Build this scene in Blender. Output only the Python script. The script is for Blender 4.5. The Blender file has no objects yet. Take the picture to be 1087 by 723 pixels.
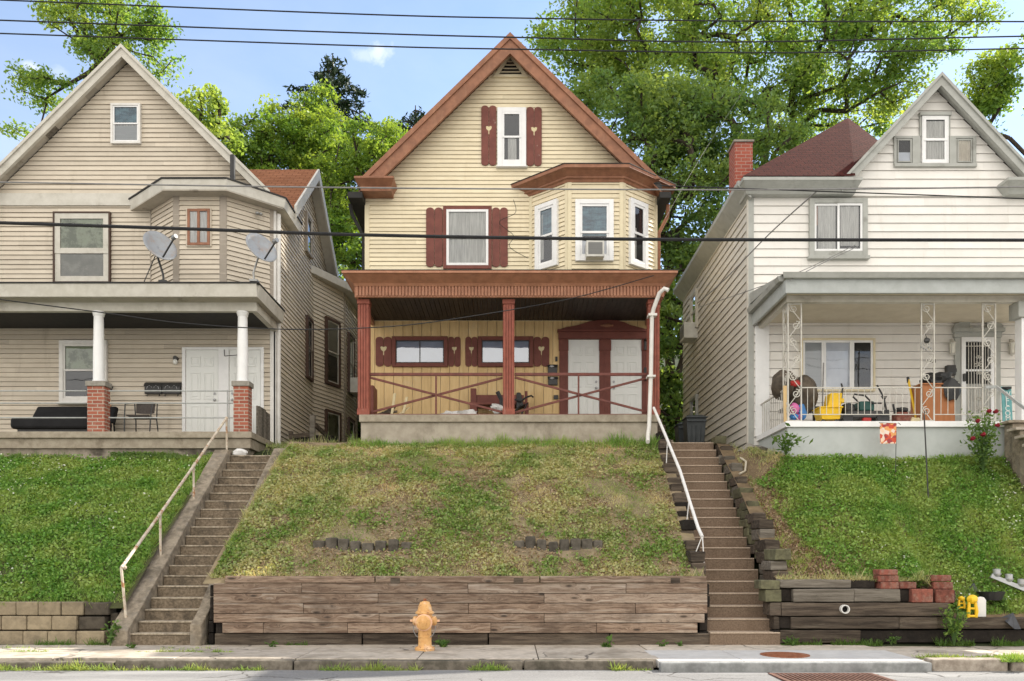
import bpy, math, random
import numpy as np
from mathutils import Vector, noise as mnoise
R = math.radians
random.seed(7)
scn = bpy.context.scene
COL = scn.collection

# ------------------------------------------------------------------ camera, sky, sun, exposure
F = 876.0; VX = 543.5; HY = 597.0; HC = 1.2        # focal length in photo pixels, vanishing point, eye height
cam = bpy.data.cameras.new('camera')
cam.sensor_width = 36.0; cam.lens = 36.0*F/1087.0
cam.shift_x = 0.0; cam.shift_y = (HY-361.5)/1087.0
cam.clip_start = 0.1; cam.clip_end = 3000
camo = bpy.data.objects.new('camera', cam); COL.objects.link(camo)
camo.location = (0, 0, HC); camo.rotation_euler = (R(90), 0, 0)
scn.camera = camo
SUN_EL, SUN_AZ = 39.0, 58.0                          # azimuth from +Y towards +X
sun = bpy.data.lights.new('sun', 'SUN'); sun.energy = 4.2; sun.angle = R(0.6); sun.color = (1.0, .93, .82)
suno = bpy.data.objects.new('sun', sun); COL.objects.link(suno)
sd = Vector((math.sin(R(SUN_AZ))*math.cos(R(SUN_EL)), math.cos(R(SUN_AZ))*math.cos(R(SUN_EL)), math.sin(R(SUN_EL))))
suno.rotation_euler = sd.to_track_quat('Z', 'Y').to_euler(); suno.location = (20, 30, 40)
vs = scn.view_settings
vs.view_transform = 'Standard'; vs.look = 'None'; vs.gamma = 1.0; vs.use_curve_mapping = False
vs.exposure = 1.08
world = bpy.data.worlds.new('World'); scn.world = world; world.use_nodes = True

class NT:
    """small helper for building node trees"""
    def __init__(s, nt): s.nt = nt; s.nt.nodes.clear()
    def n(s, t, **k):
        nd = s.nt.nodes.new(t)
        for a, b in k.items():
            if a.startswith('i_'):
                key = a[2:]
                key = int(key) if key.isdigit() else key.replace('_', ' ')
                nd.inputs[key].default_value = b
            else: setattr(nd, a, b)
        return nd
    def l(s, a, b): s.nt.links.new(a, b)
    def val(s, x, sock):
        if hasattr(x, 'is_output'): s.l(x, sock)
        else: sock.default_value = x
    def math(s, op, a, b=0.0, c=None, clamp=False):
        m = s.n('ShaderNodeMath', operation=op, use_clamp=clamp)
        s.val(a, m.inputs[0]); s.val(b, m.inputs[1])
        if c is not None: s.val(c, m.inputs[2])
        return m.outputs[0]
    def mix(s, f, a, b, mode='MIX'):
        m = s.n('ShaderNodeMix', data_type='RGBA', blend_type=mode); m.clamp_factor = True
        s.val(f, m.inputs[0]); s.val(a, m.inputs[6]); s.val(b, m.inputs[7]); return m.outputs[2]
    def ramp(s, f, lo, hi):
        m = s.n('ShaderNodeMapRange', interpolation_type='SMOOTHSTEP'); m.clamp = True
        s.l(f, m.inputs[0]); m.inputs[1].default_value = lo; m.inputs[2].default_value = hi
        return m.outputs[0]
    def noise(s, vec, scale, detail=4, rough=.6, dist=0.0):
        m = s.n('ShaderNodeTexNoise'); s.l(vec, m.inputs['Vector'])
        m.inputs['Scale'].default_value = scale; m.inputs['Detail'].default_value = detail
        m.inputs['Roughness'].default_value = rough; m.inputs['Distortion'].default_value = dist
        return m.outputs['Fac']

def c4(c): return (c[0], c[1], c[2], 1.0)

w = NT(world.node_tree)
tc = w.n('ShaderNodeTexCoord'); gen = tc.outputs['Generated']
sky = w.n('ShaderNodeTexSky', sky_type='NISHITA'); sky.sun_disc = False
sky.sun_elevation = R(SUN_EL); sky.sun_rotation = R(SUN_AZ)
sky.air_density = 1.0; sky.dust_density = 0.15; sky.ozone_density = 1.0; sky.altitude = 200
sep = w.n('ShaderNodeSeparateXYZ'); w.l(gen, sep.inputs[0])
mp = w.n('ShaderNodeMapping'); mp.inputs['Scale'].default_value = (1, 1, 2.2); w.l(gen, mp.inputs[0])
cn = w.noise(mp.outputs[0], 2.6, 8, .58, .3)
# broken cloud over the street side (behind the viewer), mostly clear over the hillside
bias = w.ramp(sep.outputs[1], .25, -.25)
cl = w.math('ADD', cn, w.math('MULTIPLY', bias, .27))
cl = w.ramp(cl, .56, .70)
hz = w.ramp(sep.outputs[2], 0.0, .12)
cl = w.math('MULTIPLY', cl, w.math('ADD', bias, 0.0, clamp=True))
def puff(px, py, rad, amt):
    d = Vector(((px-VX)/F, 1, (HY-py)/F)).normalized()
    global cl
    sub = w.n('ShaderNodeVectorMath', operation='SUBTRACT'); w.l(gen, sub.inputs[0]); sub.inputs[1].default_value = d
    mul = w.n('ShaderNodeVectorMath', operation='MULTIPLY'); w.l(sub.outputs[0], mul.inputs[0]); mul.inputs[1].default_value = (1, 1, 1.9)
    ln = w.n('ShaderNodeVectorMath', operation='LENGTH'); w.l(mul.outputs[0], ln.inputs[0])
    nn = w.noise(gen, 26, 5, .6)
    e = w.math('ADD', w.math('DIVIDE', ln.outputs['Value'], rad), w.math('MULTIPLY', w.math('SUBTRACT', nn, .5), 2.2))
    cl = w.math('MAXIMUM', cl, w.math('MULTIPLY', w.ramp(e, 1.0, .2), amt))
veil = w.math('MULTIPLY', w.ramp(cn, .25, .75), .09)
cl = w.math('MAXIMUM', cl, w.math('ADD', veil, .035))
puff(402, 53, .026, .34); puff(386, 58, .020, .22); puff(34, 71, .018, .36); puff(60, 76, .02, .18); puff(10, 150, .05, .16); puff(242, 116, .04, .07)
cloudcol = (7.7, 7.35, 6.85, 1)
out = w.mix(cl, sky.outputs[0], cloudcol)
bg = w.n('ShaderNodeBackground'); w.l(out, bg.inputs[0]); bg.inputs[1].default_value = 0.13
wo = w.n('ShaderNodeOutputWorld'); w.l(bg.outputs[0], wo.inputs[0])

# ------------------------------------------------------------------ materials
MATS = {}
def pm(name, c1, c2=None, scale=6, rough=.75, bump=.0, bscale=None, rnd=0.0, stretch=(1, 1, 1), stain=None, sscale=.8, slo=.5, shi=.7,
       metal=0.0, spec=.3, detail=5, sstretch=(1, 1, 1), bdist=.01, c3=None, rhue=0.0, crack=None):
    """procedural principled material: two-colour noise, optional per-piece variation, optional weather stain, bump"""
    m = bpy.data.materials.new(name); m.use_nodes = True
    t = NT(m.node_tree)
    tc = t.n('ShaderNodeTexCoord'); ob = tc.outputs['Object']
    mp = t.n('ShaderNodeMapping'); mp.inputs['Scale'].default_value = stretch; t.l(ob, mp.inputs[0])
    at = t.n('ShaderNodeAttribute', attribute_name='rnd')
    off = t.n('ShaderNodeVectorMath', operation='ADD'); t.l(mp.outputs[0], off.inputs[0])
    sc = t.n('ShaderNodeVectorMath', operation='SCALE'); t.l(at.outputs['Color'], sc.inputs[0]); sc.inputs['Scale'].default_value = 37.0 if rnd else 0.0
    t.l(sc.outputs[0], off.inputs[1])
    vec = off.outputs[0]
    c2 = c2 or tuple(x*.82 for x in c1)
    n1 = t.noise(vec, scale, detail, .62)
    col = t.mix(t.ramp(n1, .32, .68), c4(c1), c4(c2))
    if c3:
        n3 = t.noise(vec, scale*.31, 3, .6); col = t.mix(t.ramp(n3, .52, .66), col, c4(c3))
    if rnd:
        k = t.math('ADD', t.math('MULTIPLY', at.outputs['Fac'], rnd), 1.0-rnd*.5)
        g = t.n('ShaderNodeCombineColor'); [t.l(k, g.inputs[i]) for i in range(3)]
        col = t.mix(1.0, col, g.outputs[0], 'MULTIPLY')
    if rhue:
        hs = t.n('ShaderNodeHueSaturation'); t.l(col, hs.inputs['Color'])
        t.l(t.math('ADD', t.math('MULTIPLY', at.outputs['Fac'], rhue), .5-rhue*.5), hs.inputs['Hue'])
        col = hs.outputs[0]
    if stain:
        mp2 = t.n('ShaderNodeMapping'); mp2.inputs['Scale'].default_value = sstretch; t.l(ob, mp2.inputs[0])
        n2 = t.noise(mp2.outputs[0], sscale, 7, .68)
        col = t.mix(t.math('MULTIPLY', t.ramp(n2, slo, shi), stain[3] if len(stain) > 3 else 1.0), col, c4(stain))
    if crack:
        nd = t.n('ShaderNodeTexNoise'); t.l(ob, nd.inputs['Vector']); nd.inputs['Scale'].default_value = 2.2; nd.inputs['Detail'].default_value = 6
        dv = t.n('ShaderNodeVectorMath', operation='MULTIPLY_ADD'); t.l(nd.outputs['Color'], dv.inputs[0]); dv.inputs[1].default_value = (.55, .55, 0); t.l(ob, dv.inputs[2])
        fl2 = t.n('ShaderNodeVectorMath', operation='MULTIPLY'); t.l(dv.outputs[0], fl2.inputs[0]); fl2.inputs[1].default_value = (1, 1, 0)
        vo = t.n('ShaderNodeTexVoronoi', feature='DISTANCE_TO_EDGE'); vo.inputs['Scale'].default_value = crack[0]; t.l(fl2.outputs[0], vo.inputs['Vector'])
        gate = t.ramp(t.noise(ob, .55, 2, .5), .46, .54)
        col = t.mix(t.math('MULTIPLY', t.math('MULTIPLY', t.ramp(vo.outputs['Distance'], crack[1], crack[1]*.3), gate), .8), col, (.05, .045, .04, 1))
    b = t.n('ShaderNodeBsdfPrincipled'); t.l(col, b.inputs['Base Color'])
    b.inputs['Roughness'].default_value = rough; b.inputs['Metallic'].default_value = metal
    b.inputs['Specular IOR Level'].default_value = spec
    if bump:
        nb = t.noise(vec, bscale or scale*2, 6, .65)
        bp = t.n('ShaderNodeBump'); bp.inputs['Strength'].default_value = bump; bp.inputs['Distance'].default_value = bdist
        t.l(nb, bp.inputs['Height']); t.l(bp.outputs[0], b.inputs['Normal'])
    o = t.n('ShaderNodeOutputMaterial'); t.l(b.outputs[0], o.inputs[0])
    MATS[name] = m
    return m

def brickmat(name, c1, c2, mortar, bw=.2, bh=.068, ms=.012, bump=.6):
    m = bpy.data.materials.new(name); m.use_nodes = True; t = NT(m.node_tree)
    tc = t.n('ShaderNodeTexCoord'); sp = t.n('ShaderNodeSeparateXYZ'); t.l(tc.outputs['Object'], sp.inputs[0])
    cb = t.n('ShaderNodeCombineXYZ'); t.l(t.math('ADD', sp.outputs[0], sp.outputs[1]), cb.inputs[0]); t.l(sp.outputs[2], cb.inputs[1])
    br = t.n('ShaderNodeTexBrick'); t.l(cb.outputs[0], br.inputs['Vector'])
    br.inputs['Color1'].default_value = c4(c1); br.inputs['Color2'].default_value = c4(c2); br.inputs['Mortar'].default_value = c4(mortar)
    br.inputs['Scale'].default_value = 1.0; br.inputs['Mortar Size'].default_value = ms; br.inputs['Brick Width'].default_value = bw
    br.inputs['Row Height'].default_value = bh; br.inputs['Mortar Smooth'].default_value = .3
    n = t.noise(tc.outputs['Object'], 25, 5, .7)
    col = t.mix(t.math('MULTIPLY', t.ramp(n, .45, .8), .55), br.outputs['Color'], c4(tuple(x*.5 for x in c1)))
    n2 = t.noise(tc.outputs['Object'], 3, 5, .7)
    col = t.mix(t.math('MULTIPLY', t.ramp(n2, .5, .75), .35), col, c4(mortar))
    b = t.n('ShaderNodeBsdfPrincipled'); t.l(col, b.inputs['Base Color']); b.inputs['Roughness'].default_value = .85
    h = t.math('SUBTRACT', t.math('MULTIPLY', n, .25), br.outputs['Fac'])
    bp = t.n('ShaderNodeBump'); bp.inputs['Strength'].default_value = bump; bp.inputs['Distance'].default_value = .01
    t.l(h, bp.inputs['Height']); t.l(bp.outputs[0], b.inputs['Normal'])
    o = t.n('ShaderNodeOutputMaterial'); t.l(b.outputs[0], o.inputs[0]); MATS[name] = m; return m

def shinglemat(name, c1, c2, dark, axis):
    """asphalt shingle courses; axis 'x' or 'y' is the direction along the eave"""
    m = bpy.data.materials.new(name); m.use_nodes = True; t = NT(m.node_tree)
    tc = t.n('ShaderNodeTexCoord'); sp = t.n('ShaderNodeSeparateXYZ'); t.l(tc.outputs['Object'], sp.inputs[0])
    cb = t.n('ShaderNodeCombineXYZ'); t.l(sp.outputs[0 if axis == 'x' else 1], cb.inputs[0]); t.l(sp.outputs[2], cb.inputs[1])
    br = t.n('ShaderNodeTexBrick'); t.l(cb.outputs[0], br.inputs['Vector'])
    br.inputs['Color1'].default_value = c4(c1); br.inputs['Color2'].default_value = c4(c2); br.inputs['Mortar'].default_value = c4(dark)
    br.inputs['Scale'].default_value = 1; br.inputs['Mortar Size'].default_value = .009; br.inputs['Brick Width'].default_value = .24
    br.inputs['Row Height'].default_value = .09; br.inputs['Bias'].default_value = -.1
    n = t.noise(tc.outputs['Object'], 60, 4, .7); n2 = t.noise(tc.outputs['Object'], 1.6, 5, .6)
    col = t.mix(t.math('MULTIPLY', n, .5), br.outputs['Color'], c4(dark))
    col = t.mix(t.math('MULTIPLY', t.ramp(n2, .45, .7), .35), col, c4(tuple(x*.55 for x in c1)))
    b = t.n('ShaderNodeBsdfPrincipled'); t.l(col, b.inputs['Base Color']); b.inputs['Roughness'].default_value = .95; b.inputs['Specular IOR Level'].default_value = .05
    bp = t.n('ShaderNodeBump'); bp.inputs['Strength'].default_value = .5; bp.inputs['Distance'].default_value = .01
    t.l(t.math('SUBTRACT', n, br.outputs['Fac']), bp.inputs['Height']); t.l(bp.outputs[0], b.inputs['Normal'])
    o = t.n('ShaderNodeOutputMaterial'); t.l(b.outputs[0], o.inputs[0]); MATS[name] = m; return m

def plankmat(name, c1, c2, dark, pale, palek):
    """weathered softwood: long grain bent round knots, per-board tone and silvering"""
    m = bpy.data.materials.new(name); m.use_nodes = True; t = NT(m.node_tree)
    tc = t.n('ShaderNodeTexCoord'); at = t.n('ShaderNodeAttribute', attribute_name='rnd')
    sc = t.n('ShaderNodeVectorMath', operation='SCALE'); t.l(at.outputs['Color'], sc.inputs[0]); sc.inputs['Scale'].default_value = 23.0
    ad = t.n('ShaderNodeVectorMath', operation='ADD'); t.l(tc.outputs['Object'], ad.inputs[0]); t.l(sc.outputs[0], ad.inputs[1])
    mk = t.n('ShaderNodeMapping'); mk.inputs['Scale'].default_value = (2.1, .01, 7.0); t.l(ad.outputs[0], mk.inputs[0])
    vo = t.n('ShaderNodeTexVoronoi'); vo.inputs['Scale'].default_value = 1.0; t.l(mk.outputs[0], vo.inputs['Vector'])
    kn = t.ramp(vo.outputs['Distance'], .42, .0); core = t.ramp(vo.outputs['Distance'], .17, .07)
    mp = t.n('ShaderNodeMapping'); mp.inputs['Scale'].default_value = (1.3, 3, 17); t.l(ad.outputs[0], mp.inputs[0])
    kv = t.n('ShaderNodeCombineXYZ'); t.l(t.math('MULTIPLY', kn, 1.6), kv.inputs[2])
    a2 = t.n('ShaderNodeVectorMath', operation='ADD'); t.l(mp.outputs[0], a2.inputs[0]); t.l(kv.outputs[0], a2.inputs[1])
    g = t.noise(a2.outputs[0], 2.4, 8, .66, .4); g2 = t.noise(a2.outputs[0], 7, 4, .7)
    col = t.mix(t.ramp(g, .40, .58), c4(c2), c4(c1)); col = t.mix(t.math('MULTIPLY', t.ramp(g2, .54, .66), .75), col, c4(dark))
    n3 = t.noise(a2.outputs[0], .9, 5, .6); col = t.mix(t.math('MULTIPLY', t.ramp(n3, .50, .68), palek), col, c4(pale))
    n4 = t.noise(tc.outputs['Object'], 1.3, 6, .7); col = t.mix(t.math('MULTIPLY', t.ramp(n4, .50, .70), .55), col, c4(tuple(x*.5 for x in c2)))
    col = t.mix(t.math('MULTIPLY', kn, .45), col, c4(c2)); col = t.mix(t.math('MULTIPLY', core, .9), col, c4(dark))
    k = t.math('ADD', t.math('MULTIPLY', at.outputs['Fac'], .42), .78); gg = t.n('ShaderNodeCombineColor'); [t.l(k, gg.inputs[i]) for i in range(3)]
    col = t.mix(1.0, col, gg.outputs[0], 'MULTIPLY')
    b = t.n('ShaderNodeBsdfPrincipled'); t.l(col, b.inputs['Base Color']); b.inputs['Roughness'].default_value = .88
    bp = t.n('ShaderNodeBump'); bp.inputs['Strength'].default_value = .5; bp.inputs['Distance'].default_value = .01; t.l(g, bp.inputs['Height']); t.l(bp.outputs[0], b.inputs['Normal'])
    o = t.n('ShaderNodeOutputMaterial'); t.l(b.outputs[0], o.inputs[0]); MATS[name] = m; return m

def glassmat(name, refl, tint=(1, 1, 1)):
    m = bpy.data.materials.new(name); m.use_nodes = True; t = NT(m.node_tree)
    tr = t.n('ShaderNodeBsdfTransparent'); tr.inputs[0].default_value = c4(tint)
    gl = t.n('ShaderNodeBsdfGlossy'); gl.inputs['Roughness'].default_value = .015; gl.inputs[0].default_value = (.95, .97, 1, 1)
    tc = t.n('ShaderNodeTexCoord'); nn = t.noise(tc.outputs['Object'], 1.7, 2, .5)
    bp = t.n('ShaderNodeBump'); bp.inputs['Strength'].default_value = .06; bp.inputs['Distance'].default_value = .05
    t.l(nn, bp.inputs['Height']); t.l(bp.outputs[0], gl.inputs['Normal'])
    fr = t.n('ShaderNodeFresnel'); fr.inputs[0].default_value = 1.5
    f = t.math('ADD', fr.outputs[0], refl, clamp=True)
    mx = t.n('ShaderNodeMixShader'); t.l(f, mx.inputs[0]); t.l(tr.outputs[0], mx.inputs[1]); t.l(gl.outputs[0], mx.inputs[2])
    o = t.n('ShaderNodeOutputMaterial'); t.l(mx.outputs[0], o.inputs[0]); MATS[name] = m; return m

def leafmat(name, c1, c2, c3, trans=.45, nscale=.5, tboost=1.6):
    """leaf: diffuse + translucent, per-leaf ('rnd') and per-clump ('tone') colour"""
    m = bpy.data.materials.new(name); m.use_nodes = True; t = NT(m.node_tree)
    a = t.n('ShaderNodeAttribute', attribute_name='rnd'); b = t.n('ShaderNodeAttribute', attribute_name='tone')
    tc = t.n('ShaderNodeTexCoord'); n = t.noise(tc.outputs['Object'], nscale, 4, .6)
    col = t.mix(a.outputs['Fac'], c4(c1), c4(c2))
    k = t.math('MULTIPLY', t.math('ADD', t.math('MULTIPLY', b.outputs['Fac'], .7), t.math('MULTIPLY', t.ramp(n, .4, .62), .45)), 1.0, clamp=True)
    col = t.mix(k, col, c4(c3))
    df = t.n('ShaderNodeBsdfPrincipled'); t.l(col, df.inputs['Base Color']); df.inputs['Roughness'].default_value = .5
    df.inputs['Specular IOR Level'].default_value = .25
    tl = t.n('ShaderNodeBsdfTranslucent')
    t.l(t.mix(1.0, col, (tboost*1.15, tboost, tboost*.45, 1), 'MULTIPLY'), tl.inputs[0])
    mx = t.n('ShaderNodeMixShader'); mx.inputs[0].default_value = trans; t.l(df.outputs[0], mx.inputs[1]); t.l(tl.outputs[0], mx.inputs[2])
    o = t.n('ShaderNodeOutputMaterial'); t.l(mx.outputs[0], o.inputs[0]); MATS[name] = m; return m

# ------------------------------------------------------------------ geometry helpers
def PX(px, d): return (px-VX)*d/F
def PZ(py, d): return HC+(HY-py)*d/F

class Fr:
    """wall frame: origin (x,y), direction u along the wall, outward normal n"""
    def __init__(s, o, u, n): s.o = Vector((o[0], o[1], 0)); s.u = Vector((u[0], u[1], 0)).normalized(); s.n = Vector((n[0], n[1], 0)).normalized()
    def __call__(s, u, n, z): p = s.o+s.u*u+s.n*n; return (p.x, p.y, z)

class MB:
    def __init__(s): s.v = []; s.f = []; s.r = []; s.cr = .5
    def rand(s): s.cr = random.random(); return s
    def add(s, vs, fs):
        b = len(s.v); s.v += [tuple(p) for p in vs]
        for f in fs: s.f.append(tuple(b+i for i in f)); s.r.append(s.cr)
        return s
    def hexa(s, p):   # p: 4 bottom (ccw) then 4 top
        return s.add(p, [(3, 2, 1, 0), (4, 5, 6, 7), (0, 1, 5, 4), (1, 2, 6, 5), (2, 3, 7, 6), (3, 0, 4, 7)])
    def box(s, x0, x1, y0, y1, z0, z1):
        return s.hexa([(x0, y0, z0), (x1, y0, z0), (x1, y1, z0), (x0, y1, z0), (x0, y0, z1), (x1, y0, z1), (x1, y1, z1), (x0, y1, z1)])
    def fbox(s, fr, u0, u1, n0, n1, z0, z1):
        return s.hexa([fr(u0, n1, z0), fr(u1, n1, z0), fr(u1, n0, z0), fr(u0, n0, z0), fr(u0, n1, z1), fr(u1, n1, z1), fr(u1, n0, z1), fr(u0, n0, z1)])
    def prism(s, pts, vec):
        n = len(pts); v = [Vector(p) for p in pts]; q = [p+Vector(vec) for p in v]
        fs = [tuple(range(n-1, -1, -1)), tuple(range(n, 2*n))]
        fs += [(i, (i+1) % n, n+(i+1) % n, n+i) for i in range(n)]
        return s.add(v+q, fs)
    def bar(s, a, b, w, h, up=(0, 0, 1)):
        a = Vector(a); b = Vector(b); d = (b-a).normalized(); up = Vector(up)
        if abs(d.dot(up)) > .98: up = Vector((0, 1, 0))
        sx = d.cross(up).normalized(); sy = sx.cross(d).normalized(); o = [(-1, -1), (1, -1), (1, 1), (-1, 1)]
        return s.hexa([a+sx*(i*w/2)+sy*(j*h/2) for i, j in o]+[b+sx*(i*w/2)+sy*(j*h/2) for i, j in o])
    def tube(s, pts, r, n=8, cap=True):
        pts = [Vector(p) for p in pts]; rs = r if isinstance(r, (list, tuple)) else [r]*len(pts)
        vs = []; up = None
        for i, p in enumerate(pts):
            d = (pts[min(i+1, len(pts)-1)]-pts[max(i-1, 0)])
            d = d.normalized() if d.length > 1e-9 else Vector((0, 0, 1))
            if up is None:
                up = Vector((0, 0, 1)) if abs(d.z) < .9 else Vector((1, 0, 0))
            sx = d.cross(up)
            if sx.length < 1e-4: sx = d.cross(Vector((.3, .7, .2)))
            sx.normalize(); sy = sx.cross(d).normalized(); up = sy
            vs += [p+sx*(math.cos(2*math.pi*k/n)*rs[i])+sy*(math.sin(2*math.pi*k/n)*rs[i]) for k in range(n)]
        fs = []
        for i in range(len(pts)-1):
            for k in range(n): a = i*n+k; b = i*n+(k+1) % n; fs.append((a, b, b+n, a+n))
        if cap: fs += [tuple(range(n-1, -1, -1)), tuple(range((len(pts)-1)*n, len(pts)*n))]
        return s.add(vs, fs)
    def lathe(s, prof, c=(0, 0, 0), n=24, axis='z'):
        vs = []
        for r, z in prof:
            for k in range(n):
                a = 2*math.pi*k/n; x = r*math.cos(a); y = r*math.sin(a)
                p = (x, y, z) if axis == 'z' else ((z, x, y) if axis == 'x' else (x, z, y))
                vs.append((c[0]+p[0], c[1]+p[1], c[2]+p[2]))
        fs = []; m = len(prof)
        for i in range(m-1):
            for k in range(n): a = i*n+k; b = i*n+(k+1) % n; fs.append((a, b, b+n, a+n) if axis != 'y' else (a, a+n, b+n, b))
        fs += [tuple(range(n-1, -1, -1)), tuple(range((m-1)*n, m*n))]
        return s.add(vs, fs)
    def blob(s, c, r, n=12, m=8, jit=0.0, seed=0):
        vs = []; fs = []
        for i in range(m+1):
            th = math.pi*i/m
            for k in range(n):
                a = 2*math.pi*k/n; d = Vector((math.sin(th)*math.cos(a), math.sin(th)*math.sin(a), math.cos(th)))
                q = 1+jit*mnoise.noise(d*1.7+Vector((seed*3.1, seed*1.7, 0)))
                vs.append((c[0]+d.x*r[0]*q, c[1]+d.y*r[1]*q, c[2]+d.z*r[2]*q))
        for i in range(m):
            for k in range(n): a = i*n+k; b = i*n+(k+1) % n; fs.append((a, a+n, b+n, b))
        return s.add(vs, fs)
    def siding(s, fr, z0, z1, left, right, course, lap=.014, rb=True, gap=.0085):
        """lapped boards between the functions left(z)..right(z)"""
        z = z0; k = 0
        while z < z1-1e-4:
            t = min(z+course, z1)
            l0, l1, r0, r1 = left(z), left(t), right(z), right(t)
            if r0-l0 > .02:
                if r1-l1 < 0: l1 = r1 = (l1+r1)/2
                u = l0; first = True
                cuts = [l0]
                while rb and cuts[-1] < r0: cuts.append(cuts[-1]+(random.uniform(.6, 3.66) if first else 3.66)); first = False
                s_w = lambda: random.uniform(-.0022, .0022); cuts = [l0]+[c for c in cuts[1:] if c < min(r0, r1)-.2 and c > max(l0, l1)+.2]+[r0]
                tops = [l1]+cuts[1:-1]+[r1]
                for a, b, ta, tb in zip(cuts[:-1], cuts[1:], tops[:-1], tops[1:]):
                    s.rand()
                    g = gap; ja, jb = s_w(), s_w(); s.add([fr(a, lap+ja, z+g+ja), fr(b, lap+jb, z+g+jb), fr(tb, .003, t), fr(ta, .003, t)], [(0, 1, 2, 3)])
                    s.add([fr(a, -.04, z+g), fr(b, -.04, z+g), fr(b, lap+jb, z+g+jb), fr(a, lap+ja, z+g+ja)], [(0, 1, 2, 3)])
                    s.add([fr(ta, -.04, t), fr(ta, .003, t), fr(tb, .003, t), fr(tb, -.04, t)], [(0, 1, 2, 3)])
            z += course; k += 1
        return s
    def build(s, name, mat, parent=None, bevel=0.0, smooth=False, label=None, kind=None, cat=None, group=None, recalc=True):
        me = bpy.data.meshes.new(name)
        if parent is not None:
            rt = parent
            while rt.parent is not None: rt = rt.parent
            off = Vector(rt.location)
        else:
            xs = [p[0] for p in s.v]; ys = [p[1] for p in s.v]
            off = Vector(((min(xs)+max(xs))/2, (min(ys)+max(ys))/2, min(p[2] for p in s.v)))
        me.from_pydata([(p[0]-off.x, p[1]-off.y, p[2]-off.z) for p in s.v], [], s.f)
        a = me.attributes.new('rnd', 'FLOAT', 'FACE'); a.data.foreach_set('value', s.r)
        if recalc:
            import bmesh
            bm = bmesh.new(); bm.from_mesh(me); bmesh.ops.recalc_face_normals(bm, faces=bm.faces); bm.to_mesh(me); bm.free()
        me.materials.append(MATS[mat] if isinstance(mat, str) else mat)
        if smooth:
            me.polygons.foreach_set('use_smooth', [True]*len(me.polygons))
            if hasattr(me, 'set_sharp_from_angle'): me.set_sharp_from_angle(angle=R(40))
        o = bpy.data.objects.new(name, me); COL.objects.link(o)
        if parent is not None: o.parent = parent
        else: o.location = off
        if bevel:
            bv = o.modifiers.new('bevel', 'BEVEL'); bv.width = bevel; bv.segments = 2; bv.limit_method = 'ANGLE'; bv.angle_limit = R(40)
        tag(o, label, cat, group, kind)
        return o

def tag(o, label=None, cat=None, group=None, kind=None):
    if label: o['label'] = label
    if cat: o['category'] = cat
    if group: o['group'] = group
    if kind: o['kind'] = kind
    return o
def thing(name, label, cat, loc=(0, 0, 0), group=None):
    o = bpy.data.objects.new(name, None); COL.objects.link(o); o.location = loc; o.empty_display_size = .2
    return tag(o, label, cat, group)
KIDS = {}
def copy_tree(o, parent=None):
    c = o.copy(); COL.objects.link(c)
    if parent is not None: c.parent = parent
    for ch in [x for x in COL.objects if x.parent == o]: copy_tree(ch, c)
    return c
def dup(o, loc, label=None, rz=None):
    c = copy_tree(o); c.location = loc
    if rz is not None: c.rotation_euler = (0, 0, rz)
    if label: c['label'] = label
    return c
def text3d(name, body, size, mat, parent, loc, rot=90):
    t = bpy.data.curves.new(name, 'FONT'); t.body = body; t.size = size; t.extrude = .004; t.align_x = 'CENTER'
    tmp = bpy.data.objects.new(name+'_curve', t); COL.objects.link(tmp)
    me = bpy.data.meshes.new_from_object(tmp.evaluated_get(bpy.context.evaluated_depsgraph_get()))
    bpy.data.objects.remove(tmp); me.name = name; me.materials.clear(); me.materials.append(MATS[mat])
    o = bpy.data.objects.new(name, me); COL.objects.link(o); o.parent = parent; o.rotation_euler = (R(rot), 0, 0)
    o.location = Vector(loc)-parent.location
    return o
def arrmesh(name, V, Fc, nper, mat, attrs=None, parent=None, loc=(0, 0, 0)):
    """fast mesh from numpy arrays, every face has nper corners"""
    me = bpy.data.meshes.new(name); V = np.asarray(V, np.float32)-np.asarray(loc, np.float32); Fc = np.asarray(Fc, np.int32)
    me.vertices.add(len(V)); me.vertices.foreach_set('co', V.ravel())
    me.loops.add(Fc.size); me.loops.foreach_set('vertex_index', Fc.ravel())
    me.polygons.add(len(Fc)); me.polygons.foreach_set('loop_start', np.arange(0, Fc.size, nper, dtype=np.int32))
    me.polygons.foreach_set('loop_total', np.full(len(Fc), nper, np.int32))
    me.update(calc_edges=True)
    for k, a in (attrs or {}).items():
        at = me.attributes.new(k, 'FLOAT', 'FACE'); at.data.foreach_set('value', np.asarray(a, np.float32))
    me.materials.append(MATS[mat])
    o = bpy.data.objects.new(name, me); COL.objects.link(o)
    if parent is not None: o.parent = parent
    else: o.location = loc
    return o

# ------------------------------------------------------------------ the material set
pm('asphalt', (.24, .235, .23), (.17, .167, .165), 40, .9, .5, 160, stain=(.30, .295, .285), sscale=.9, slo=.45, shi=.7, sstretch=(.4, 2, 1), crack=(.8, .016))
pm('old_concrete', (.35, .295, .225), (.20, .165, .12), 11, .95, .8, 60, stain=(.095, .08, .06, .75), sscale=2.2, slo=.48, shi=.66, c3=(.26, .225, .18), bdist=.02)
pm('walk_concrete', (.54, .475, .395), (.40, .35, .285), 9, .92, .4, 90, rnd=.30, stain=(.20, .17, .13, .7), sscale=1.6, slo=.46, shi=.68, c3=(.44, .385, .32), crack=(.75, .014))
pm('kerb_old', (.20, .175, .14), (.11, .095, .075), 10, .95, .8, 25, rnd=.3, stain=(.06, .055, .04, .8), sscale=2.5, slo=.45, shi=.65)
pm('new_concrete', (.54, .525, .50), (.47, .455, .43), 6, .85, .2, 90, stain=(.42, .41, .40, .5), sscale=1.7)
pm('kerb_new', (.30, .305, .30), (.19, .195, .19), 8, .9, .4, 40, stain=(.14, .14, .14, .7), sscale=2.2)
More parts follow.
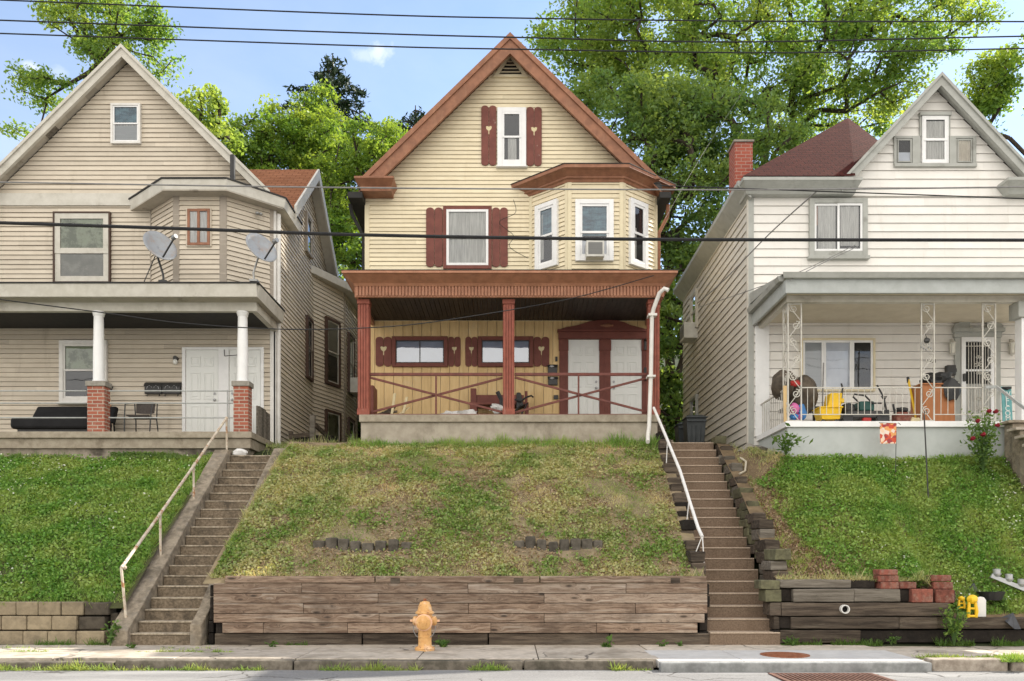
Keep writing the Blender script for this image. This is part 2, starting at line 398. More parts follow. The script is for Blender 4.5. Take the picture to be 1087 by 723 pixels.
pm('kerb_stone', (.40, .35, .29), (.24, .20, .16), 9, .95, .8, 20, stain=(.12, .10, .08, .6), sscale=3)
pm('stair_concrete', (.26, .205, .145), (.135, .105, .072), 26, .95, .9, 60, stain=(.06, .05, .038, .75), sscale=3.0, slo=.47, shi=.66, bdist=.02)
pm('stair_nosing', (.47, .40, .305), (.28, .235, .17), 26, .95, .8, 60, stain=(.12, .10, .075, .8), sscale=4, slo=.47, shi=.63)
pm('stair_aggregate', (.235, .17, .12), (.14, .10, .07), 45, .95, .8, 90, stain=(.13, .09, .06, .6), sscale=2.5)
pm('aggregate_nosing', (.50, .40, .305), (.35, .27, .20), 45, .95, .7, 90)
pm('soil', (.27, .21, .13), (.15, .115, .07), 6, 1, .8, 40, stain=(.27, .215, .12, .8), sscale=1.1)
pm('soil_green', (.075, .085, .03), (.06, .06, .025), 6, 1, .8, 40)
pm('soil_brown', (.20, .145, .085), (.12, .085, .05), 6, 1, .8, 40)
pm('hill_ground', (.04, .055, .02), (.025, .03, .012), 2, 1, .5, 8)
pm('taupe_siding', (.585, .52, .42), (.54, .475, .38), 3, .6, .12, 60, rnd=.17, stain=(.27, .22, .15, .6), sscale=2.0, slo=.54, shi=.8, sstretch=(1.6, 1.6, .25))
pm('taupe_post', (.34, .295, .245), (.30, .26, .21), 3, .6)
pm('cream_siding', (.76, .67, .48), (.71, .62, .435), 3, .55, .1, 60, rnd=.14, stain=(.48, .39, .23, .5), sscale=2.2, slo=.55, shi=.8, sstretch=(1.6, 1.6, .22))
pm('cream_trim', (.72, .635, .44), (.66, .58, .40), 4, .55)
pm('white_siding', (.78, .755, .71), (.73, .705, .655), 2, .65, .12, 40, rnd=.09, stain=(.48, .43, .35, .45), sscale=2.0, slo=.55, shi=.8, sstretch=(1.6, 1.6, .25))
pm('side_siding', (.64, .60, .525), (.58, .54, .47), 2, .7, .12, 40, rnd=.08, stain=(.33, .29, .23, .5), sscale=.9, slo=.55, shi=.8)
pm('white_paint', (.74, .72, .68), (.66, .64, .60), 5, .55, .1, 30, stain=(.38, .34, .28, .5), sscale=2.0, slo=.58, shi=.75)
pm('dull_white', (.58, .555, .49), (.50, .475, .41), 5, .6, .1, 30, stain=(.22, .19, .14, .6), sscale=1.6, slo=.55, shi=.75)
pm('clean_white', (.80, .80, .79), (.74, .74, .73), 4, .4, spec=.4)
pm('door_white', (.76, .77, .74), (.72, .73, .70), 2, .4)
pm('soffit', (.44, .40, .335), (.38, .345, .285), 5, .7, rnd=.3, stain=(.13, .11, .08, .6), sscale=2.2, slo=.58, shi=.7)
pm('black_edge', (.02, .02, .02), (.03, .028, .025), 8, .7)
pm('brown_trim', (.31, .14, .078), (.22, .098, .055), 6, .5, .15, 30, stain=(.40, .22, .13, .45), sscale=1.8, slo=.5, shi=.75, sstretch=(3, 3, .5))
pm('porch_brown', (.45, .215, .13), (.34, .16, .095), 6, .55, .2, 40, stain=(.44, .25, .16, .5), sscale=2.4, slo=.52, shi=.75, sstretch=(3, 3, .6))
pm('red_post', (.30, .088, .056), (.22, .062, .04), 8, .55, .3, 40, stain=(.42, .22, .17, .6), sscale=5, slo=.58, shi=.72, sstretch=(2, 2, .4))
pm('shutter_red', (.19, .06, .043), (.14, .043, .032), 6, .55, .2, 40, stain=(.50, .40, .33, .6), sscale=9, slo=.66, shi=.72)
pm('window_brown', (.085, .05, .036), (.06, .036, .027), 6, .6, .15, 40)
pm('maroon_trim', (.185, .058, .042), (.145, .044, .032), 6, .55, .15, 40)
pm('shutter_hole', (.66, .56, .35), (.58, .50, .30), 6, .8)
pm('yellow_board', (.72, .52, .26), (.62, .43, .20), 3, .6, .15, 40, rnd=.14, stretch=(6, 6, .5), stain=(.68, .56, .36, .6), sscale=1.5, slo=.55, shi=.75)
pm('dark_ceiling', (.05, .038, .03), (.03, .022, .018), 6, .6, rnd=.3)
pm('cream_ceiling', (.60, .54, .42), (.54, .48, .37), 4, .7)
pm('porch_concrete', (.40, .355, .285), (.31, .27, .215), 5, .9, .4, 50, stain=(.16, .13, .095, .65), sscale=1.5, slo=.5, shi=.72, sstretch=(1, 1, .6))
pm('slab_concrete', (.36, .315, .245), (.27, .23, .175), 8, .9, .5, 50, stain=(.14, .11, .075, .6), sscale=2.5)
pm('left_foundation', (.34, .295, .235), (.22, .19, .15), 6, .95, .6, 40, stain=(.05, .042, .032, .85), sscale=1.3, slo=.47, shi=.66)
pm('blue_grey_paint', (.45, .475, .46), (.41, .435, .42), 4, .7, .2, 60, stain=(.32, .33, .31, .5), sscale=1.5)
pm('grey_trim', (.40, .405, .375), (.345, .35, .32), 5, .6, .15, 30, stain=(.17, .165, .14, .6), sscale=2, slo=.55, shi=.75)
pm('grey_fascia', (.43, .455, .44), (.38, .40, .385), 5, .6, .1, 30, stain=(.24, .25, .23, .4), sscale=2)
pm('interior_dark', (.02, .02, .022), (.035, .035, .036), 2, .9)  # near-black panel stands in for the unlit room behind the glass
pm('curtain_white', (.60, .60, .57), (.42, .42, .40), 4, .9, stretch=(9, 9, .6))
pm('curtain_cream', (.66, .62, .53), (.50, .46, .38), 3, .9, .3, 5)
pm('curtain_teal', (.16, .28, .34), (.08, .13, .17), 4, .9, stretch=(1, 1, 3))
pm('blind_grey', (.42, .44, .45), (.34, .36, .37), 3, .8, stretch=(.3, .3, 40))
pm('blind_tree_reflection', (.22, .27, .17), (.34, .37, .27), 3, .8, stain=(.06, .085, .03, .9), sscale=3, slo=.45, shi=.6)  # reflection of trees in the glass, painted as a blotchy green panel
pm('blind_olive_reflection', (.20, .20, .17), (.13, .135, .11), 3, .8, stain=(.30, .30, .26, .7), sscale=4)  # reflected greenery of the lower sash painted into the panel colour
pm('blind_sky_reflection', (.38, .45, .56), (.30, .36, .46), 1.2, .8)  # blue sky reflection of the porch windows put into the panel colour
pm('blind_pale', (.62, .65, .69), (.52, .55, .60), 2, .8)
pm('black_plastic', (.018, .018, .019), (.03, .03, .03), 8, .45, spec=.4)
pm('black_metal', (.02, .02, .02), (.035, .033, .03), 12, .45, spec=.5)
pm('dark_bin', (.028, .034, .036), (.04, .046, .048), 6, .5, spec=.4)
pm('chrome', (.5, .5, .5), (.42, .42, .42), 9, .25, metal=1.0)
pm('grey_metal', (.36, .36, .35), (.27, .27, .26), 8, .4, metal=.6)
pm('dish_grey', (.32, .335, .35), (.27, .28, .29), 4, .45, stain=(.36, .22, .13, .5), sscale=4, slo=.5, shi=.7)
pm('rail_rusty', (.60, .54, .44), (.44, .36, .27), 9, .6, stain=(.32, .14, .05, .9), sscale=7, slo=.52, shi=.6)
pm('white_rail', (.74, .73, .71), (.66, .64, .61), 12, .5, stain=(.35, .25, .16, .6), sscale=8, slo=.62, shi=.7)
pm('iron_white', (.58, .56, .50), (.47, .45, .40), 12, .5, stain=(.33, .25, .17, .6), sscale=10, slo=.6, shi=.7)
pm('rail_grey', (.40, .41, .40), (.32, .33, .32), 12, .5)
pm('porch_rail_red', (.17, .055, .04), (.12, .038, .03), 10, .5, .2, 40)
plankmat('plank', (.29, .21, .15), (.155, .10, .068), (.035, .024, .017), (.42, .35, .28), .75)
plankmat('plank_grey', (.32, .25, .19), (.20, .14, .10), (.05, .035, .025), (.46, .39, .32), .7)
pm('tie_dark', (.135, .105, .078), (.05, .038, .029), 3, .95, .9, 12, rnd=.8, stretch=(.6, 4, 8), detail=8, stain=(.18, .15, .115, .7), sscale=2.0, slo=.5, shi=.7, sstretch=(.5, 2, 4), bdist=.03)
pm('tie_black', (.03, .024, .019), (.015, .012, .01), 5, .95, .9, 12, rnd=.6, bdist=.03)
pm('tie_green', (.155, .15, .085), (.09, .085, .05), 6, .95, .8, 16, rnd=.6, stain=(.06, .05, .035, .7), sscale=3, bdist=.03)
pm('tie_weathered', (.22, .195, .16), (.11, .095, .075), 3, .95, .8, 12, rnd=.6, stretch=(.6, 4, 8), detail=8, bdist=.03)
pm('block_tan', (.30, .245, .165), (.22, .18, .12), 10, .95, .7, 30, rnd=.45, stain=(.12, .10, .07, .6), sscale=3)
pm('block_dark', (.085, .072, .055), (.05, .042, .032), 10, .95, .7, 30, rnd=.4)
pm('edging_grey', (.12, .105, .085), (.06, .052, .04), 9, .95, .8, 25, rnd=.5, stain=(.24, .22, .18, .6), sscale=5)
pm('brick_loose', (.25, .085, .06), (.15, .055, .04), 16, .97, .9, 45, rnd=.6, stain=(.30, .20, .155, .6), sscale=8, slo=.48, shi=.65, bdist=.02)
pm('cap_grey', (.30, .28, .24), (.22, .20, .17), 12, .9, .4, 40)
pm('hydrant', (.70, .41, .16), (.58, .31, .11), 16, .55, .25, 40, stain=(.30, .13, .06, .75), sscale=22, slo=.56, shi=.66, c3=(.74, .50, .30))
pm('hydrant_pale', (.80, .50, .32), (.72, .42, .25), 8, .6, .2, 40)
pm('rust', (.30, .115, .055), (.20, .07, .035), 18, .9, .5, 60, stain=(.36, .20, .13, .6), sscale=6)
pm('drain_rust', (.17, .085, .06), (.10, .05, .035), 14, .9, .4, 50)
pm('hole', (.008, .007, .006), (.012, .01, .009), 5, 1)
pm('futon', (.008, .008, .009), (.014, .014, .015), 4, .8, .3, 12)
pm('wicker', (.10, .085, .075), (.06, .05, .045), 60, .7, .4, 80)
pm('yellow_plastic', (.80, .52, .02), (.74, .46, .015), 5, .4, spec=.4)
pm('orange_wood', (.40, .16, .06), (.33, .125, .045), 4, .5, .1, 20, stretch=(3, 3, .5))
pm('grill_cover', (.12, .095, .07), (.06, .05, .038), 7, .85, .5, 9, bdist=.03)
pm('red_plastic', (.45, .035, .03), (.38, .03, .025), 5, .45)
pm('blue_plastic', (.06, .22, .50), (.05, .18, .42), 5, .45)
pm('pink_plastic', (.62, .16, .36), (.5, .12, .3), 5, .5)
pm('teal_board', (.16, .40, .40), (.12, .32, .33), 7, .7, .2, 30, stain=(.4, .52, .5, .4), sscale=6)
pm('letter_white', (.78, .80, .77), (.72, .74, .7), 9, .6)
pm('green_machine', (.03, .10, .085), (.02, .07, .06), 6, .5)
pm('cloth_white', (.72, .71, .69), (.60, .59, .57), 5, .9, .5, 7, bdist=.04)
pm('bark', (.075, .058, .044), (.04, .031, .024), 5, .95, .9, 18, stretch=(3, 3, .6), bdist=.03)
pm('cable_black', (.012, .012, .013), (.02, .02, .02), 8, .6)
pm('cable_grey', (.24, .235, .225), (.18, .175, .17), 8, .6)
pm('bulb', (.8, .8, .76), (.75, .74, .7), 4, .3)
pm('lantern_glass', (.72, .70, .62), (.6, .58, .5), 9, .3)
pm('stone', (.33, .305, .26), (.22, .20, .17), 5, .95, .8, 18, stain=(.14, .12, .09, .6), sscale=3, bdist=.03)
pm('grey_sheet', (.07, .072, .076), (.045, .046, .05), 6, .6, .2, 20)
pm('silver', (.52, .53, .54), (.42, .43, .44), 7, .35, metal=.5)
pm('white_plastic', (.74, .73, .70), (.66, .65, .62), 6, .5)
pm('ac_white', (.62, .61, .56), (.52, .51, .46), 6, .6)
pm('ac_grille', (.22, .22, .21), (.14, .14, .135), 3, .7, stretch=(.2, .2, 60))
pm('rope', (.55, .50, .40), (.42, .37, .28), 20, .9)
pm('red_flower', (.24, .01, .02), (.16, .006, .014), 9, .7)
pm('mailbox_art', (.02, .02, .02), (.05, .05, .05), 5, .5)
pm('satin_silver', (.45, .45, .46), (.3, .3, .3), 22, .35)
brickmat('brick_pier', (.36, .105, .06), (.27, .075, .045), (.42, .35, .28), .21, .072, .010)
brickmat('brick_chimney', (.36, .085, .05), (.27, .06, .04), (.38, .24, .19), .20, .075, .008)
shinglemat('shingle_tan', (.34, .155, .085), (.27, .115, .06), (.13, .055, .03), 'x')
shinglemat('shingle_maroon', (.085, .024, .019), (.06, .016, .014), (.024, .009, .007), 'x')
shinglemat('shingle_grey', (.10, .095, .09), (.075, .07, .068), (.04, .038, .036), 'y')
glassmat('glass', .0); glassmat('glass_mirror', .20); glassmat('glass_mid', .03)
leafmat('leaf_grass', (.08, .17, .03), (.22, .36, .075), (.66, .56, .35), .3, .9)
leafmat('leaf_lush', (.06, .165, .025), (.205, .40, .075), (.38, .44, .14), .3, 1.2)
leafmat('leaf_bright', (.075, .165, .032), (.13, .24, .05), (.22, .31, .065), .5, .35, 1.7)
leafmat('leaf_mid', (.085, .18, .048), (.155, .275, .075), (.27, .36, .105), .55, .3, 1.75)
leafmat('leaf_dark', (.07, .15, .05), (.125, .225, .07), (.21, .30, .10), .5, .4)
leafmat('leaf_conifer', (.014, .034, .018), (.022, .046, .022), (.03, .058, .02), .15, .5, 1.0)
leafmat('leaf_weed', (.05, .12, .02), (.09, .18, .035), (.13, .2, .05), .35, 2)
# ================================================================== SETTING
def lerp(a, b, t): return a+(b-a)*t
def clamp01(t): return max(0.0, min(1.0, t))
def sm(a, b, x): t = clamp01((x-a)/(b-a)); return t*t*(3-2*t)
def zc(x, y):
    t = (y-12.08)/4.47
    return .95+2.62*t+.10*math.sin(math.pi*clamp01(t))+.05*mnoise.noise(Vector((x*.8, y*.8, 0)))
def zl(x, y):
    t = (y-12.25)/4.1
    return .56+2.68*t+.16*math.sin(math.pi*clamp01(t))+.05*mnoise.noise(Vector((x*.8, y*.8, 4)))
def zr(x, y):
    front = lerp(.92, .40, sm(6.05, 6.5, x)); yf = 12.28
    top = 3.14; yt = 14.9
    if x < 4.9:
        k = sm(4.95, 4.3, x); yt = lerp(14.9, 16.5, k); top = lerp(3.14, 3.6, k)
    t = (y-yf)/(yt-yf)
    z = front+(top-front)*t+.10*math.sin(math.pi*clamp01(t)) if t <= 1 else top
    return z+.05*mnoise.noise(Vector((x*.8, y*.8, 9)))
def zbase(x, y):
    if y < 10.6: return -.30
    if y < 12.4: return lerp(-.30, .05, (y-10.6)/1.8)
    if y < 16.6: return lerp(.05, 3.05, (y-12.4)/4.2)
    if y < 23: return lerp(3.05, 3.5, sm(16.6, 17.0, y)) + (.12 if -5.2 < x < 4.8 else 0)*sm(16.6, 17.2, y)
    h = 3.62+sm(23, 60, y)*13 + (y-60)*.05*(y > 60)
    return h+sm(25, 40, y)*1.2*mnoise.noise(Vector((x*.07, y*.07, 2)))

def sheet(name, xs, ys, zf, mat, smooth=True, **k):
    b = MB(); nx = len(xs)
    b.v = [(x, y, zf(x, y)) for y in ys for x in xs]
    for j in range(len(ys)-1):
        for i in range(nx-1):
            a = j*nx+i; b.f.append((a, a+1, a+1+nx, a+nx)); b.r.append(.5)
    return b.build(name, mat, smooth=smooth, **k)
def rng(a, b, st): n = max(1, int(round((b-a)/st))); return [a+(b-a)*i/n for i in range(n+1)]

gxs = [-400, -200, -110, -70]+rng(-50, 50, 2.0)+[70, 110, 200, 400]
gys = [-300, -100, -40, -10, 5, 9]+rng(10.6, 24, .45)+rng(25, 64, 2.5)+[75, 100, 160, 300]
sheet('ground', gxs, gys, zbase, 'hill_ground', kind='structure')

# road, sidewalk flags, kerbs
sheet('road', [-300, -100, -40]+rng(-30, 30, 2)+[40, 100, 300], [-60, -20, 0, 4, 8, 10.16], lambda x, y: -.125-.012*(10.2-y)*(y > 5)-.06*(y <= 5), 'asphalt', kind='structure')
b = MB()
slabs = [(1.852-1.52*(k+1), 1.852-1.52*k) for k in range(27)]+[(5.1+1.52*k, 5.1+1.52*(k+1)) for k in range(23)]
for x, xe_ in slabs:
    wd = xe_-x
    for (ya, yb) in ((10.33, 11.05), (11.06, 12.04)) if x < -2.6 else ((10.33, 12.04),):
        b.rand(); dz = random.uniform(-.006, .006)
        b.box(x+.006, x+wd-.006, ya, yb, -.12, dz+(0 if x < 5 else -.02))
b.rand(); b.box(1.86, 5.1, 11.25, 12.04, -.12, .0)
b.build('sidewalk', 'walk_concrete', bevel=.006, kind='structure')
b = MB(); x = 1.86
for xa, xb in ((1.8, 2.85), (2.856, 5.08)):
    b.prism([(xa, 10.14, -.10), (xa, 10.14, -.012), (xa, 11.24, .004), (xa, 11.24, -.10)], (xb-xa, 0, 0))
b.build('sidewalk', 'new_concrete', bevel=.008, kind='structure')
b = MB(); b.box(1.80, 5.09, 9.99, 10.134, -.22, -.015)
for k in range(1): pass
b.build('kerb', 'kerb_new', bevel=.02, kind='structure')
b = MB()
xx = -40.0
while xx < 1.7:
    L = min(random.uniform(2.0, 3.0), 1.76-xx); b.rand()
    b.box(xx+.01, xx+L-.01, 10.17, 10.33, -.3, -.015+random.uniform(-.02, .012)); xx += L
b.build('kerb', 'kerb_old', bevel=.02, kind='structure'); b = MB()
for xa, xb in ((5.12, 6.05), (6.1, 9.2), (9.22, 12), (12.02, 16), (16.02, 40)):
    b.rand(); b.box(xa, xb, 10.06, 10.28, -.3, .012+random.uniform(-.01, .01))
o = b.build('kerb', 'kerb_stone', bevel=.02, kind='structure')

# lawns (earth sheets, the turf stands on them)
def edgex(x0f, x1f, ys, st, zf, name, mat):
    b = MB(); n = 40
    for y in ys:
        for i in range(n+1):
            x = lerp(x0f(y), x1f(y), i/n); b.v.append((x, y, zf(x, y)-.01))
    for j in range(len(ys)-1):
        for i in range(n): a = j*(n+1)+i; b.f.append((a, a+1, a+n+2, a+n+1)); b.r.append(.5)
    return b.build(name, mat, smooth=True, kind='structure')
RSL = lambda y: lerp(2.93, 3.2, (y-12)/4.7)          # left and right edge of the right-hand stairs
RSR = lambda y: lerp(3.875, 4.05, (y-12)/4.7)
edgex(lambda y: -4.5, lambda y: RSL(y)-.1, rng(12.0, 16.7, .15), .2, zc, 'lawn', 'soil')
edgex(lambda y: -16, lambda y: -5.75, rng(12.2, 16.5, .15), .2, zl, 'lawn', 'soil_green')
edgex(lambda y: RSR(y)+.05, lambda y: 14.0, rng(12.25, 16.7, .15), .2, zr, 'lawn', 'soil_brown')

# ------------------------------------------------------------------ left staircase
st = thing('concrete_staircase', 'long weathered concrete staircase with solid side walls beside the grass bank of the taupe house', 'staircase', (-5.1, 12, 0))
b = MB(); nb = MB()
for i in range(1, 21):
    ya = 12.0+(i-1)*.222; z1 = i*.165
    xa, xb = (-5.64 if i == 1 else -5.54), (-4.66 if i == 1 else -4.68)
    jz = random.uniform(-.006, .006); b.rand()
    b.box(xa, xb, ya+random.uniform(-.008, .008), ya+.36, max(z1-.5, -.1), z1+jz-.022)
    nb.rand(); nb.box(xa+.004, xb-.004, ya-.010, ya+.28, z1+jz-.0215, z1+jz+.004)
b.build('steps', 'stair_concrete', st, bevel=.012)
nb.build('nosing', 'stair_nosing', st, bevel=.009)
def cheek(x0, x1, y0, y1, za, zb, par, mat='old_concrete', foot=.35):
    b = MB(); n = 16
    prof = [(y0, -.05), (y0, za)]
    for i in range(1, n+1):
        t = i/n; prof.append((lerp(y0+.1, y1, t), lerp(za+.06, zb, t)+random.uniform(-.006, .006)))
    prof += [(y1+.25, zb), (y1+.25, zb-.6)]
    b.prism([(x0, y, z) for y, z in prof], (x1-x0, 0, 0))
    return b.build('side_wall', mat, par, bevel=.015)
cheek(-5.82, -5.545, 11.9, 16.15, .22, 3.40, st)
# right side wall: starts behind the timber wall, with a short curved foot at the pavement
cheek(-4.675, -4.44, 12.85, 16.2, 1.0, 3.44, st)
b = MB()
prof = [(11.93, -.05), (11.93, .30), (12.03, .36), (12.25, .50), (12.5, .72), (12.86, 1.0), (12.86, -.05)]
b.prism([(-4.66, y, z) for y, z in prof], (.17, 0, 0)); b.build('side_wall', 'old_concrete', st, bevel=.015)
b = MB()
pts = [(-5.70, 12.14), (-5.70, 13.37), (-5.68, 14.72), (-5.68, 16.42)]
tops = [PZ(602.5, 12.14), PZ(545.5, 13.37), PZ(494.8, 14.72), PZ(444, 16.42)]
bots = [.30, 1.22, 2.2, 3.3]
hr = thing('handrail', 'leaning rusty cream pipe handrail along the long concrete staircase', 'handrail', (-5.7, 14, 1.5))
b.tube([(x-.02, y-.05, z) if i == 0 else (x, y, z) for i, ((x, y), z) in enumerate(zip(pts, tops))], .024, 8)
b.build('rail', 'rail_rusty', hr, smooth=True)
for (x, y), zt, z0 in zip(pts, tops, bots):
    b = MB(); b.tube([(x+(.02 if y < 13 else 0), y+.02, z0), (x-(.03 if y < 13 else 0), y-(.04 if y < 13 else 0), zt)], .021, 8)
    b.lathe([(.05, z0-.02), (.05, z0+.03), (.03, z0+.035)], (x+.01, y+.02, 0), 10); b.blob((x, y, zt), (.034, .034, .034), 8, 6)
    b.build('post', 'rail_rusty', hr, smooth=True)

# ------------------------------------------------------------------ right staircase and its timber edging
st = thing('aggregate_staircase', 'brown exposed-aggregate staircase between two stacks of old railway timbers', 'staircase', (3.4, 12, 0))
b = MB(); nb = MB()
for i in range(1, 24):
    ya = 12.0+(i-1)*.246; z1 = i*.181 if i <= 20 else 20*.181+(i-20)*.03
    if i > 20: continue
    b.rand(); b.box(RSL(ya)-.05, RSR(ya)+.03, ya, ya+.42, max(z1-.55, -.1), z1-.02)
    nb.rand(); nb.box(RSL(ya)-.046, RSR(ya)+.026, ya-.010, ya+.30, z1-.0195, z1+.003)
b.build('steps', 'stair_aggregate', st, bevel=.010); nb.build('nosing', 'aggregate_nosing', st, bevel=.008)
b = MB(); b.box(3.0, 4.1, 16.96, 22, 3.2, 3.60); b.build('landing', 'stair_aggregate', st)
b = MB(); b.box(2.95, 3.35, 17.1, 17.5, 3.61, 3.74); b.build('landing_block', 'old_concrete', st, bevel=.02)

def ties(name, label, xf, side, seed, mats, ys, over, wall_face=None):
    rnd = random.Random(seed)
    root = thing(name, label, 'retaining wall', (xf(12), 12, 0))
    y = ys[0]; k = 0; nn = 4
    while y < ys[1]:
        L = rnd.uniform(.42, .6)
        zt = lerp(.95, 3.62, (y-12.0)/4.6)+over+rnd.uniform(-.06, .08); z = zt; n = nn
        for q in range(n):
            h = rnd.uniform(.15, .19); wd = rnd.uniform(.19, .25)
            x0 = xf(y)+side*(.03+rnd.uniform(0, .05)); x1 = x0+side*wd
            b = MB(); b.cr = rnd.random(); yo = rnd.uniform(-.05, .06)-q*.03
            mid = []
            xa, xb = min(x0, x1), max(x0, x1); jt = lambda: rnd.uniform(-.018, .018)
            b.hexa([(xa+jt(), y+yo+jt(), z-h), (xb+jt(), y+yo+jt(), z-h), (xb+jt(), y+yo+L+jt(), z-h), (xa+jt(), y+yo+L+jt(), z-h),
                    (xa+jt(), y+yo+jt(), z-.01+jt()*.5), (xb+jt(), y+yo+jt(), z-.01+jt()*.5), (xb+jt(), y+yo+L+jt(), z-.01), (xa+jt(), y+yo+L+jt(), z-.01)])
            b.build('timber', rnd.choice(mats), root, bevel=.015); z -= h
        y += L*.80; k += 1
    return root
ties('timber_edging', 'dark blackened timber stack edging the dry grass bank beside the white stair handrail', RSL, -1, 3, ['tie_dark', 'tie_dark', 'tie_black'], (12.35, 17.4), .20)
ties('timber_edging', 'jagged mossy timber stack between the brown stairs and the bare soil strip', RSR, 1, 5, ['tie_green', 'tie_dark', 'tie_weathered'], (12.45, 16.9), .16)

hr = thing('handrail', 'thin curved white handrail over the brown aggregate stairs', 'handrail', (3.1, 15, 2))
b = MB()
rp = [(694, 433, 16.25), (708, 466, 15.26), (722, 500, 14.3), (733, 535, 13.45), (741, 560, 12.9), (745.5, 570, 12.7)]
b.tube([(PX(a, d), d, PZ(y, d)) for a, y, d in rp], .027, 8); b.build('rail', 'white_rail', hr, smooth=True)
for (a, y, d, a2, y2) in ((745, 570, 12.7, 747, 604), (731, 528, 13.6, 727, 568), (708, 466, 15.26, 706, 508)):
    b = MB()
    if a == 745: b.tube([(PX(a, d), d, PZ(y, d)), (PX(a2-8, d), d, PZ(lerp(y, y2, .45), d)), (PX(a2-6, d), d, PZ(y2, d))], .008, 6)
    b.tube([(PX(a, d)+.01, d, PZ(y, d)), (PX(a2, d)+.01, d, PZ(y2, d))], .009, 6); b.build('post', 'white_rail', hr, smooth=True)

# ------------------------------------------------------------------ centre timber retaining wall
rw = thing('timber_retaining_wall', 'long retaining wall of brown weathered planks behind the fire hydrant', 'retaining wall', (-.7, 12, 0))
D = 12.0
cx = lambda v: PX(220+v/2.013, D)
cz = lambda v: PZ(470+v/2.013, D)
b = MB()
rows = [(300, 322, [13, 202, 557, 895, 1069]), (322, 343, [13, 365, 720, 1069]), (343, 365, [13, 205, 558, 915, 1069]), (365, 385, [13, 367, 720, 1063]), (385, 407, [32, 120, 300, 606, 832, 1048])]
gray = MB()
for j, (ya, yb, xs) in enumerate(rows):
    for k, (xa, xb) in enumerate(zip(xs[:-1], xs[1:])):
        tgt = gray if (j, k) in ((0, 2), (1, 2), (2, 1), (3, 1), (3, 2)) and random.random() < .75 else b
        tgt.rand(); off = random.uniform(-.007, .007)
        tgt.box(cx(xa)+.003, cx(xb)-.003, D+off, D+.05+off, cz(yb)+.005, cz(ya)-.003)
b.build('brown_boards', 'plank', rw, bevel=.004); gray.build('grey_boards', 'plank_grey', rw, bevel=.004)
b = MB()
for xa, xb in ((38, 358), (360, 710), (712, 1067)): b.rand(); b.box(cx(xa), cx(xb)-.005, D-.012, D+.16, cz(299), cz(285))
b.build('cap_board', 'plank', rw, bevel=.005)
for v in (402, 665, 1000):
    b = MB(); b.rand(); b.box(cx(v-10), cx(v+10), D-.018, D+.05, cz(300), cz(289)); b.build('post', 'tie_dark', rw, bevel=.003)
b = MB()
for xa, xb in ((14, 330), (332, 600), (602, 860), (862, 1080)): b.rand(); b.box(cx(xa), cx(xb)-.008, D+.03, D+.22, -.06, cz(408))
b.build('base_timber', 'tie_dark', rw, bevel=.012)
b = MB(); b.box(cx(16), cx(1040), D+.056, D+.10, .1, cz(303)); b.box(cx(16), cx(16)+.03, D+.05, D+.8, .0, cz(303)); b.build('backing_board', 'tie_black', rw)
# black tie ends where the planks stop beside the stairs
rnd = random.Random(11)
for q in range(5):
    z0 = .02+q*.175
    b = MB(); b.cr = rnd.random(); x0 = cx(1050)+.01+rnd.uniform(0, .05)
    b.box(x0, min(x0+rnd.uniform(.10, .2), 2.90), D+.08+rnd.uniform(0, .08), D+.9, z0, z0+.165); b.build('tie_end', 'tie_black', rw, bevel=.015)
for q in range(5):
    z0 = .0+q*.175; b = MB(); b.cr = rnd.random()
    b.box(-4.43+rnd.uniform(-.02, .02), -4.37, D+.06+rnd.uniform(0, .05), D+.8, z0, z0+.165); b.build('tie_end', 'tie_black', rw, bevel=.015)

# ------------------------------------------------------------------ left block wall
bw = thing('block_wall', 'low wall of tan split concrete blocks at the foot of the green lawn', 'wall', (-7.5, 12.2, 0))
D = 12.15
tan = MB(); dk = MB(); base = MB()
xs = PX(88, D); rowz = [(PZ(653.5, D), PZ(639, D)), (PZ(669, D), PZ(654, D))]
for j, (z0, z1) in enumerate(rowz):
    x = xs-(0 if j == 0 else .09)
    while x > -12.5:
        wd = random.choice((.37, .37, .33, .40)); tan.rand(); o = random.uniform(-.012, .012)
        tan.box(x-wd+.005, x-.005, D+o, D+.3, z0+.004, z1); x -= wd
    x = xs-(0 if j == 0 else .09); dk.rand(); dk.box(x+.006, PX(114-4*j, D), D+.03, D+.3, z0+.004, z1-.01)
x = PX(112, D)
while x > -12.5:
    wd = random.uniform(.36, .42); base.rand(); base.box(x-wd+.005, x-.005, D-.03+random.uniform(-.01, .01), D+.3, -.05, PZ(670, D)); x -= wd
dk.box(PX(112, D)+.01, -5.86, D+.12, D+.35, 0, .45)
tan.build('tan_blocks', 'block_tan', bw, bevel=.015); dk.build('dark_blocks', 'block_dark', bw, bevel=.02); base.build('base_course', 'block_tan', bw, bevel=.012)

# ------------------------------------------------------------------ right timber wall
tw = thing('railway_tie_wall', 'retaining wall of blackened railway ties with a white drain pipe end below the right lawn', 'retaining wall', (5, 12, 0))
D = 12.02
qx = lambda v: PX(800+v/3.787, D)
qz = lambda v: PZ(600+v/3.787, D)
def tie(xa, xb, ya, yb, mat, o=0.0, dep=.2):
    b = MB(); b.rand(); j = lambda: random.uniform(-.012, .012)
    x0, x1, z0, z1, y0, y1 = qx(xa), qx(xb), qz(yb)+.004, qz(ya)-.004, D+o, D+o+dep
    n = max(2, int((x1-x0)/.3)); 
    vs = []
    for i in range(n+1):
        x = lerp(x0, x1, i/n); vs += [(x, y0+j(), z0+j()*.3), (x, y0+j(), z1+j()*.5), (x, y1, z1+j()*.5), (x, y1, z0)]
    fs = [(0, 1, 2, 3), tuple(4*n+i for i in (3, 2, 1, 0))]
    for i in range(n):
        for q in range(4): a = 4*i+q; c = 4*i+(q+1) % 4; fs.append((a, c, c+4, a+4))
    b.add(vs, fs); return b.build('timber', mat, tw, bevel=.012)
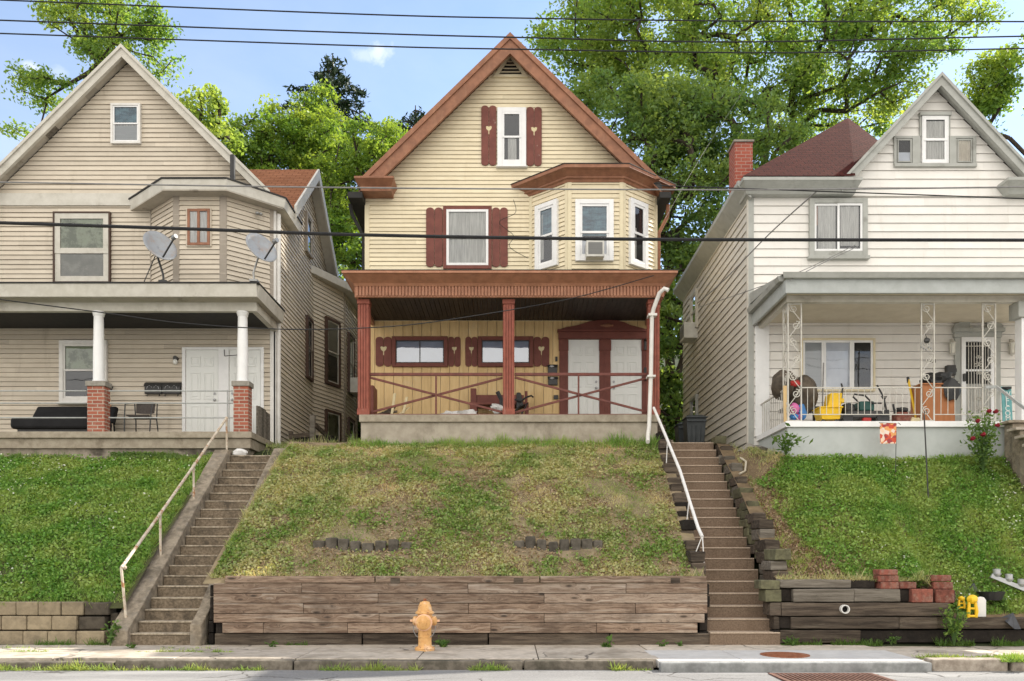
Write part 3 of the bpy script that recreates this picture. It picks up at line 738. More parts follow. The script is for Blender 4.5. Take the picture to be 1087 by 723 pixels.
tie(108, 396, 57, 92, 'tie_weathered', .03); tie(398, 500, 60, 95, 'tie_black', .1)
tie(160, 405, 95, 148, 'tie_weathered'); tie(405, 592, 95, 148, 'tie_weathered', .006)
tie(112, 160, 95, 148, 'tie_black', .10); tie(594, 640, 98, 150, 'tie_black', .09); tie(640, 830, 100, 150, 'tie_dark', .12)  # leading black piece stands in for the dark gap in this row
tie(112, 792, 150, 205, 'tie_dark'); tie(150, 584, 207, 257, 'tie_dark', -.01); tie(586, 740, 207, 257, 'tie_dark'); tie(742, 800, 207, 257, 'tie_dark', .05)
tie(104, 154, 207, 257, 'tie_black', .05); tie(105, 430, 260, 314, 'tie_dark', -.01); tie(432, 790, 262, 314, 'tie_black', .05)
tie(780, 1480, 212, 258, 'tie_dark', .06); tie(700, 1480, 262, 314, 'tie_black', .09)
for xa, xb, ya, yb, m in ((30, 106, 60, 98, 'tie_green'), (48, 112, 98, 148, 'tie_green'), (66, 110, 150, 204, 'tie_dark'), (82, 104, 206, 258, 'tie_dark'), (84, 104, 260, 314, 'tie_black')):
    tie(xa, xb, ya, yb, m, .0, .35)
b = MB(); b.lathe([(.064, 0), (.064, -.07), (.050, -.07), (.050, .05)], (qx(362), D, qz(176)), 20, 'y'); b.build('drain_pipe', 'white_plastic', tw, smooth=True)
b = MB(); b.lathe([(.049, -.01), (.049, .02)], (qx(362), D, qz(176)), 16, 'y'); b.build('pipe_hole', 'hole', tw)

# loose bricks on the tie wall
bl = [(505, 583, 17, 40, 'small red brick topmost of the three-high pile on the tie wall', .0), (505, 588, 41, 67, 'red brick in the middle of the three-high pile on the tie wall', .01),
      (512, 588, 68, 96, 'red brick at the bottom of the three-high pile on the tie wall', .0), (592, 662, 68, 95, 'single low brick lying between the two brick piles', .03),
      (636, 722, 96, 150, 'large rough square brick standing on the grey tie', -.02), (726, 808, 40, 66, 'pale-topped brick topmost of the pile nearest the yellow toys', .06),
      (734, 812, 68, 97, 'red brick second from top in the pile nearest the yellow toys', .04), (738, 812, 98, 152, 'broad cracked brick under the pile nearest the yellow toys', .0)]
for xa, xb, ya, yb, lab, o in bl:
    b = MB(); b.rand(); a = random.uniform(-.08, .08); c = Vector(((qx(xa)+qx(xb))/2, D+.12+o, 0)); hw = (qx(xb)-qx(xa))/2; hd = .10
    pts = [(c.x+math.cos(a)*i*hw-math.sin(a)*j*hd, c.y+math.sin(a)*i*hw+math.cos(a)*j*hd) for i, j in ((-1, -1), (1, -1), (1, 1), (-1, 1))]
    b.hexa([(p[0], p[1], qz(yb)) for p in pts]+[(p[0], p[1], qz(ya)) for p in pts])
    b.build('brick', 'brick_loose', bevel=.012, label=lab, cat='brick', group='loose bricks on the tie wall')

# edging stones half sunk in the centre slope
for nm, px0, px1, py in (('left', 340, 432, 588), ('right', 551, 634, 589)):
    n = 8
    for i in range(n):
        px = lerp(px0, px1, i/(n-1)); d = 12.95; z = zc(PX(px, d), d)
        bow = .10*(1-((i-(n-1)/2)/(n/2))**2)
        b = MB(); b.rand(); x = PX(px, d); hw = (px1-px0)/(n-1)*d/F/2*.9; y = d-.05-bow; hh = random.uniform(.11, .15) if 1 <= i <= 6 else .07; y += random.uniform(-.035, .035); hw *= random.uniform(.85, 1.08)
        z = zc(x, y); a = random.uniform(-.12, .12)
        b.hexa([(x-hw, y-.06+a*.1, z-.1), (x+hw, y-.06-a*.1, z-.1), (x+hw, y+.1, z-.1), (x-hw, y+.1, z-.1),
                (x-hw, y-.04+a*.1, z+hh), (x+hw, y-.04-a*.1, z+hh+a*.1), (x+hw, y+.1, z+hh), (x-hw, y+.1, z+hh)])
        where = ['first from its left end', 'second from its left end', 'third from its left end', 'fourth from its left end', 'fourth from its right end', 'third from its right end', 'second from its right end', 'last at its right end'][i]
        b.build('edging_stone', 'edging_grey', bevel=.02, label='grey edging block in the %s curved row on the slope, %s' % (nm, where), cat='edging stone', group='grey edging blocks on the centre slope')

# kerbside ironwork
mh = thing('manhole_cover', 'round rusty slotted grate set in the new pale concrete', 'manhole cover', (PX(833, 10.72), 10.72, 0))
b = MB(); zc0 = .006
b.lathe([(.31, -.02), (.31, zc0), (.275, zc0), (.275, -.02)], (PX(833, 10.72), 10.72, 0), 36); b.build('frame', 'rust', mh)
b = MB(); cxm = PX(833, 10.72)
for i in range(-5, 6):
    h = math.sqrt(max(0, .272**2-(i*.047)**2)); b.box(cxm-h, cxm+h, 10.72+i*.047-.013, 10.72+i*.047+.013, -.03, zc0+.004)
for i in range(-5, 6):
    h = math.sqrt(max(0, .272**2-(i*.047)**2)); b.box(cxm+i*.047-.009, cxm+i*.047+.009, 10.72-h, 10.72+h, -.03, zc0+.001)
b.build('grille', 'rust', mh)
b = MB(); b.lathe([(.29, -.02), (.29, -.008)], (cxm, 10.72, 0), 24); b.build('pit', 'hole', mh)
dg = thing('storm_drain', 'rusty barred storm drain grate in the road below the new kerb', 'drain', (PX(875, 9.5), 9.5, -.13))
x0, x1 = PX(822, 9.6), PX(935, 9.6)
b = MB(); b.box(x0, x1, 9.15, 9.19, -.16, -.118); b.box(x0, x1, 9.80, 9.84, -.16, -.118); b.box(x0, x0+.04, 9.19, 9.80, -.16, -.118); b.box(x1-.04, x1, 9.19, 9.80, -.16, -.118); b.build('frame', 'drain_rust', dg)
b = MB(); n = 22
for i in range(1, n): x = lerp(x0, x1, i/n); b.box(x-.011, x+.011, 9.19, 9.80, -.16, -.121)
b.build('grate_bars', 'drain_rust', dg)
b = MB(); b.box(x0+.03, x1-.03, 9.18, 9.81, -.152, -.131); b.build('pit', 'hole', dg)
# broken paving and rock by the head of the brown stairs
b = MB(); b.blob((PX(838, 15.6), 15.6, PZ(494, 15.6)), (.55, .35, .17), 14, 8, .35, 3); b.build('stone', 'stone', label='large flat grey rock beside the head of the brown stairs', cat='rock', smooth=True)
b = MB(); b.blob((PX(800, 16.2), 16.2, PZ(480, 16.2)), (.38, .28, .14), 12, 8, .5, 8); b.build('stone', 'stone', label='low earthy rock under the corner of the white house', cat='rock', smooth=True)
b = MB(); b.blob((PX(646-390, 16.3)-.02, 16.3, 3.36), (.15, .10, .08), 12, 8, .4, 5); b.build('stone', 'cloth_white', label='pale whitewashed rock at the head of the long concrete stairs', cat='rock', smooth=True)
b = MB(); pts = [(786, 486, 15.6), (792, 490, 15.4), (791, 500, 15.2), (785, 503, 15.1)]
b.tube([(PX(a, d), d, PZ(y, d)) for a, y, d in pts], .018, 6); b.build('rope_end', 'rope', label='short bent end of pale hose by the top of the mossy timbers', cat='hose', smooth=True)
# ================================================================== HOUSE BUILDERS
def win(h, fr, u0, u1, z0, z1, fmat='clean_white', fw=.06, smat='clean_white', sw=.035, kind='double', back='interior_dark', glass='glass', dep=.085, sill=.0, backs=None, split=.5, label=None):
    b = MB()
    b.fbox(fr, u0, u0+fw, -.02, dep, z0, z1); b.fbox(fr, u1-fw, u1, -.02, dep, z0, z1)
    b.fbox(fr, u0+fw, u1-fw, -.02, dep, z1-fw, z1); b.fbox(fr, u0+fw, u1-fw, -.02, dep-.003, z0, z0+fw)
    if sill: b.fbox(fr, u0-.03, u1+.03, -.02, dep+.035, z0-sill, z0-.002)
    w_ = b.build('window', fmat, h, bevel=.006, label=label)
    a0, a1, c0, c1 = u0+fw, u1-fw, z0+fw, z1-fw
    s = MB()
    def ring(p0, p1, q0, q1, n0, n1):
        s.fbox(fr, p0, p0+sw, n0, n1, q0, q1); s.fbox(fr, p1-sw, p1, n0, n1, q0, q1)
        s.fbox(fr, p0+sw, p1-sw, n0, n1, q0, q0+sw); s.fbox(fr, p0+sw, p1-sw, n0, n1, q1-sw, q1)
    if kind == 'double':
        zm = lerp(c0, c1, split); ring(a0, a1, c0, zm+sw*.5, .042, .058); ring(a0, a1, zm-sw*.5, c1, .050, .070)
    elif kind == 'slider':
        um = lerp(a0, a1, split); ring(a0, um+sw*.5, c0, c1, .042, .058); ring(um-sw*.5, a1, c0, c1, .050, .070)
    elif kind == 'triple':
        for q in range(3): ring(lerp(a0, a1, (0, .3, .70)[q]), lerp(a0, a1, (.3, .70, 1)[q]), c0, c1, .042, .062)
    else: ring(a0, a1, c0, c1, .042, .058)
    s.build('sash', smat, w_, bevel=.003)
    g = MB(); g.add([fr(a0, .049, c0), fr(a1, .049, c0), fr(a1, .049, c1), fr(a0, .049, c1)], [(0, 1, 2, 3)]); g.build('pane', glass, w_, recalc=False)
    for (m, t0, t1, v0, v1) in (backs or [(back, 0, 1, 0, 1)]):
        c = MB(); ua, ub = lerp(a0, a1, t0), lerp(a0, a1, t1); za, zb = lerp(c0, c1, v0), lerp(c0, c1, v1)
        wav = m.startswith('curtain')
        n = 24 if wav else 1; o = .028 if m == 'interior_dark' else .034
        vs = []
        for i in range(n+1):
            q = .004*math.sin(i*2.1)+.002*math.sin(i*5.3+1) if wav else 0
            u = lerp(ua, ub, i/n); vs += [fr(u, o+q, za), fr(u, o+q, zb)]
        c.add(vs, [(2*i, 2*i+2, 2*i+3, 2*i+1) for i in range(n)])
        c.build('curtain' if wav else ('blind' if m.startswith('blind') else 'dark_interior'), m, w_)  # 'blind' also covers panels coloured as tree and sky reflections
    return w_
def pwin(h, d, fr, x0, x1, y0, y1, **k): return win(h, fr, PX(x0, d), PX(x1, d), PZ(y1, d), PZ(y0, d), **k)

def door(h, fr, u0, u1, z0, z1, mat, hmat='satin_silver', hside=1, label=None):
    b = MB(); b.fbox(fr, u0, u1, -.02, .030, z0, z1); dr = b.build('door', mat, h, bevel=.004, label=label)
    p = MB(); W = u1-u0; H = z1-z0
    for ua, ub in ((.14, .45), (.55, .86)):
        for va, vb in ((.09, .40), (.47, .76), (.82, .93)):
            a0, a1, c0, c1 = u0+W*ua, u0+W*ub, z0+H*va, z0+H*vb
            for (q0, q1, r0, r1) in ((a0, a1, c0, c0+.03), (a0, a1, c1-.03, c1), (a0, a0+.03, c0+.03, c1-.03), (a1-.03, a1, c0+.03, c1-.03)): p.fbox(fr, q0, q1, .028, .043, r0, r1)
            p.fbox(fr, a0+.055, a1-.055, .028, .041, c0+.055, c1-.055)
    p.build('panel', mat, dr, bevel=.004)
    uh = u1-.07 if hside > 0 else u0+.07
    k = MB(); c = fr(uh, .06, z0+H*.46); k.blob(c, (.03, .03, .03), 10, 8); k.tube([fr(uh, .02, z0+H*.46), c], .014, 8)
    k.tube([fr(uh, .02, z0+H*.53), fr(uh, .05, z0+H*.53)], .026, 10); k.build('handle', hmat, dr, smooth=True)
    return dr

def offset_line(pts, d, wall_y):
    """outward (towards the street) offset of a plan polyline; ends slide along the wall"""
    segs = []
    for p, q in zip(pts[:-1], pts[1:]):
        u = (Vector(q)-Vector(p)).normalized(); n = Vector((u.y, -u.x)); segs.append((Vector(p)+n*d, u))
    def isect(a, ua, b, ub):
        den = ua.x*ub.y-ua.y*ub.x; w_ = b-a; t = (w_.x*ub.y-w_.y*ub.x)/den; return a+ua*t
    res = []
    a, u = segs[0]; res.append(a+u*((wall_y-a.y)/u.y) if abs(u.y) > .05 else a)
    for (a, ua), (b, ub) in zip(segs[:-1], segs[1:]): res.append(isect(a, ua, b, ub))
    a, u = segs[-1]; res.append(a+u*((wall_y-a.y)/u.y) if abs(u.y) > .05 else Vector(pts[-1])+Vector((u.y, -u.x))*d)
    return [(p.x, p.y) for p in res]

def loft(b, rings):
    """rings: list of (planpts, z); open strips joined, first and last capped with polygons"""
    n = len(rings[0][0]); vs = [(x, y, z) for pts, z in rings for x, y in pts]
    fs = []
    for j in range(len(rings)-1):
        for i in range(n-1): a = j*n+i; fs.append((a, a+1, a+1+n, a+n))
        fs.append((j*n+n-1, j*n, (j+1)*n, (j+1)*n+n-1))
    fs += [tuple(range(n-1, -1, -1)), tuple(range((len(rings)-1)*n, len(rings)*n))]
    return b.add(vs, fs)

def gable(h, ax, az, sl, xl, xr, yr, yb, yw, th, roofm, rakem, rh, soffm, rd=.05, rakes=(1, 1), cut=None, panels=False):
    k = math.sqrt(1+sl*sl); tv = th*k; zl_ = az-sl*(ax-xl); zr_ = az-sl*(xr-ax)
    b = MB(); b.prism([(xl, yr+.03, zl_), (ax, yr+.03, az), (xr, yr+.03, zr_), (xr, yr+.03, zr_-tv), (ax, yr+.03, az-tv), (xl, yr+.03, zl_-tv)], (0, yb-yr-.03, 0))
    b.build('roof', roofm, h)
    for s_, xe, ze in ((0, xl, zl_), (1, xr, zr_)):
        if not rakes[s_]: continue
        xa = ax
        if cut is not None:
            sg = -1 if s_ == 0 else 1; q = lambda h_: xa+sg*(az+.015-h_-cut)/sl
            b = MB(); b.prism([(q(0), yr-rd, cut), (xa, yr-rd, az+.015), (xa, yr-rd, az+.015-rh), (q(rh), yr-rd, cut)], (0, rd+.028, 0))
            b.prism([(q(-.015), yr-rd-.035, cut), (xa, yr-rd-.035, az+.03), (xa, yr-rd-.035, az+.03-rh*.32), (q(rh*.32-.015), yr-rd-.035, cut)], (0, .036, 0)); b.build('rake_board', rakem, h); continue
        b = MB(); b.prism([(xe, yr-rd, ze+.015), (xa, yr-rd, az+.015), (xa, yr-rd, az+.015-rh), (xe, yr-rd, ze+.015-rh)], (0, rd+.028, 0))
        # crown strip along the top edge of the rake
        b.prism([(xe, yr-rd-.035, ze+.03), (xa, yr-rd-.035, az+.03), (xa, yr-rd-.035, az+.03-rh*.32), (xe, yr-rd-.035, ze+.03-rh*.32)], (0, .036, 0))
        b.build('rake_board', rakem, h)
    for xe, ze in ((xl, zl_), (xr, zr_)):
        b = MB(); dk = MB()
        n = max(2, int(abs(ax-xe)/.21)) if panels else 1
        for q in range(n):
            t0, t1 = q/n, (q+1)/n; g = .004 if panels else 0; xa, xb = lerp(xe, ax, t0)+g*(1 if ax > xe else -1), lerp(xe, ax, t1); za, zb = lerp(ze, az, t0), lerp(ze, az, t1)
            tg = dk if panels and random.random() < .12 else b; tg.rand()
            tg.prism([(xa, yr+.029, za-tv-.002), (xb, yr+.029, zb-tv-.002), (xb, yr+.029, zb-tv-.03), (xa, yr+.029, za-tv-.03)], (0, yw-yr-.03, 0))
        b.build('soffit', soffm, h, kind=None)
        if dk.v: dk.build('stained_soffit', 'tie_weathered', h)

# ================================================================== LEFT HOUSE
DL = 18.1
H1 = thing('taupe_house', 'taupe clapboard house with white gable trim and a corner bay above its deep porch', 'house', (-8.5, 18.1, 3.3))
FL = Fr((0, DL), (1, 0), (0, -1))
AX, AZ, SL = PX(130, 17.85), PZ(50, 17.85), .986
WL, WR = -11.95, -5.2
b = MB(); b.siding(FL, 3.3, AZ-.22, lambda z: max(WL, AX-(AZ-.21-z)/SL), lambda z: min(WR, AX+(AZ-.21-z)/SL), .103, lap=.022)
b.build('front_wall', 'taupe_siding', H1)
b = MB(); b.box(WL, WR-.05, DL+.045, 26.5, 3.0, 8.9); b.prism([(WL+.05, DL+.045, 8.9), (AX, DL+.045, AZ-.3), (WR-.05, DL+.045, 8.9)], (0, 8, 0)); b.build('wall_core', 'taupe_siding', H1)
FS = Fr((WR, DL), (0, 1), (1, 0))
b = MB(); b.siding(FS, 3.1, 8.95, lambda z: 0.0, lambda z: 3.62, .103, lap=.022)
# cross gable on the side
b.siding(FS, 8.95, 10.95, lambda z: max(0.35, 2.9-(11.0-z)/.80), lambda z: min(5.4, 2.9+(11.0-z)/.80), .103, lap=.022)
b.build('side_wall', 'taupe_siding', H1)
gable(H1, AX, AZ, SL, WL-.35, WR-.02, 17.85, 26, DL, .10, 'shingle_grey', 'dull_white', .25, 'soffit', panels=True)
b = MB(); b.fbox(FL, WL-.1, PX(146, DL), -.01, .05, PZ(219, DL), PZ(206, DL)); b.build('frieze_board', 'dull_white', H1, bevel=.004)
b = MB(); b.box(WL-.45, WL+.28, 17.66, DL, PZ(216, 17.7), PZ(204, 17.7)); b.build('eave_return', 'dull_white', H1, bevel=.01)
# cross gable roof
y0, yp, y1 = 18.75, 21.0, 23.35; zp, ze = PZ(180, 21.0), 9.30
b = MB()
b.prism([(AX, y0, ze), (AX, yp, zp), (AX, yp, zp-.12), (AX, y0, ze-.12)], (-4.95-AX, 0, 0)); b.prism([(AX, y1, ze), (AX, yp, zp), (AX, yp, zp-.12), (AX, y1, ze-.12)], (-4.95-AX, 0, 0))
b.build('cross_roof', 'shingle_tan', H1)
b = MB()
for ye in (y0, y1): b.prism([(-4.948, ye, ze+.01), (-4.948, yp, zp+.01), (-4.948, yp, zp-.27), (-4.948, ye, ze-.27)], (.05, 0, 0))
b.prism([(-5.19, y1, ze-.125), (-5.19, yp, zp-.125), (-5.19, yp, zp-.15), (-5.19, y1, ze-.15)], (.24, 0, 0))
b.build('rake_board', 'dull_white', H1)
# corner boards and drain pipe
b = MB(); b.fbox(FL, WR-.10, WR+.02, -.02, .03, 3.2, 6.3); b.build('corner_board', 'white_paint', H1, bevel=.004)
b = MB(); b.fbox(FS, -.03, .05, -.02, .03, 3.2, 8.9); b.build('corner_board', 'white_paint', H1, bevel=.004)
b = MB(); b.tube([(WR+.07, DL+.05, 3.3), (WR+.07, DL+.05, 8.85)], .045, 10); b.build('drain_pipe', 'white_paint', H1, smooth=True)
# windows of the front
pwin(H1, DL, FL, 119, 150.5, 111.5, 154, fmat='white_paint', fw=.05, sw=.03, backs=[('curtain_teal', 0, 1, .5, 1), ('blind_grey', 0, 1, 0, .5), ('curtain_white', .05, .95, .44, .55)], glass='glass')
pwin(H1, DL, FL, 58, 118.5, 226, 301.5, fmat='window_brown', fw=.035, smat='dull_white', sw=.12, backs=[('blind_tree_reflection', 0, 1, .45, 1), ('blind_olive_reflection', 0, 1, 0, .45)], glass='glass_mid', split=.45)
pwin(H1, DL, FL, 64.5, 115, 362, 427.5, fmat='white_paint', fw=.09, smat='white_paint', sw=.04, backs=[('interior_dark', 0, 1, 0, .55), ('blind_tree_reflection', 0, 1, .55, 1)], glass='glass_mid', sill=.05, split=.52)
# corner bay on the upper floor
BP = [(-7.92, DL), (-7.12, 17.4), (-6.03, 17.4), (-5.22, DL)]
zb0, zb1 = 6.45, 8.93
for i, (p, q) in enumerate(zip(BP[:-1], BP[1:])):
    u = (Vector(q)-Vector(p)); L = u.length; u.normalize(); fb = Fr(p, u, (u.y, -u.x))
    b = MB(); b.siding(fb, zb0, zb1, lambda z: 0.0, lambda z, L=L: L, .103, lap=.022, rb=False); b.build('bay_wall', 'taupe_siding', H1)
    if i == 1:
        b = MB(); b.fbox(fb, -.02, .11, -.02, .022, zb0, zb1); b.fbox(fb, L-.13, L+.02, -.02, .022, zb0, zb1); b.build('bay_post', 'taupe_post', H1)
        win(H1, fb, PX(198.5, 17.4)-p[0], PX(225, 17.4)-p[0], PZ(262.5, 17.4), PZ(221.5, 17.4), fmat='taupe_siding', fw=.025, smat='brown_trim', sw=.055, kind='slider', back='curtain_white', glass='glass_mid', dep=.05)
    elif i == 2:
        b = MB(); b.fbox(fb, L-.10, L, -.02, .022, zb0, zb1); b.build('bay_post', 'taupe_post', H1)
        b = MB(); b.tube([fb(L*.62, .02, 8.75), fb(L*.62, .10, 8.72)], .02, 6); b.blob(fb(L*.62-.03, .12, 8.70), (.045, .045, .035), 8, 6); b.blob(fb(L*.62+.05, .12, 8.70), (.045, .045, .035), 8, 6); b.build('flood_light', 'grey_metal', H1, smooth=True)
    else:
        b = MB(); b.fbox(fb, 0, .05, -.02, .022, zb0, zb1); b.build('bay_post', 'taupe_post', H1)
o1 = offset_line(BP, .30, DL-.001); o2 = offset_line(BP, .33, DL-.001)
o1[-1] = (-4.97, 18.0); o2[-1] = (-4.94, 18.0)
b = MB(); loft(b, [(o1+[(-4.97, 19.4), (o1[0][0], 19.4)], 8.93), (o2+[(-4.94, 19.4), (o2[0][0], 19.4)], 9.13)]); b.build('bay_eave', 'dull_white', H1)
b = MB(); o3 = offset_line(BP, .35, DL-.001); o3[-1] = (-4.92, 18.0); o4 = offset_line(BP, -.3, DL-.001); o4[-1] = (-5.4, 18.0)
loft(b, [(o3+[(-4.92, 19.42), (o3[0][0], 19.42)], 9.132), (o3+[(-4.92, 19.42), (o3[0][0], 19.42)], 9.165), (o4+[(-5.6, 19.3), (o4[0][0], 19.3)], 9.32)]); b.build('bay_roof', 'black_edge', H1)
b = MB(); n0 = offset_line(BP, .02, DL-.001); loft(b, [(o1[:3]+[(-4.99, 18.0), (-4.99, DL-.002), o1[0]], 8.905), (o1[:3]+[(-4.99, 18.0), (-4.99, DL-.002), o1[0]], 8.927)]); b.build('bay_soffit', 'soffit', H1)
b = MB(); b.tube([(PX(247, 17.5), 17.5, 9.1), (PX(247, 17.5), 17.5, PZ(165, 17.5))], .055, 10); b.build('vent_pipe', 'black_plastic', H1, smooth=True)
# side bay (two storeys) further back
SB = [(-5.2, 21.55), (-4.66, 23.0), (-4.62, 24.6)]
zt = PZ(297, 22.2)
for i, (p, q) in enumerate(zip(SB[:-1], SB[1:])):
    u = Vector(q)-Vector(p); L = u.length; u.normalize(); fb = Fr(p, u, (u.y, -u.x))
    b = MB(); b.siding(fb, 3.2, zt-.1, lambda z: 0.0, lambda z, L=L: L, .103, lap=.022, rb=False); b.build('side_bay_wall', 'taupe_siding', H1)
    b = MB(); b.fbox(fb, L-.08, L+.01, -.02, .02, 3.2, zt-.1); b.build('bay_post', 'taupe_post', H1)
    if i == 0:
        win(H1, fb, .52, 1.22, 5.98, 7.78, fmat='window_brown', fw=.08, smat='dull_white', sw=.03, backs=[('blind_grey', 0, 1, .45, 1), ('interior_dark', 0, 1, 0, .45)], glass='glass_mid')
        win(H1, fb, .52, 1.25, 3.75, 5.30, fmat='window_brown', fw=.07, smat='dull_white', sw=.03, backs=[('blind_tree_reflection', 0, 1, .5, 1), ('interior_dark', 0, 1, 0, .5)], glass='glass_mid')
    else:
        win(H1, fb, .25, .95, 6.0, 7.7, fmat='window_brown', fw=.08, smat='dull_white', sw=.03, back='blind_grey', glass='glass_mid')
        win(H1, fb, .25, .95, 3.75, 5.3, fmat='window_brown', fw=.07, smat='dull_white', sw=.03, back='interior_dark', glass='glass_mid')
so = [(-5.25, 21.2), (-4.40, 22.9), (-4.32, 24.9)]
b = MB(); loft(b, [(so+[(-6.2, 24.9), (-6.2, 21.2)], zt-.11), (so+[(-6.2, 24.9), (-6.2, 21.2)], zt+.10)]); b.build('side_bay_eave', 'dull_white', H1, bevel=.01)
b = MB(); loft(b, [(so+[(-6.2, 24.9), (-6.2, 21.2)], zt+.102), ([(-5.6, 21.6), (-5.2, 23), (-5.2, 24.5), (-6.2, 24.5), (-6.2, 21.6)], zt+.35)]); b.build('side_bay_roof', 'shingle_grey', H1)
# side-wall windows
win(H1, FS, 2.62, 3.22, 5.85, 7.42, fmat='window_brown', fw=.07, smat='taupe_post', sw=.03, back='interior_dark')
win(H1, FS, 2.55, 3.15, 9.0, 10.0, fmat='taupe_post', fw=.07, smat='dull_white', sw=.03, back='interior_dark')
# porch: slab, foundation, piers, columns, beam, roof
yS = 16.5; zS = PZ(458, yS); xS = PX(267, yS)
b = MB(); b.box(-13, xS, yS, DL-.03, zS-.13, zS); b.build('porch_slab', 'slab_concrete', H1, bevel=.012)
b = MB(); b.box(-13, xS-.04, yS+.06, DL-.03, zS-.33, zS-.131); b.build('slab_course', 'slab_concrete', H1, bevel=.01)
b = MB(); b.box(-13, xS-.10, yS+.12, DL-.03, 2.9, zS-.331); b.build('porch_foundation', 'left_foundation', H1, bevel=.01)
b = MB(); b.box(-13, PX(150, 16.35), 16.36, 16.62, 2.9, PZ(484, 16.4)); b.build('old_footing', 'left_foundation', H1, bevel=.02)
for (pa, pb, ca, cb) in ((92.5, 110.8, 98, 109), (247.6, 263.5, 251, 262)):
    yq = yS+.04; x0, x1 = PX(pa, yq), PX(pb, yq); cxx = (x0+x1)/2
    b = MB(); b.box(x0, x1, yq, yq+.24, zS+.002, PZ(410, yq)); pr = b.build('brick_pier', 'brick_pier', H1, bevel=.006)
    b = MB(); b.box(x0-.03, x1+.03, yq-.03, yq+.27, PZ(410, yq)+.001, PZ(404.5, yq)); b.build('pier_cap', 'cap_grey', pr, bevel=.01)
    b = MB(); b.lathe([(.118, PZ(404.5, yq)+.002), (.118, PZ(402.5, yq)), (.108, PZ(402, yq)), (.106, PZ(370, yq)), (.092, PZ(331, 16.65)-.10), (.105, PZ(331, 16.65)-.085), (.11, PZ(331, 16.65)-.04), (.12, PZ(331, 16.65)-.035), (.12, PZ(331, 16.65)-.001)], (cxx, yq+.12, 0), 20)
    b.build('porch_column', 'clean_white', H1, smooth=True)
zB0, zB1 = PZ(331, 16.65), PZ(317, 16.65); xR = -5.02
b = MB(); b.box(-13, xR-.12, 16.60, 16.72, zB0, zB1); b.box(xR-.24, xR-.12, 16.725, DL-.04, zB0, zB1); b.build('porch_beam', 'dull_white', H1, bevel=.006)
yF = 16.2; zF0, zF1 = PZ(314, yF), PZ(301, yF)
b = MB(); b.prism([(-13, yF+.05, zF0), (-13, yF, zF1), (-13, yF+.10, zF1), (-13, yF+.10, zF0)], (xR+13.0, 0, 0)); b.prism([(xR, yF+.10, zF0), (xR+.04, yF+.10, zF1), (xR-.08, yF+.10, zF1), (xR-.08, yF+.10, zF0)], (0, DL-yF-.13, 0)); b.build('porch_fascia', 'dull_white', H1)
b = MB(); b.box(-13, xR-.01, yF+.11, 16.6, zF0-.004, zF0+.02); b.box(xR-.11, xR-.01, 16.6, DL-.04, zF0-.004, zF0+.02); b.build('porch_soffit', 'soffit', H1)
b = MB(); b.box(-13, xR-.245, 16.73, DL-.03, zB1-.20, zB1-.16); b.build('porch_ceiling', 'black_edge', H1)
b = MB(); b.prism([(-13, yF-.02, zF1+.003), (-13, yF-.02, zF1+.03), (-13, DL, zF1+.05), (-13, DL, zF1+.02)], (xR+13.05, 0, 0)); b.build('porch_roof', 'black_edge', H1)
# porch doors
z0 = zS; zt_ = PZ(372, DL)
door(H1, FL, PX(198, DL), PX(232, DL), z0, zt_, 'door_white', hside=1); door(H1, FL, PX(244, DL), PX(277, DL), z0, zt_, 'door_white', hside=-1)
b = MB()
for a, c in ((194, 197.6), (232.4, 243.6), (277.4, 280.5)): b.fbox(FL, PX(a, DL), PX(c, DL), -.02, .05, z0, zt_+.06)
b.fbox(FL, PX(197.6, DL), PX(232.4, DL), -.02, .046, zt_+.004, zt_+.06); b.fbox(FL, PX(243.6, DL), PX(277.4, DL), -.02, .046, zt_+.004, zt_+.06); b.build('door_frame', 'clean_white', H1, bevel=.005)
b = MB(); c = FL(PX(187.5, DL), .07, PZ(383.5, DL)); b.lathe([(.05, 0), (.05, .02), (.02, .03)], FL(PX(187.5, DL), .0, PZ(382, DL)), 10); b.tube([FL(PX(187.5, DL), .0, PZ(381, DL)), FL(PX(187.5, DL), .09, PZ(381, DL))], .05, 10); pl = b.build('porch_lamp', 'black_metal', H1, smooth=True)
b = MB(); b.blob(FL(PX(187.5, DL), .075, PZ(385, DL)), (.05, .05, .06), 10, 8); b.build('bulb', 'bulb', pl, smooth=True)
# pipe railing between the piers
yq = yS+.12; b = MB()
for py in (415, 428, 443.5):
    for xa, xb in ((-40, 92), (115.5, 247)): b.tube([(PX(xa, yq), yq, PZ(py, yq)), (PX(xb, yq), yq, PZ(py, yq))], .014, 6)
b.tube([(PX(241.5, yq), yq, zS), (PX(241.5, yq), yq, PZ(414, yq))], .014, 6); b.build('porch_railing', 'rail_grey', H1, smooth=True)
b = MB(); xg = xS-.06
for i in range(6): b.rand(); y = 17.05+i*.15; b.box(xg-.02, xg+.01, y+.004, y+.14, zS-.05, zS+.62+random.uniform(-.02, .02))
b.build('board_screen', 'tie_weathered', H1)
b = MB(); b.tube([FL(PX(239, DL), .06, PZ(372, DL)), FL(PX(240, DL), .10, PZ(378, DL)), FL(PX(247, DL), .5, PZ(384, DL)), (PX(254, 16.75), 16.60, PZ(379, 16.75))], .008, 5); b.build('loose_wire', 'cable_black', H1)

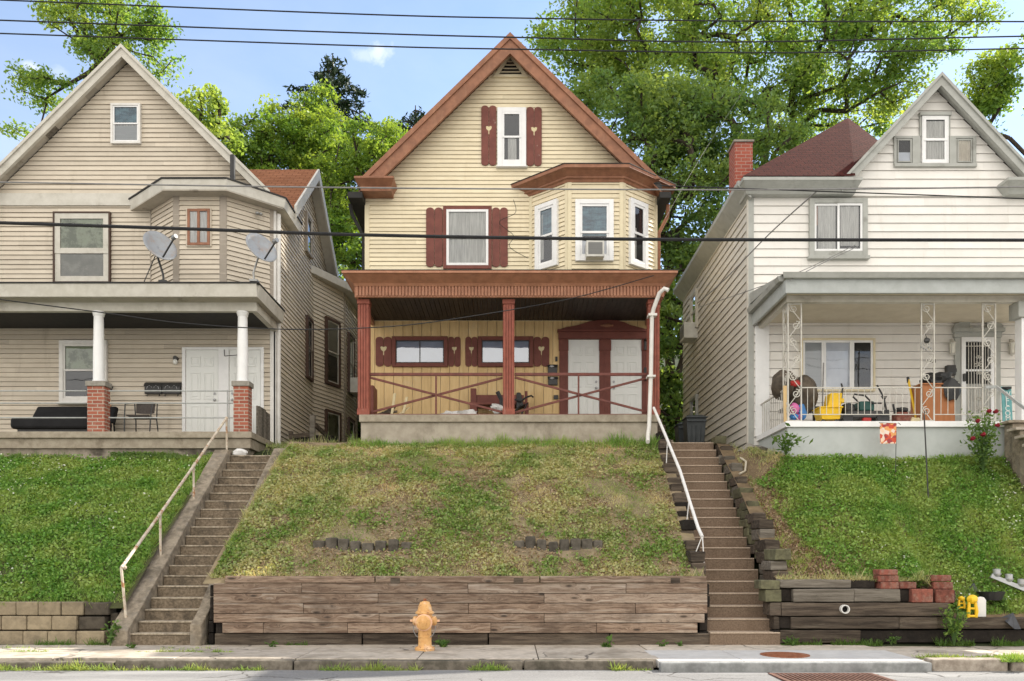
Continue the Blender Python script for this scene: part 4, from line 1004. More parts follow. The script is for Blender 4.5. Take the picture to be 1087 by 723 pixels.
# ================================================================== CENTRE HOUSE
DC = 18.5
H2 = thing('cream_house', 'cream clapboard house with brown gable trim, maroon shutters and a red-posted porch', 'house', (0, 18.5, 3.6))
FC = Fr((0, DC), (1, 0), (0, -1))
WL, WR = PX(388, DC), PX(697, DC)
AX, AZ, SL = PX(541.5, 18.15), PZ(38, 18.15), .975
b = MB(); b.siding(FC, 6.6, AZ-.26, lambda z: max(WL, AX-(AZ-.25-z)/SL), lambda z: min(WR, AX+(AZ-.25-z)/SL), .0957, lap=.019); b.build('front_wall', 'cream_siding', H2)
b = MB(); b.box(WL+.045, WR-.045, DC+.045, 30, 3.2, 9.25); b.prism([(WL+.05, DC+.045, 9.25), (AX, DC+.045, AZ-.45), (WR-.05, DC+.045, 9.25)], (0, 11.4, 0)); b.build('wall_core', 'cream_siding', H2)
for x, sgn in ((WL, -1), (WR, 1)):
    f2 = Fr((x, DC), (0, 1), (sgn, 0)); b = MB(); b.siding(f2, 3.4, 9.1, lambda z: 0.0, lambda z: 11.4, .0957, lap=.019); b.build('side_wall', 'cream_siding', H2)
b = MB(); b.fbox(FC, WL-.015, WL+.09, -.03, .024, 6.85, 9.2); b.build('corner_board', 'cream_trim', H2, bevel=.004)
b = MB(); b.fbox(FC, WR-.10, WR+.015, -.03, .024, 6.85, 9.2); b.build('corner_board', 'cream_trim', H2, bevel=.004)
gable(H2, AX, AZ, SL, WL-.10, WR+.06, 18.15, 30, DC, .11, 'shingle_grey', 'brown_trim', .43, 'brown_trim', cut=9.60)
# eave return on the left, side gutters
b = MB(); x0, x1 = PX(377, 17.95), PX(417, 17.95)
loft(b, [([(x0+.1, 18.1), (x1-.06, 18.1), (x1-.06, DC), (x0+.1, DC)], PZ(201.5, 18.05)), ([(x0+.08, 18.08), (x1-.05, 18.08), (x1-.05, DC), (x0+.08, DC)], PZ(196, 18.0)), ([(x0-.02, 17.93), (x1+.02, 17.93), (x1+.02, DC), (x0-.02, DC)], PZ(188, 17.9)), ([(x0-.02, 17.93), (x1+.02, 17.93), (x1+.02, DC), (x0-.02, DC)], PZ(186, 17.9))])
b.build('eave_return', 'brown_trim', H2)
b = MB(); b.box(WL-.32, WL-.002, 18.1, 30, 9.20, 9.33); b.build('side_gutter', 'black_edge', H2)
b = MB(); b.box(WR+.002, WR+.25, 18.1, 30, 9.20, 9.33); b.build('side_gutter', 'black_edge', H2)
b = MB(); b.tube([(WL-.33, 18.4, 9.2), (WL-.30, 18.5, 9.0), (WL-.06, 18.62, 8.55), (WL-.06, 18.62, 6.9)], .045, 8); b.build('drain_pipe', 'black_edge', H2, smooth=True)
b = MB(); b.tube([(WR+.25, 18.45, 9.2), (WR+.24, 18.5, 8.95), (WR+.06, 18.56, 8.6), (WR+.06, 18.56, 6.9)], .04, 8); b.build('drain_pipe', 'brown_trim', H2, smooth=True)
# attic vent
vx0, vx1, vxa = PX(523, DC), PX(561, DC), PX(541.5, DC); vz0, vz1 = PZ(83, DC), PZ(56, DC)
b = MB()
def tri_ring(b, o, i, n0, n1):
    for k in range(3):
        q = [o[k], o[(k+1) % 3], i[(k+1) % 3], i[k]]; b.prism([FC(u, n0, z) for u, z in q], (0, -(n1-n0), 0))
ot = [(vx0, vz0), (vx1, vz0), (vxa, vz1)]; it = [(vx0+.13, vz0+.06), (vx1-.13, vz0+.06), (vxa, vz1-.13)]
tri_ring(b, ot, it, -.01, .05); vt = b.build('attic_vent', 'cream_trim', H2)
b = MB(); b.add([FC(u, .018, z) for u, z in it], [(0, 1, 2)]); b.build('vent_opening', 'hole', vt)
b = MB(); n = 5
for k in range(1, n):
    t = k/n; z = lerp(it[0][1], it[2][1], t); ua, ub = lerp(it[0][0], it[2][0], t), lerp(it[1][0], it[2][0], t)
    b.prism([FC(ua, .02, z), FC(ua, .045, z-.035), FC(ua, .045, z-.022), FC(ua, .02, z+.012)], (ub-ua, 0, 0))
b.build('louvre', 'cream_trim', vt)
# shutters: two boards with round ends and a small cut-out
def shutter(fr, u0, u1, z0, z1, cut=True, side=0, scallop='both', par=None):
    b = MB(); m = (u0+u1)/2
    for a, c in ((u0, m-.004), (m+.004, u1)):
        r = (c-a)/2; pts = []
        K = 8
        for k in range(K+1): t = math.pi*k/K; pts.append(((a+c)/2+r*math.cos(t), z1-r*.8+r*.8*math.sin(t)))
        if scallop == 'both':
            for k in range(K+1): t = math.pi+math.pi*k/K; pts.append(((a+c)/2+r*math.cos(t), z0+r*.8+r*.8*math.sin(t)))
        else: pts += [(a, z0), (c, z0)]
        b.rand(); b.prism([fr(u, .016, z) for u, z in pts], tuple(Vector(fr(0, .042, 0))-Vector(fr(0, .016, 0))))
    sh = b.build('shutter', 'shutter_red' if par is None else par, H2, bevel=.003)
    if cut:
        zc_ = lerp(z0, z1, .62 if z1-z0 > .8 else .60); w_ = (u1-u0)*.20; b = MB()
        pts = [(m-w_, zc_+w_*.5), (m-w_*.55, zc_+w_*.72), (m, zc_+w_*.45), (m+w_*.55, zc_+w_*.72), (m+w_, zc_+w_*.5), (m+w_*.8, zc_-w_*.35), (m+.01, zc_-w_*.9), (m+.01, zc_-w_*2.0), (m-.01, zc_-w_*2.0), (m-.01, zc_-w_*.9), (m-w_*.8, zc_-w_*.35)]
        b.add([fr(u, .0435, z) for u, z in pts], [tuple(range(len(pts)))]); b.build('cutout', 'shutter_hole', sh)
    return sh
def pshut(x0, x1, y0, y1, **k): shutter(FC, PX(x0, DC), PX(x1, DC), PZ(y1, DC), PZ(y0, DC), **k)
pwin(H2, DC, FC, 528, 558.5, 115.5, 178, fmat='clean_white', fw=.11, sw=.045, backs=[('curtain_white', .3, .75, .05, .48), ('interior_dark', 0, 1, 0, 1)], dep=.07, glass='glass_mid', sill=.02)
pshut(511, 527, 113, 176.5); pshut(558.8, 575, 114.5, 177)
pwin(H2, DC, FC, 470.5, 522, 220, 286, fmat='maroon_trim', fw=.075, sw=.055, back='curtain_white', dep=.06, glass='glass')
pshut(452.5, 470, 221, 284, cut=False); pshut(522.5, 539, 221, 284, cut=False)
# upper bay
BP = [(PX(562.5, DC), DC), (1.21, 17.8), (2.39, 17.8), (WR-.01, DC)]
zb0, zb1 = 6.85, 9.42
for i, (p, q) in enumerate(zip(BP[:-1], BP[1:])):
    u = Vector(q)-Vector(p); L = u.length; u.normalize(); fb = Fr(p, u, (u.y, -u.x))
    b = MB(); b.siding(fb, zb0, zb1, lambda z: 0.0, lambda z, L=L: L, .0957, lap=.019, rb=False); b.build('bay_wall', 'cream_siding', H2)
    b = MB(); b.fbox(fb, -.005, .075, -.02, .022, zb0, zb1); b.fbox(fb, L-.075, L+.005, -.02, .022, zb0, zb1); b.build('bay_post', 'cream_trim', H2)
    if i == 1:
        bayw = win(H2, fb, PX(610.5, 17.8)-p[0], PX(651, 17.8)-p[0], PZ(278, 17.8), PZ(213, 17.8), fw=.10, sw=.05, backs=[('curtain_teal', 0, 1, .40, 1), ('interior_dark', 0, 1, 0, 1), ('blind_pale', 0, .22, 0, .3), ('blind_pale', .78, 1, 0, .3)], glass='glass_mid', split=.46)
        FBAY = fb; BAYP = p
    elif i == 0: win(H2, fb, .20, .82, 7.66, 9.10, fw=.10, sw=.05, backs=[('curtain_teal', 0, 1, .5, 1), ('interior_dark', 0, 1, 0, .5), ('curtain_white', 0, .3, .1, .9)], glass='glass_mid')
    else: win(H2, fb, .17, .74, 7.66, 9.10, fw=.10, sw=.05, backs=[('curtain_white', 0, .35, 0, .6), ('interior_dark', 0, 1, 0, 1)], glass='glass_mid')
b = MB()
rg = [(.03, 9.39), (.05, 9.44), (.09, 9.455), (.09, 9.49), (.20, 9.575), (.28, 9.59), (.28, 9.66)]
def close(pts): return pts+[(pts[-1][0], DC+.3), (pts[0][0], DC+.3)]
loft(b, [(close(offset_line(BP, d_, DC-.001)), z) for d_, z in rg]); b.build('bay_cornice', 'brown_trim', H2)
b = MB(); loft(b, [(close(offset_line(BP, .29, DC-.001)), 9.662), (close(offset_line(BP, .29, DC-.001)), 9.68), (close(offset_line(BP, -.2, DC-.001)), 9.82)]); b.build('bay_roof', 'black_edge', H2)
# porch
yP = 16.6; zS = PZ(440, yP); x0, x1 = PX(381, yP), PX(700, yP)
b = MB(); b.box(x0, x1, yP, DC, zS-.15, zS); b.build('porch_slab', 'slab_concrete', H2, bevel=.012)
b = MB(); b.box(x0+.03, x1-.03, yP+.05, DC, 3.2, zS-.151); b.build('porch_foundation', 'porch_concrete', H2, bevel=.008)
b = MB(); n = 31; f = PX(392, DC); e = PX(693, DC)
zc0, zc1 = zS, 6.66
xq = WL
while xq < WR:
    b.rand(); b.fbox(FC, xq+.004, min(xq+.206, WR), -.02, .012, zc0, zc1); xq += .21
b.build('porch_wall', 'yellow_board', H2, bevel=.004)
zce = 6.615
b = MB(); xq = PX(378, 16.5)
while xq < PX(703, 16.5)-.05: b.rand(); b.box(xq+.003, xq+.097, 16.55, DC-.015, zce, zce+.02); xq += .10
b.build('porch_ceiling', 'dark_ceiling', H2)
fx0, fx1 = PX(376.5, 16.5), PX(705, 16.5); cx0, cx1 = PX(362.5, 16.15), PX(719.5, 16.15)
b = MB(); b.box(fx0, fx1, 16.5, 16.56, 6.505, 6.76); b.box(fx0, fx0+.06, 16.565, DC, 6.505, 6.76); b.box(fx1-.06, fx1, 16.565, DC, 6.505, 6.76)
xq = fx0+.03
while xq < fx1-.04: b.box(xq, xq+.040, 16.468, 16.503, 6.525, 6.715); xq += .066
b.build('porch_frieze', 'porch_brown', H2)
b = MB()
def rect(e, yf): return [(cx0+e, yf), (cx1-e, yf), (cx1-e, DC-.001), (cx0+e, DC-.001)]
loft(b, [(rect(.2, 16.46), 6.71), (rect(.17, 16.42), 6.755), (rect(.03, 16.2), 6.86), (rect(.0, 16.15), 6.87), (rect(.0, 16.15), 6.915)]); b.build('porch_cornice', 'porch_brown', H2)
b = MB(); loft(b, [(rect(-.01, 16.14), 6.917), (rect(-.01, 16.14), 6.93), ([(cx0+.1, 16.5), (cx1-.1, 16.5), (cx1-.1, DC-.001), (cx0+.1, DC-.001)], 7.02)]); b.build('porch_roof', 'black_edge', H2)
for px in (386.5, 540, 693.5):
    xc = PX(px, 16.72); yc = 16.74; b = MB()
    b.box(xc-.095, xc+.095, yc-.095, yc+.095, zS+.001, 6.50)
    for q in (-.08, -.027, .027, .08): b.box(xc+q-.018, xc+q+.018, yc-.115, yc-.094, zS+.12, 6.40)
    for q in (-.08, .0, .08): b.box(xc-.115, xc-.094, yc+q-.02, yc+q+.02, zS+.12, 6.40); b.box(xc+.094, xc+.115, yc+q-.02, yc+q+.02, zS+.12, 6.40)
    b.box(xc-.125, xc+.125, yc-.125, yc+.125, 6.41, 6.503); b.box(xc-.125, xc+.125, yc-.125, yc+.125, zS+.001, zS+.12)
    b.build('porch_post', 'red_post', H2, bevel=.004)
# porch railing with crossed braces
yq = 16.74
for xa, xb, xm in ((392, 533.5, 463), (546.5, 688, 614)):
    b = MB(); zt_, zb_ = PZ(397.5, yq), zS+.03
    A, B_ = PX(xa, yq), PX(xb, yq); b.bar((A, yq, zt_), (B_, yq, zt_), .045, .06)
    b.bar((A, yq, zt_-.06), (B_, yq, zb_+.04), .03, .045); b.bar((A, yq+.04, zb_+.04), (B_, yq+.04, zt_-.06), .03, .045)
    b.bar((PX(xm, yq), yq-.03, zS), (PX(xm, yq), yq-.03, zt_-.03), .035, .03); b.bar((A, yq+.02, zb_-.005), (B_, yq+.02, zb_-.005), .03, .03)
    b.build('porch_railing', 'porch_rail_red', H2, bevel=.006)
# porch windows and their shutters
pwin(H2, DC, FC, 416.5, 475.5, 358, 390, fmat='maroon_trim', fw=.085, smat='black_metal', sw=.02, kind='slider', back='blind_sky_reflection', glass='glass_mirror', split=.5)
pwin(H2, DC, FC, 507.5, 566, 358, 390, fmat='maroon_trim', fw=.085, smat='black_metal', sw=.02, kind='slider', back='blind_sky_reflection', glass='glass_mirror', split=.45)
pshut(399, 416, 358, 389.5, par='maroon_trim'); pshut(475.8, 489, 358, 389.5, par='maroon_trim'); pshut(494, 507, 358, 389.5, par='maroon_trim'); pshut(566.3, 583, 358, 389.5, par='maroon_trim')
# doors with maroon surround and carved pediment
zt_ = PZ(361, DC)
door(H2, FC, PX(603, DC), PX(636, DC), zS, zt_, 'door_white', hside=1); door(H2, FC, PX(648, DC), PX(681, DC), zS, zt_, 'door_white', hside=-1)
b = MB()
for a, c in ((593.7, 602.7), (636.2, 647.8), (681.2, 690)):
    b.fbox(FC, PX(a, DC), PX(c, DC), -.01, .06, zS, zt_+.005)
    w_ = PX(c, DC)-PX(a, DC)
    for q in (.2, .5, .8): b.fbox(FC, PX(a, DC)+w_*q-.014, PX(a, DC)+w_*q+.014, .058, .07, zS+.2, zt_-.3)
    b.fbox(FC, PX(a, DC)-.012, PX(c, DC)+.012, -.01, .078, zt_-.25, zt_-.02)
b.build('door_surround', 'maroon_trim', H2, bevel=.004)
b = MB(); b.fbox(FC, PX(592.5, DC), PX(691, DC), -.01, .10, zt_+.006, PZ(353.5, DC)); b.fbox(FC, PX(591.5, DC), PX(692, DC), -.01, .13, PZ(353.5, DC)+.001, PZ(351, DC))
prof = [(593, 351), (600, 348.5), (612, 346.5), (620, 344), (626, 342), (635, 341), (645, 340.7), (655, 341.2), (662, 343), (668, 346), (678, 348.5), (689, 351)]
b.prism([FC(PX(x, DC), .02, PZ(y, DC)+.002) for x, y in prof], (0, -.06, 0)); pd = b.build('door_pediment', 'maroon_trim', H2, bevel=.004)
b = MB(); b.blob(FC(PX(644, DC), .085, PZ(346.5, DC)), (.10, .02, .045), 10, 6); b.blob(FC(PX(644, DC)-.11, .085, PZ(346.5, DC)), (.04, .015, .025), 8, 5); b.blob(FC(PX(644, DC)+.11, .085, PZ(346.5, DC)), (.04, .015, .025), 8, 5); b.build('carved_rosette', 'brown_trim', pd, smooth=True)
b = MB(); c = FC(PX(685.5, DC), .10, PZ(368, DC)); b.box(c[0]-.05, c[0]+.05, c[1]-.01, c[1]+.05, c[2]-.10, c[2]+.10); b.lathe([(.02, .10), (.07, .10), (.03, .15), (.01, .16)], c, 8); b.build('porch_lamp', 'black_metal', H2, bevel=.006)
for nm_, px, py, w_, h_ in (('door_bell', 590.5, 381.5, .05, .10), ('socket_box', 590, 422, .10, .09), ('key_box', 685, 394, .09, .12), ('switch_box', 685, 403, .08, .07)):
    b = MB(); b.fbox(FC, PX(px, DC)-w_/2, PX(px, DC)+w_/2, .0 if px < 600 else .06, .05 if px < 600 else .10, PZ(py, DC)-h_/2, PZ(py, DC)+h_/2); b.build(nm_, 'black_plastic', H2, bevel=.006)
# white downspout on the right-hand post
b = MB(); d = 16.45
b.tube([(PX(709, 16.3), 16.25, PZ(309, 16.3)), (PX(704, 16.4), 16.28, PZ(308.5, 16.4)), (PX(699, d), 16.33, PZ(313, d)), (PX(694, d), 16.45, PZ(327, d)), (PX(692.5, d), 16.5, PZ(334, d)), (PX(691.5, d), 16.52, PZ(400, d)), (PX(689.5, d), 16.5, PZ(452, d)), (PX(687.5, d), 16.42, PZ(463, d)), (PX(685.5, d), 16.2, PZ(471, d))], [.042]*9, 12); ds = b.build('downspout', 'white_paint', H2, smooth=True)
for xa, xb, ya, yb in ((688.5, 697.5, 335, 332.5), (687.5, 696, 400, 398)): b = MB(); b.box(PX(xa, d), PX(xb, d), 16.44, 16.66, PZ(ya, d), PZ(yb, d)); b.build('strap', 'white_paint', ds)

# ================================================================== RIGHT HOUSE
DR = 16.6
H3 = thing('white_house', 'white wide-board house with grey trim, maroon hip roof and iron porch columns', 'house', (8.5, 16.6, 3.2))
FR_ = Fr((0, DR), (1, 0), (0, -1))
WL, WR = PX(795, DR), 12.45
AX, AZ, SL = PX(998, 16.4), PZ(80, 16.4), 1.07
b = MB(); b.siding(FR_, 3.2, 8.555, lambda z: WL, lambda z: WR, .172, lap=.024, gap=.008)
b.siding(FR_, 8.555, AZ-.18, lambda z: AX-(AZ-.17-z)/SL, lambda z: AX+(AZ-.17-z)/SL, .172, lap=.024, gap=.008); b.build('front_wall', 'white_siding', H3)
FSR = Fr((WL, DR), (0, 1), (-1, 0))
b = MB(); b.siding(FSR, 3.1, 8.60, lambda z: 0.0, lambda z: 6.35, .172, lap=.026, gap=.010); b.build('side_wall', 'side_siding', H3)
b = MB(); b.box(WL+.045, WR, DR+.045, 22.9, 2.8, 8.7); b.prism([(AX-2, DR+.045, 8.7), (AX, DR+.045, AZ-.35), (AX+2, DR+.045, 8.7)], (0, 3, 0)); b.build('wall_core', 'white_siding', H3)
b = MB(); b.fbox(FR_, WL-.02, WL+.09, -.02, .035, 3.2, 8.6); b.build('corner_board', 'grey_trim', H3, bevel=.004)
b = MB(); b.fbox(FSR, -.03, .075, -.02, .035, 3.2, 8.6); b.build('corner_board', 'side_siding', H3, bevel=.004)
b = MB()
A, B_, C, D_, P, Q = (4.55, 16.22, 8.80), (4.55, 23.1, 8.80), (12.8, 23.1, 8.80), (12.8, 16.22, 8.80), (8.02, 19.7, PZ(125, 19.7)), (9.4, 18.9, 10.1)
D_ = (10.15, 17.6, 8.80); C = (10.15, 23.1, 8.80); A2 = (6.75, 16.22, 8.80); A3 = (6.75, 16.75, 9.10)
b.add([A, B_, C, D_, P, Q, A2, A3], [(0, 6, 4), (6, 7, 4), (7, 5, 4), (7, 3, 5), (3, 2, 5), (5, 2, 4), (4, 2, 1), (0, 4, 1)]); b.build('hip_roof', 'shingle_maroon', H3)
gable(H3, AX, AZ, SL, PX(893, 16.4), AX+1.98, 16.4, 19.2, DR, .07, 'shingle_maroon', 'grey_trim', .24, 'grey_trim')
b = MB()
for xa, xb in ((4.66, PX(912, 16.2)), (PX(1077, 16.2), 12.8)):
    b = MB()
    r_ = lambda e, yf, xa=xa, xb=xb: [(xa-e, yf), (xb+e*.6, yf), (xb+e*.6, DR+.3), (xa-e, DR+.3)]
    loft(b, [(r_(0, 16.42), 8.53), (r_(.02, 16.38), 8.58), (r_(.10, 16.22), 8.70), (r_(.12, 16.2), 8.71), (r_(.12, 16.2), 8.77)])
    b.build('cornice', 'grey_trim', H3)
b = MB(); b.prism([(4.77, 16.45, 8.46), (4.64, 16.45, 8.58), (4.50, 16.45, 8.72), (4.50, 16.45, 8.81), (4.77, 16.45, 8.81)], (0, 6.6, 0)); b.build('side_eave', 'grey_trim', H3)
b = MB(); b.box(4.86, 5.25, 18.0, 18.48, 8.3, PZ(151, 18.0)); ch = b.build('chimney', 'brick_chimney', H3)
b = MB(); b.box(4.83, 5.28, 17.97, 18.51, PZ(151, 18.0)+.001, PZ(151, 18.0)+.05); b.build('chimney_cap', 'cap_grey', ch, bevel=.01)
# attic window group
b = MB()
def fbx(x0, x1, y0, y1, n0=-.02, n1=.05): b.fbox(FR_, PX(x0, DR), PX(x1, DR), n0, n1, PZ(y1, DR), PZ(y0, DR))
fbx(948, 1035, 175, 178.5, n1=.08); fbx(948, 950, 145.5, 175); fbx(967.5, 976, 145.5, 175); fbx(950, 967.5, 145.5, 148); fbx(1006.5, 1013.5, 145.5, 175); fbx(1031.5, 1035, 145.5, 175); fbx(1013.5, 1031.5, 145.5, 148); fbx(974.5, 1008, 121, 124.5, n1=.09); fbx(975, 977, 124.5, 145.5); fbx(1005.5, 1007.5, 124.5, 145.5)
b.build('attic_casing', 'grey_trim', H3, bevel=.004)
pwin(H3, DR, FR_, 977.2, 1005.3, 124.7, 174.8, fw=.03, fmat='clean_white', sw=.05, backs=[('interior_dark', 0, 1, 0, 1), ('curtain_white', .08, .95, .03, .93)], dep=.07)
pwin(H3, DR, FR_, 950.2, 967.3, 148.2, 174.8, fw=.025, fmat='grey_trim', smat='grey_trim', sw=.02, kind='single', backs=[('interior_dark', 0, 1, 0, 1), ('blind_pale', .05, .95, .03, .45)], dep=.04)
pwin(H3, DR, FR_, 1013.7, 1031.3, 148.2, 174.8, fw=.025, fmat='grey_trim', smat='grey_trim', sw=.02, kind='single', back='curtain_cream', dep=.04)
# upper slider window
pwin(H3, DR, FR_, 858, 919.5, 212, 273, fmat='grey_trim', fw=.10, smat='clean_white', sw=.045, kind='slider', backs=[('interior_dark', 0, 1, 0, 1), ('curtain_white', .08, .45, .0, .97), ('curtain_white', .55, .93, .12, .97), ('brown_trim', .02, .085, .55, .95)], glass='glass_mid', sill=.07, split=.5)
# side windows and rear units
win(H3, FSR, 4.45, 5.15, 7.2, 8.2, fmat='dull_white', fw=.08, smat='dull_white', back='interior_dark'); win(H3, FSR, 4.45, 5.15, 4.4, 5.5, fmat='grey_trim', fw=.08, smat='grey_trim', back='interior_dark')
# porch slab, base, roof
yP = 14.8; zS = PZ(447, yP); xl = PX(834, yP)
b = MB(); b.box(xl, 12.5, yP, DR-.03, zS-.105, zS); b.build('porch_slab', 'clean_white', H3, bevel=.008)
b = MB(); b.box(xl+.05, 12.5, yP+.05, DR-.03, 2.6, zS-.106); b.build('porch_base', 'blue_grey_paint', H3, bevel=.006)
yF = 14.55; xf = PX(834, yF); z0, z1 = PZ(311, yF), PZ(296.5, yF)
b = MB(); b.box(xf, 12.6, yF, yF+.05, z0, z1); b.box(xf, xf+.05, yF+.052, DR-.02, z0, z1); b.build('porch_fascia', 'grey_fascia', H3, bevel=.004)
b = MB(); b.prism([(xf-.06, yF-.08, z1+.002), (xf-.09, yF-.12, z1+.09), (xf, yF+.1, z1+.09), (xf, yF+.1, z1+.002)], (12.7-xf, 0, 0)); b.prism([(xf-.085, yF+.1, z1+.002), (xf-.11, yF+.1, z1+.09), (xf+.1, yF+.1, z1+.09), (xf+.1, yF+.1, z1+.002)], (0, DR-yF-.12, 0)); b.build('porch_gutter', 'grey_trim', H3)
b = MB(); b.prism([(xf-.05, yF, z1+.092), (xf-.05, DR, z1+.42), (xf-.05, DR, z1+.2)], (12.7-xf, 0, 0)); b.build('porch_roof', 'grey_trim', H3)
b = MB(); b.box(xf+.06, 12.6, yF+.06, DR-.02, z0+.06, z0+.09); b.build('porch_ceiling', 'cream_ceiling', H3)
b = MB(); b.box(xf+.12, 12.6, 14.86, 14.98, z0-.06, z0+.055); b.box(xf+.12, xf+.22, 14.985, DR-.02, z0-.06, z0+.055); b.build('porch_beam', 'dull_white', H3)
b = MB(); b.fbox(FR_, WL+.12, PX(816, DR), -.02, .05, zS, z0); b.build('wall_post', 'clean_white', H3, bevel=.004)
def spiral(c, r, turns, n, rot, sgn, fr):
    pts = []
    for i in range(n+1):
        t = i/n; a = rot+sgn*turns*2*math.pi*t; rr = r*(1-.85*t); pts.append(fr(c[0]+rr*math.cos(a), 0, c[1]+rr*math.sin(a)))
    return pts
def iron_column(o, u, w_):
    fi = Fr(o, u, (u[1], -u[0])); b = MB(); zt_ = z0-.06
    for q in (0, w_): b.bar(fi(q, 0, zS), fi(q, 0, zt_), .022, .022)
    n = 7; hh = (zt_-zS)/n
    for k in range(n):
        za = zS+k*hh; flip = k % 2
        pa = fi(w_*(.08 if flip else .92), 0, za); pb = fi(w_*(.92 if flip else .08), 0, za+hh*.95); b.tube([pa, fi(w_*.5, 0, za+hh*.42), pb], .008, 5)
        b.tube(spiral((w_*(.62 if flip else .40), za+hh*.68), w_*.34, 1.7, 20, math.pi*(.5 if flip else .5), -1 if flip else 1, fi), .009, 5)
    b.bar(fi(0, 0, zt_-.02), fi(w_, 0, zt_-.02), .03, .015); b.bar(fi(0, 0, zS+.03), fi(w_, 0, zS+.03), .02, .015)
    return b
yI = 14.93
for k, (xa, xb) in enumerate(((836.5, 850.5), (978, 991.5), (1043, 1056.5))):
    b = iron_column((PX(xa, yI), yI), (1, 0), PX(xb, yI)-PX(xa, yI))
    if k == 0:
        c2 = iron_column((PX(xa, yI), yI+.02), (0, 1), .24); off = len(b.v); b.v += c2.v; b.f += [tuple(i+off for i in f) for f in c2.f]; b.r += c2.r
    b.build('iron_column', 'iron_white', H3)
b = MB(); zr1, zr0 = PZ(411.5, yI), PZ(440, yI)
def rail(xa, xb):
    A, B_ = PX(xa, yI), PX(xb, yI); b.bar((A, yI, zr1), (B_, yI, zr1), .022, .018); b.bar((A, yI, zr0), (B_, yI, zr0), .016, .014)
    n = max(2, int((B_-A)/.112))
    for i in range(1, n): x = lerp(A, B_, i/n); b.bar((x, yI, zr0), (x, yI, zr1), .009, .009)
rail(850.5, 978); rail(991.5, 1043)
xs = PX(836.5, yI)
b.bar((xs, yI+.26, zr1), (xs, DR-.05, zr1), .03, .022); b.bar((xs, yI+.26, zr0-.12), (xs, DR-.05, zr0-.12), .025, .02)
for i in range(1, 12): y = lerp(yI+.26, DR-.05, i/12); b.bar((xs, y, zr0-.12), (xs, y, zr1), .013, .013)
b.build('porch_railing', 'iron_white', H3)
# porch window, door
pwin(H3, DR, FR_, 849, 927.5, 360, 416, fmat='cream_trim', fw=.04, smat='clean_white', sw=.045, kind='triple', backs=[('blind_pale', .29, .70, 0, 1), ('blind_grey', 0, .28, 0, 1), ('interior_dark', .70, 1, 0, 1)], glass='glass_mid')
zt_ = PZ(359, DR); d0, d1 = PX(1018.5, DR), PX(1054, DR)
b = MB(); b.fbox(FR_, d0+.05, d1-.05, -.01, .03, zS-.02, zt_-.05); b.build('door_interior', 'interior_dark', H3)
b = MB(); b.fbox(FR_, d0, d0+.085, -.02, .085, zS, zt_); b.fbox(FR_, d1-.085, d1, -.02, .085, zS, zt_); b.fbox(FR_, d0+.085, d1-.085, -.02, .085, zt_-.09, zt_); b.fbox(FR_, d0+.085, d1-.085, -.02, .085, zS, zS+.22); b.fbox(FR_, d0+.085, d1-.085, -.02, .08, PZ(394, DR)-.02, PZ(394, DR)+.02); dr = b.build('security_door', 'clean_white', H3, bevel=.004)
b = MB()
for i in range(1, 9): u = lerp(d0+.085, d1-.085, i/9); b.bar(FR_(u, .075, zS+.2), FR_(u, .075, zt_-.08), .013, .013)
for zz in (zt_-.18, zS+.32): b.bar(FR_(d0+.08, .075, zz), FR_(d1-.08, .075, zz), .015, .015)
dm = (d0+d1)/2
for cz_, r in ((zt_-.55, .10), (zt_-.40, .06), (zt_-.72, .06), (zS+.75, .10), (zS+.55, .08)):
    for sg in (-1, 1): b.tube(spiral((dm+sg*r*.5, cz_), r*.6, 1.3, 16, math.pi/2, sg, lambda u, n, z: FR_(u, .085, z)), .008, 5)
b.build('door_grille', 'iron_white', dr)
b = MB(); b.add([FR_(d0+.06, .045, zS+.1), FR_(d1-.06, .045, zS+.1), FR_(d1-.06, .045, PZ(408, DR)), FR_(d0+.06, .045, PZ(408, DR))], [(0, 1, 2, 3)]); b.build('pane', 'curtain_white', dr)
b = MB(); b.box(d0+.02, d0+.06, DR-.13, DR-.08, PZ(406, DR), PZ(398, DR)); b.build('handle', 'black_metal', dr)
b = MB(); b.fbox(FR_, PX(1012, DR), d0-.002, -.02, .06, zS, zt_); b.fbox(FR_, d1+.002, PX(1060.5, DR), -.02, .06, zS, zt_); b.fbox(FR_, PX(1011, DR), PX(1061.5, DR), -.02, .075, zt_+.002, PZ(353.5, DR)); b.build('door_surround', 'grey_trim', H3, bevel=.004)
b = MB(); b.fbox(FR_, PX(1009.5, DR), PX(1063.5, DR), -.02, .12, PZ(353.5, DR)+.001, PZ(349.5, DR))
for sg in (-1, 1):
    m = PX(1036.5, DR); prof = [(.51, 0), (.46, .09), (.40, .10), (.32, .16), (.22, .21), (.13, .225), (.10, .19), (.14, .15), (.17, .10), (.17, 0)]
    b.prism([FR_(m+sg*u, .02, PZ(349.5, DR)+.002+z) for u, z in prof], (0, -.06, 0))
b.build('door_pediment', 'grey_trim', H3)
text3d('house_number', '1521', .085, 'letter_white', H3, FR_(PX(1037.5, DR), .085, PZ(350.5, DR)+.02))
text3d('house_number', '1521', .10, 'tie_dark', H3, FR_(PX(988, DR), .03, PZ(385.5, DR)))
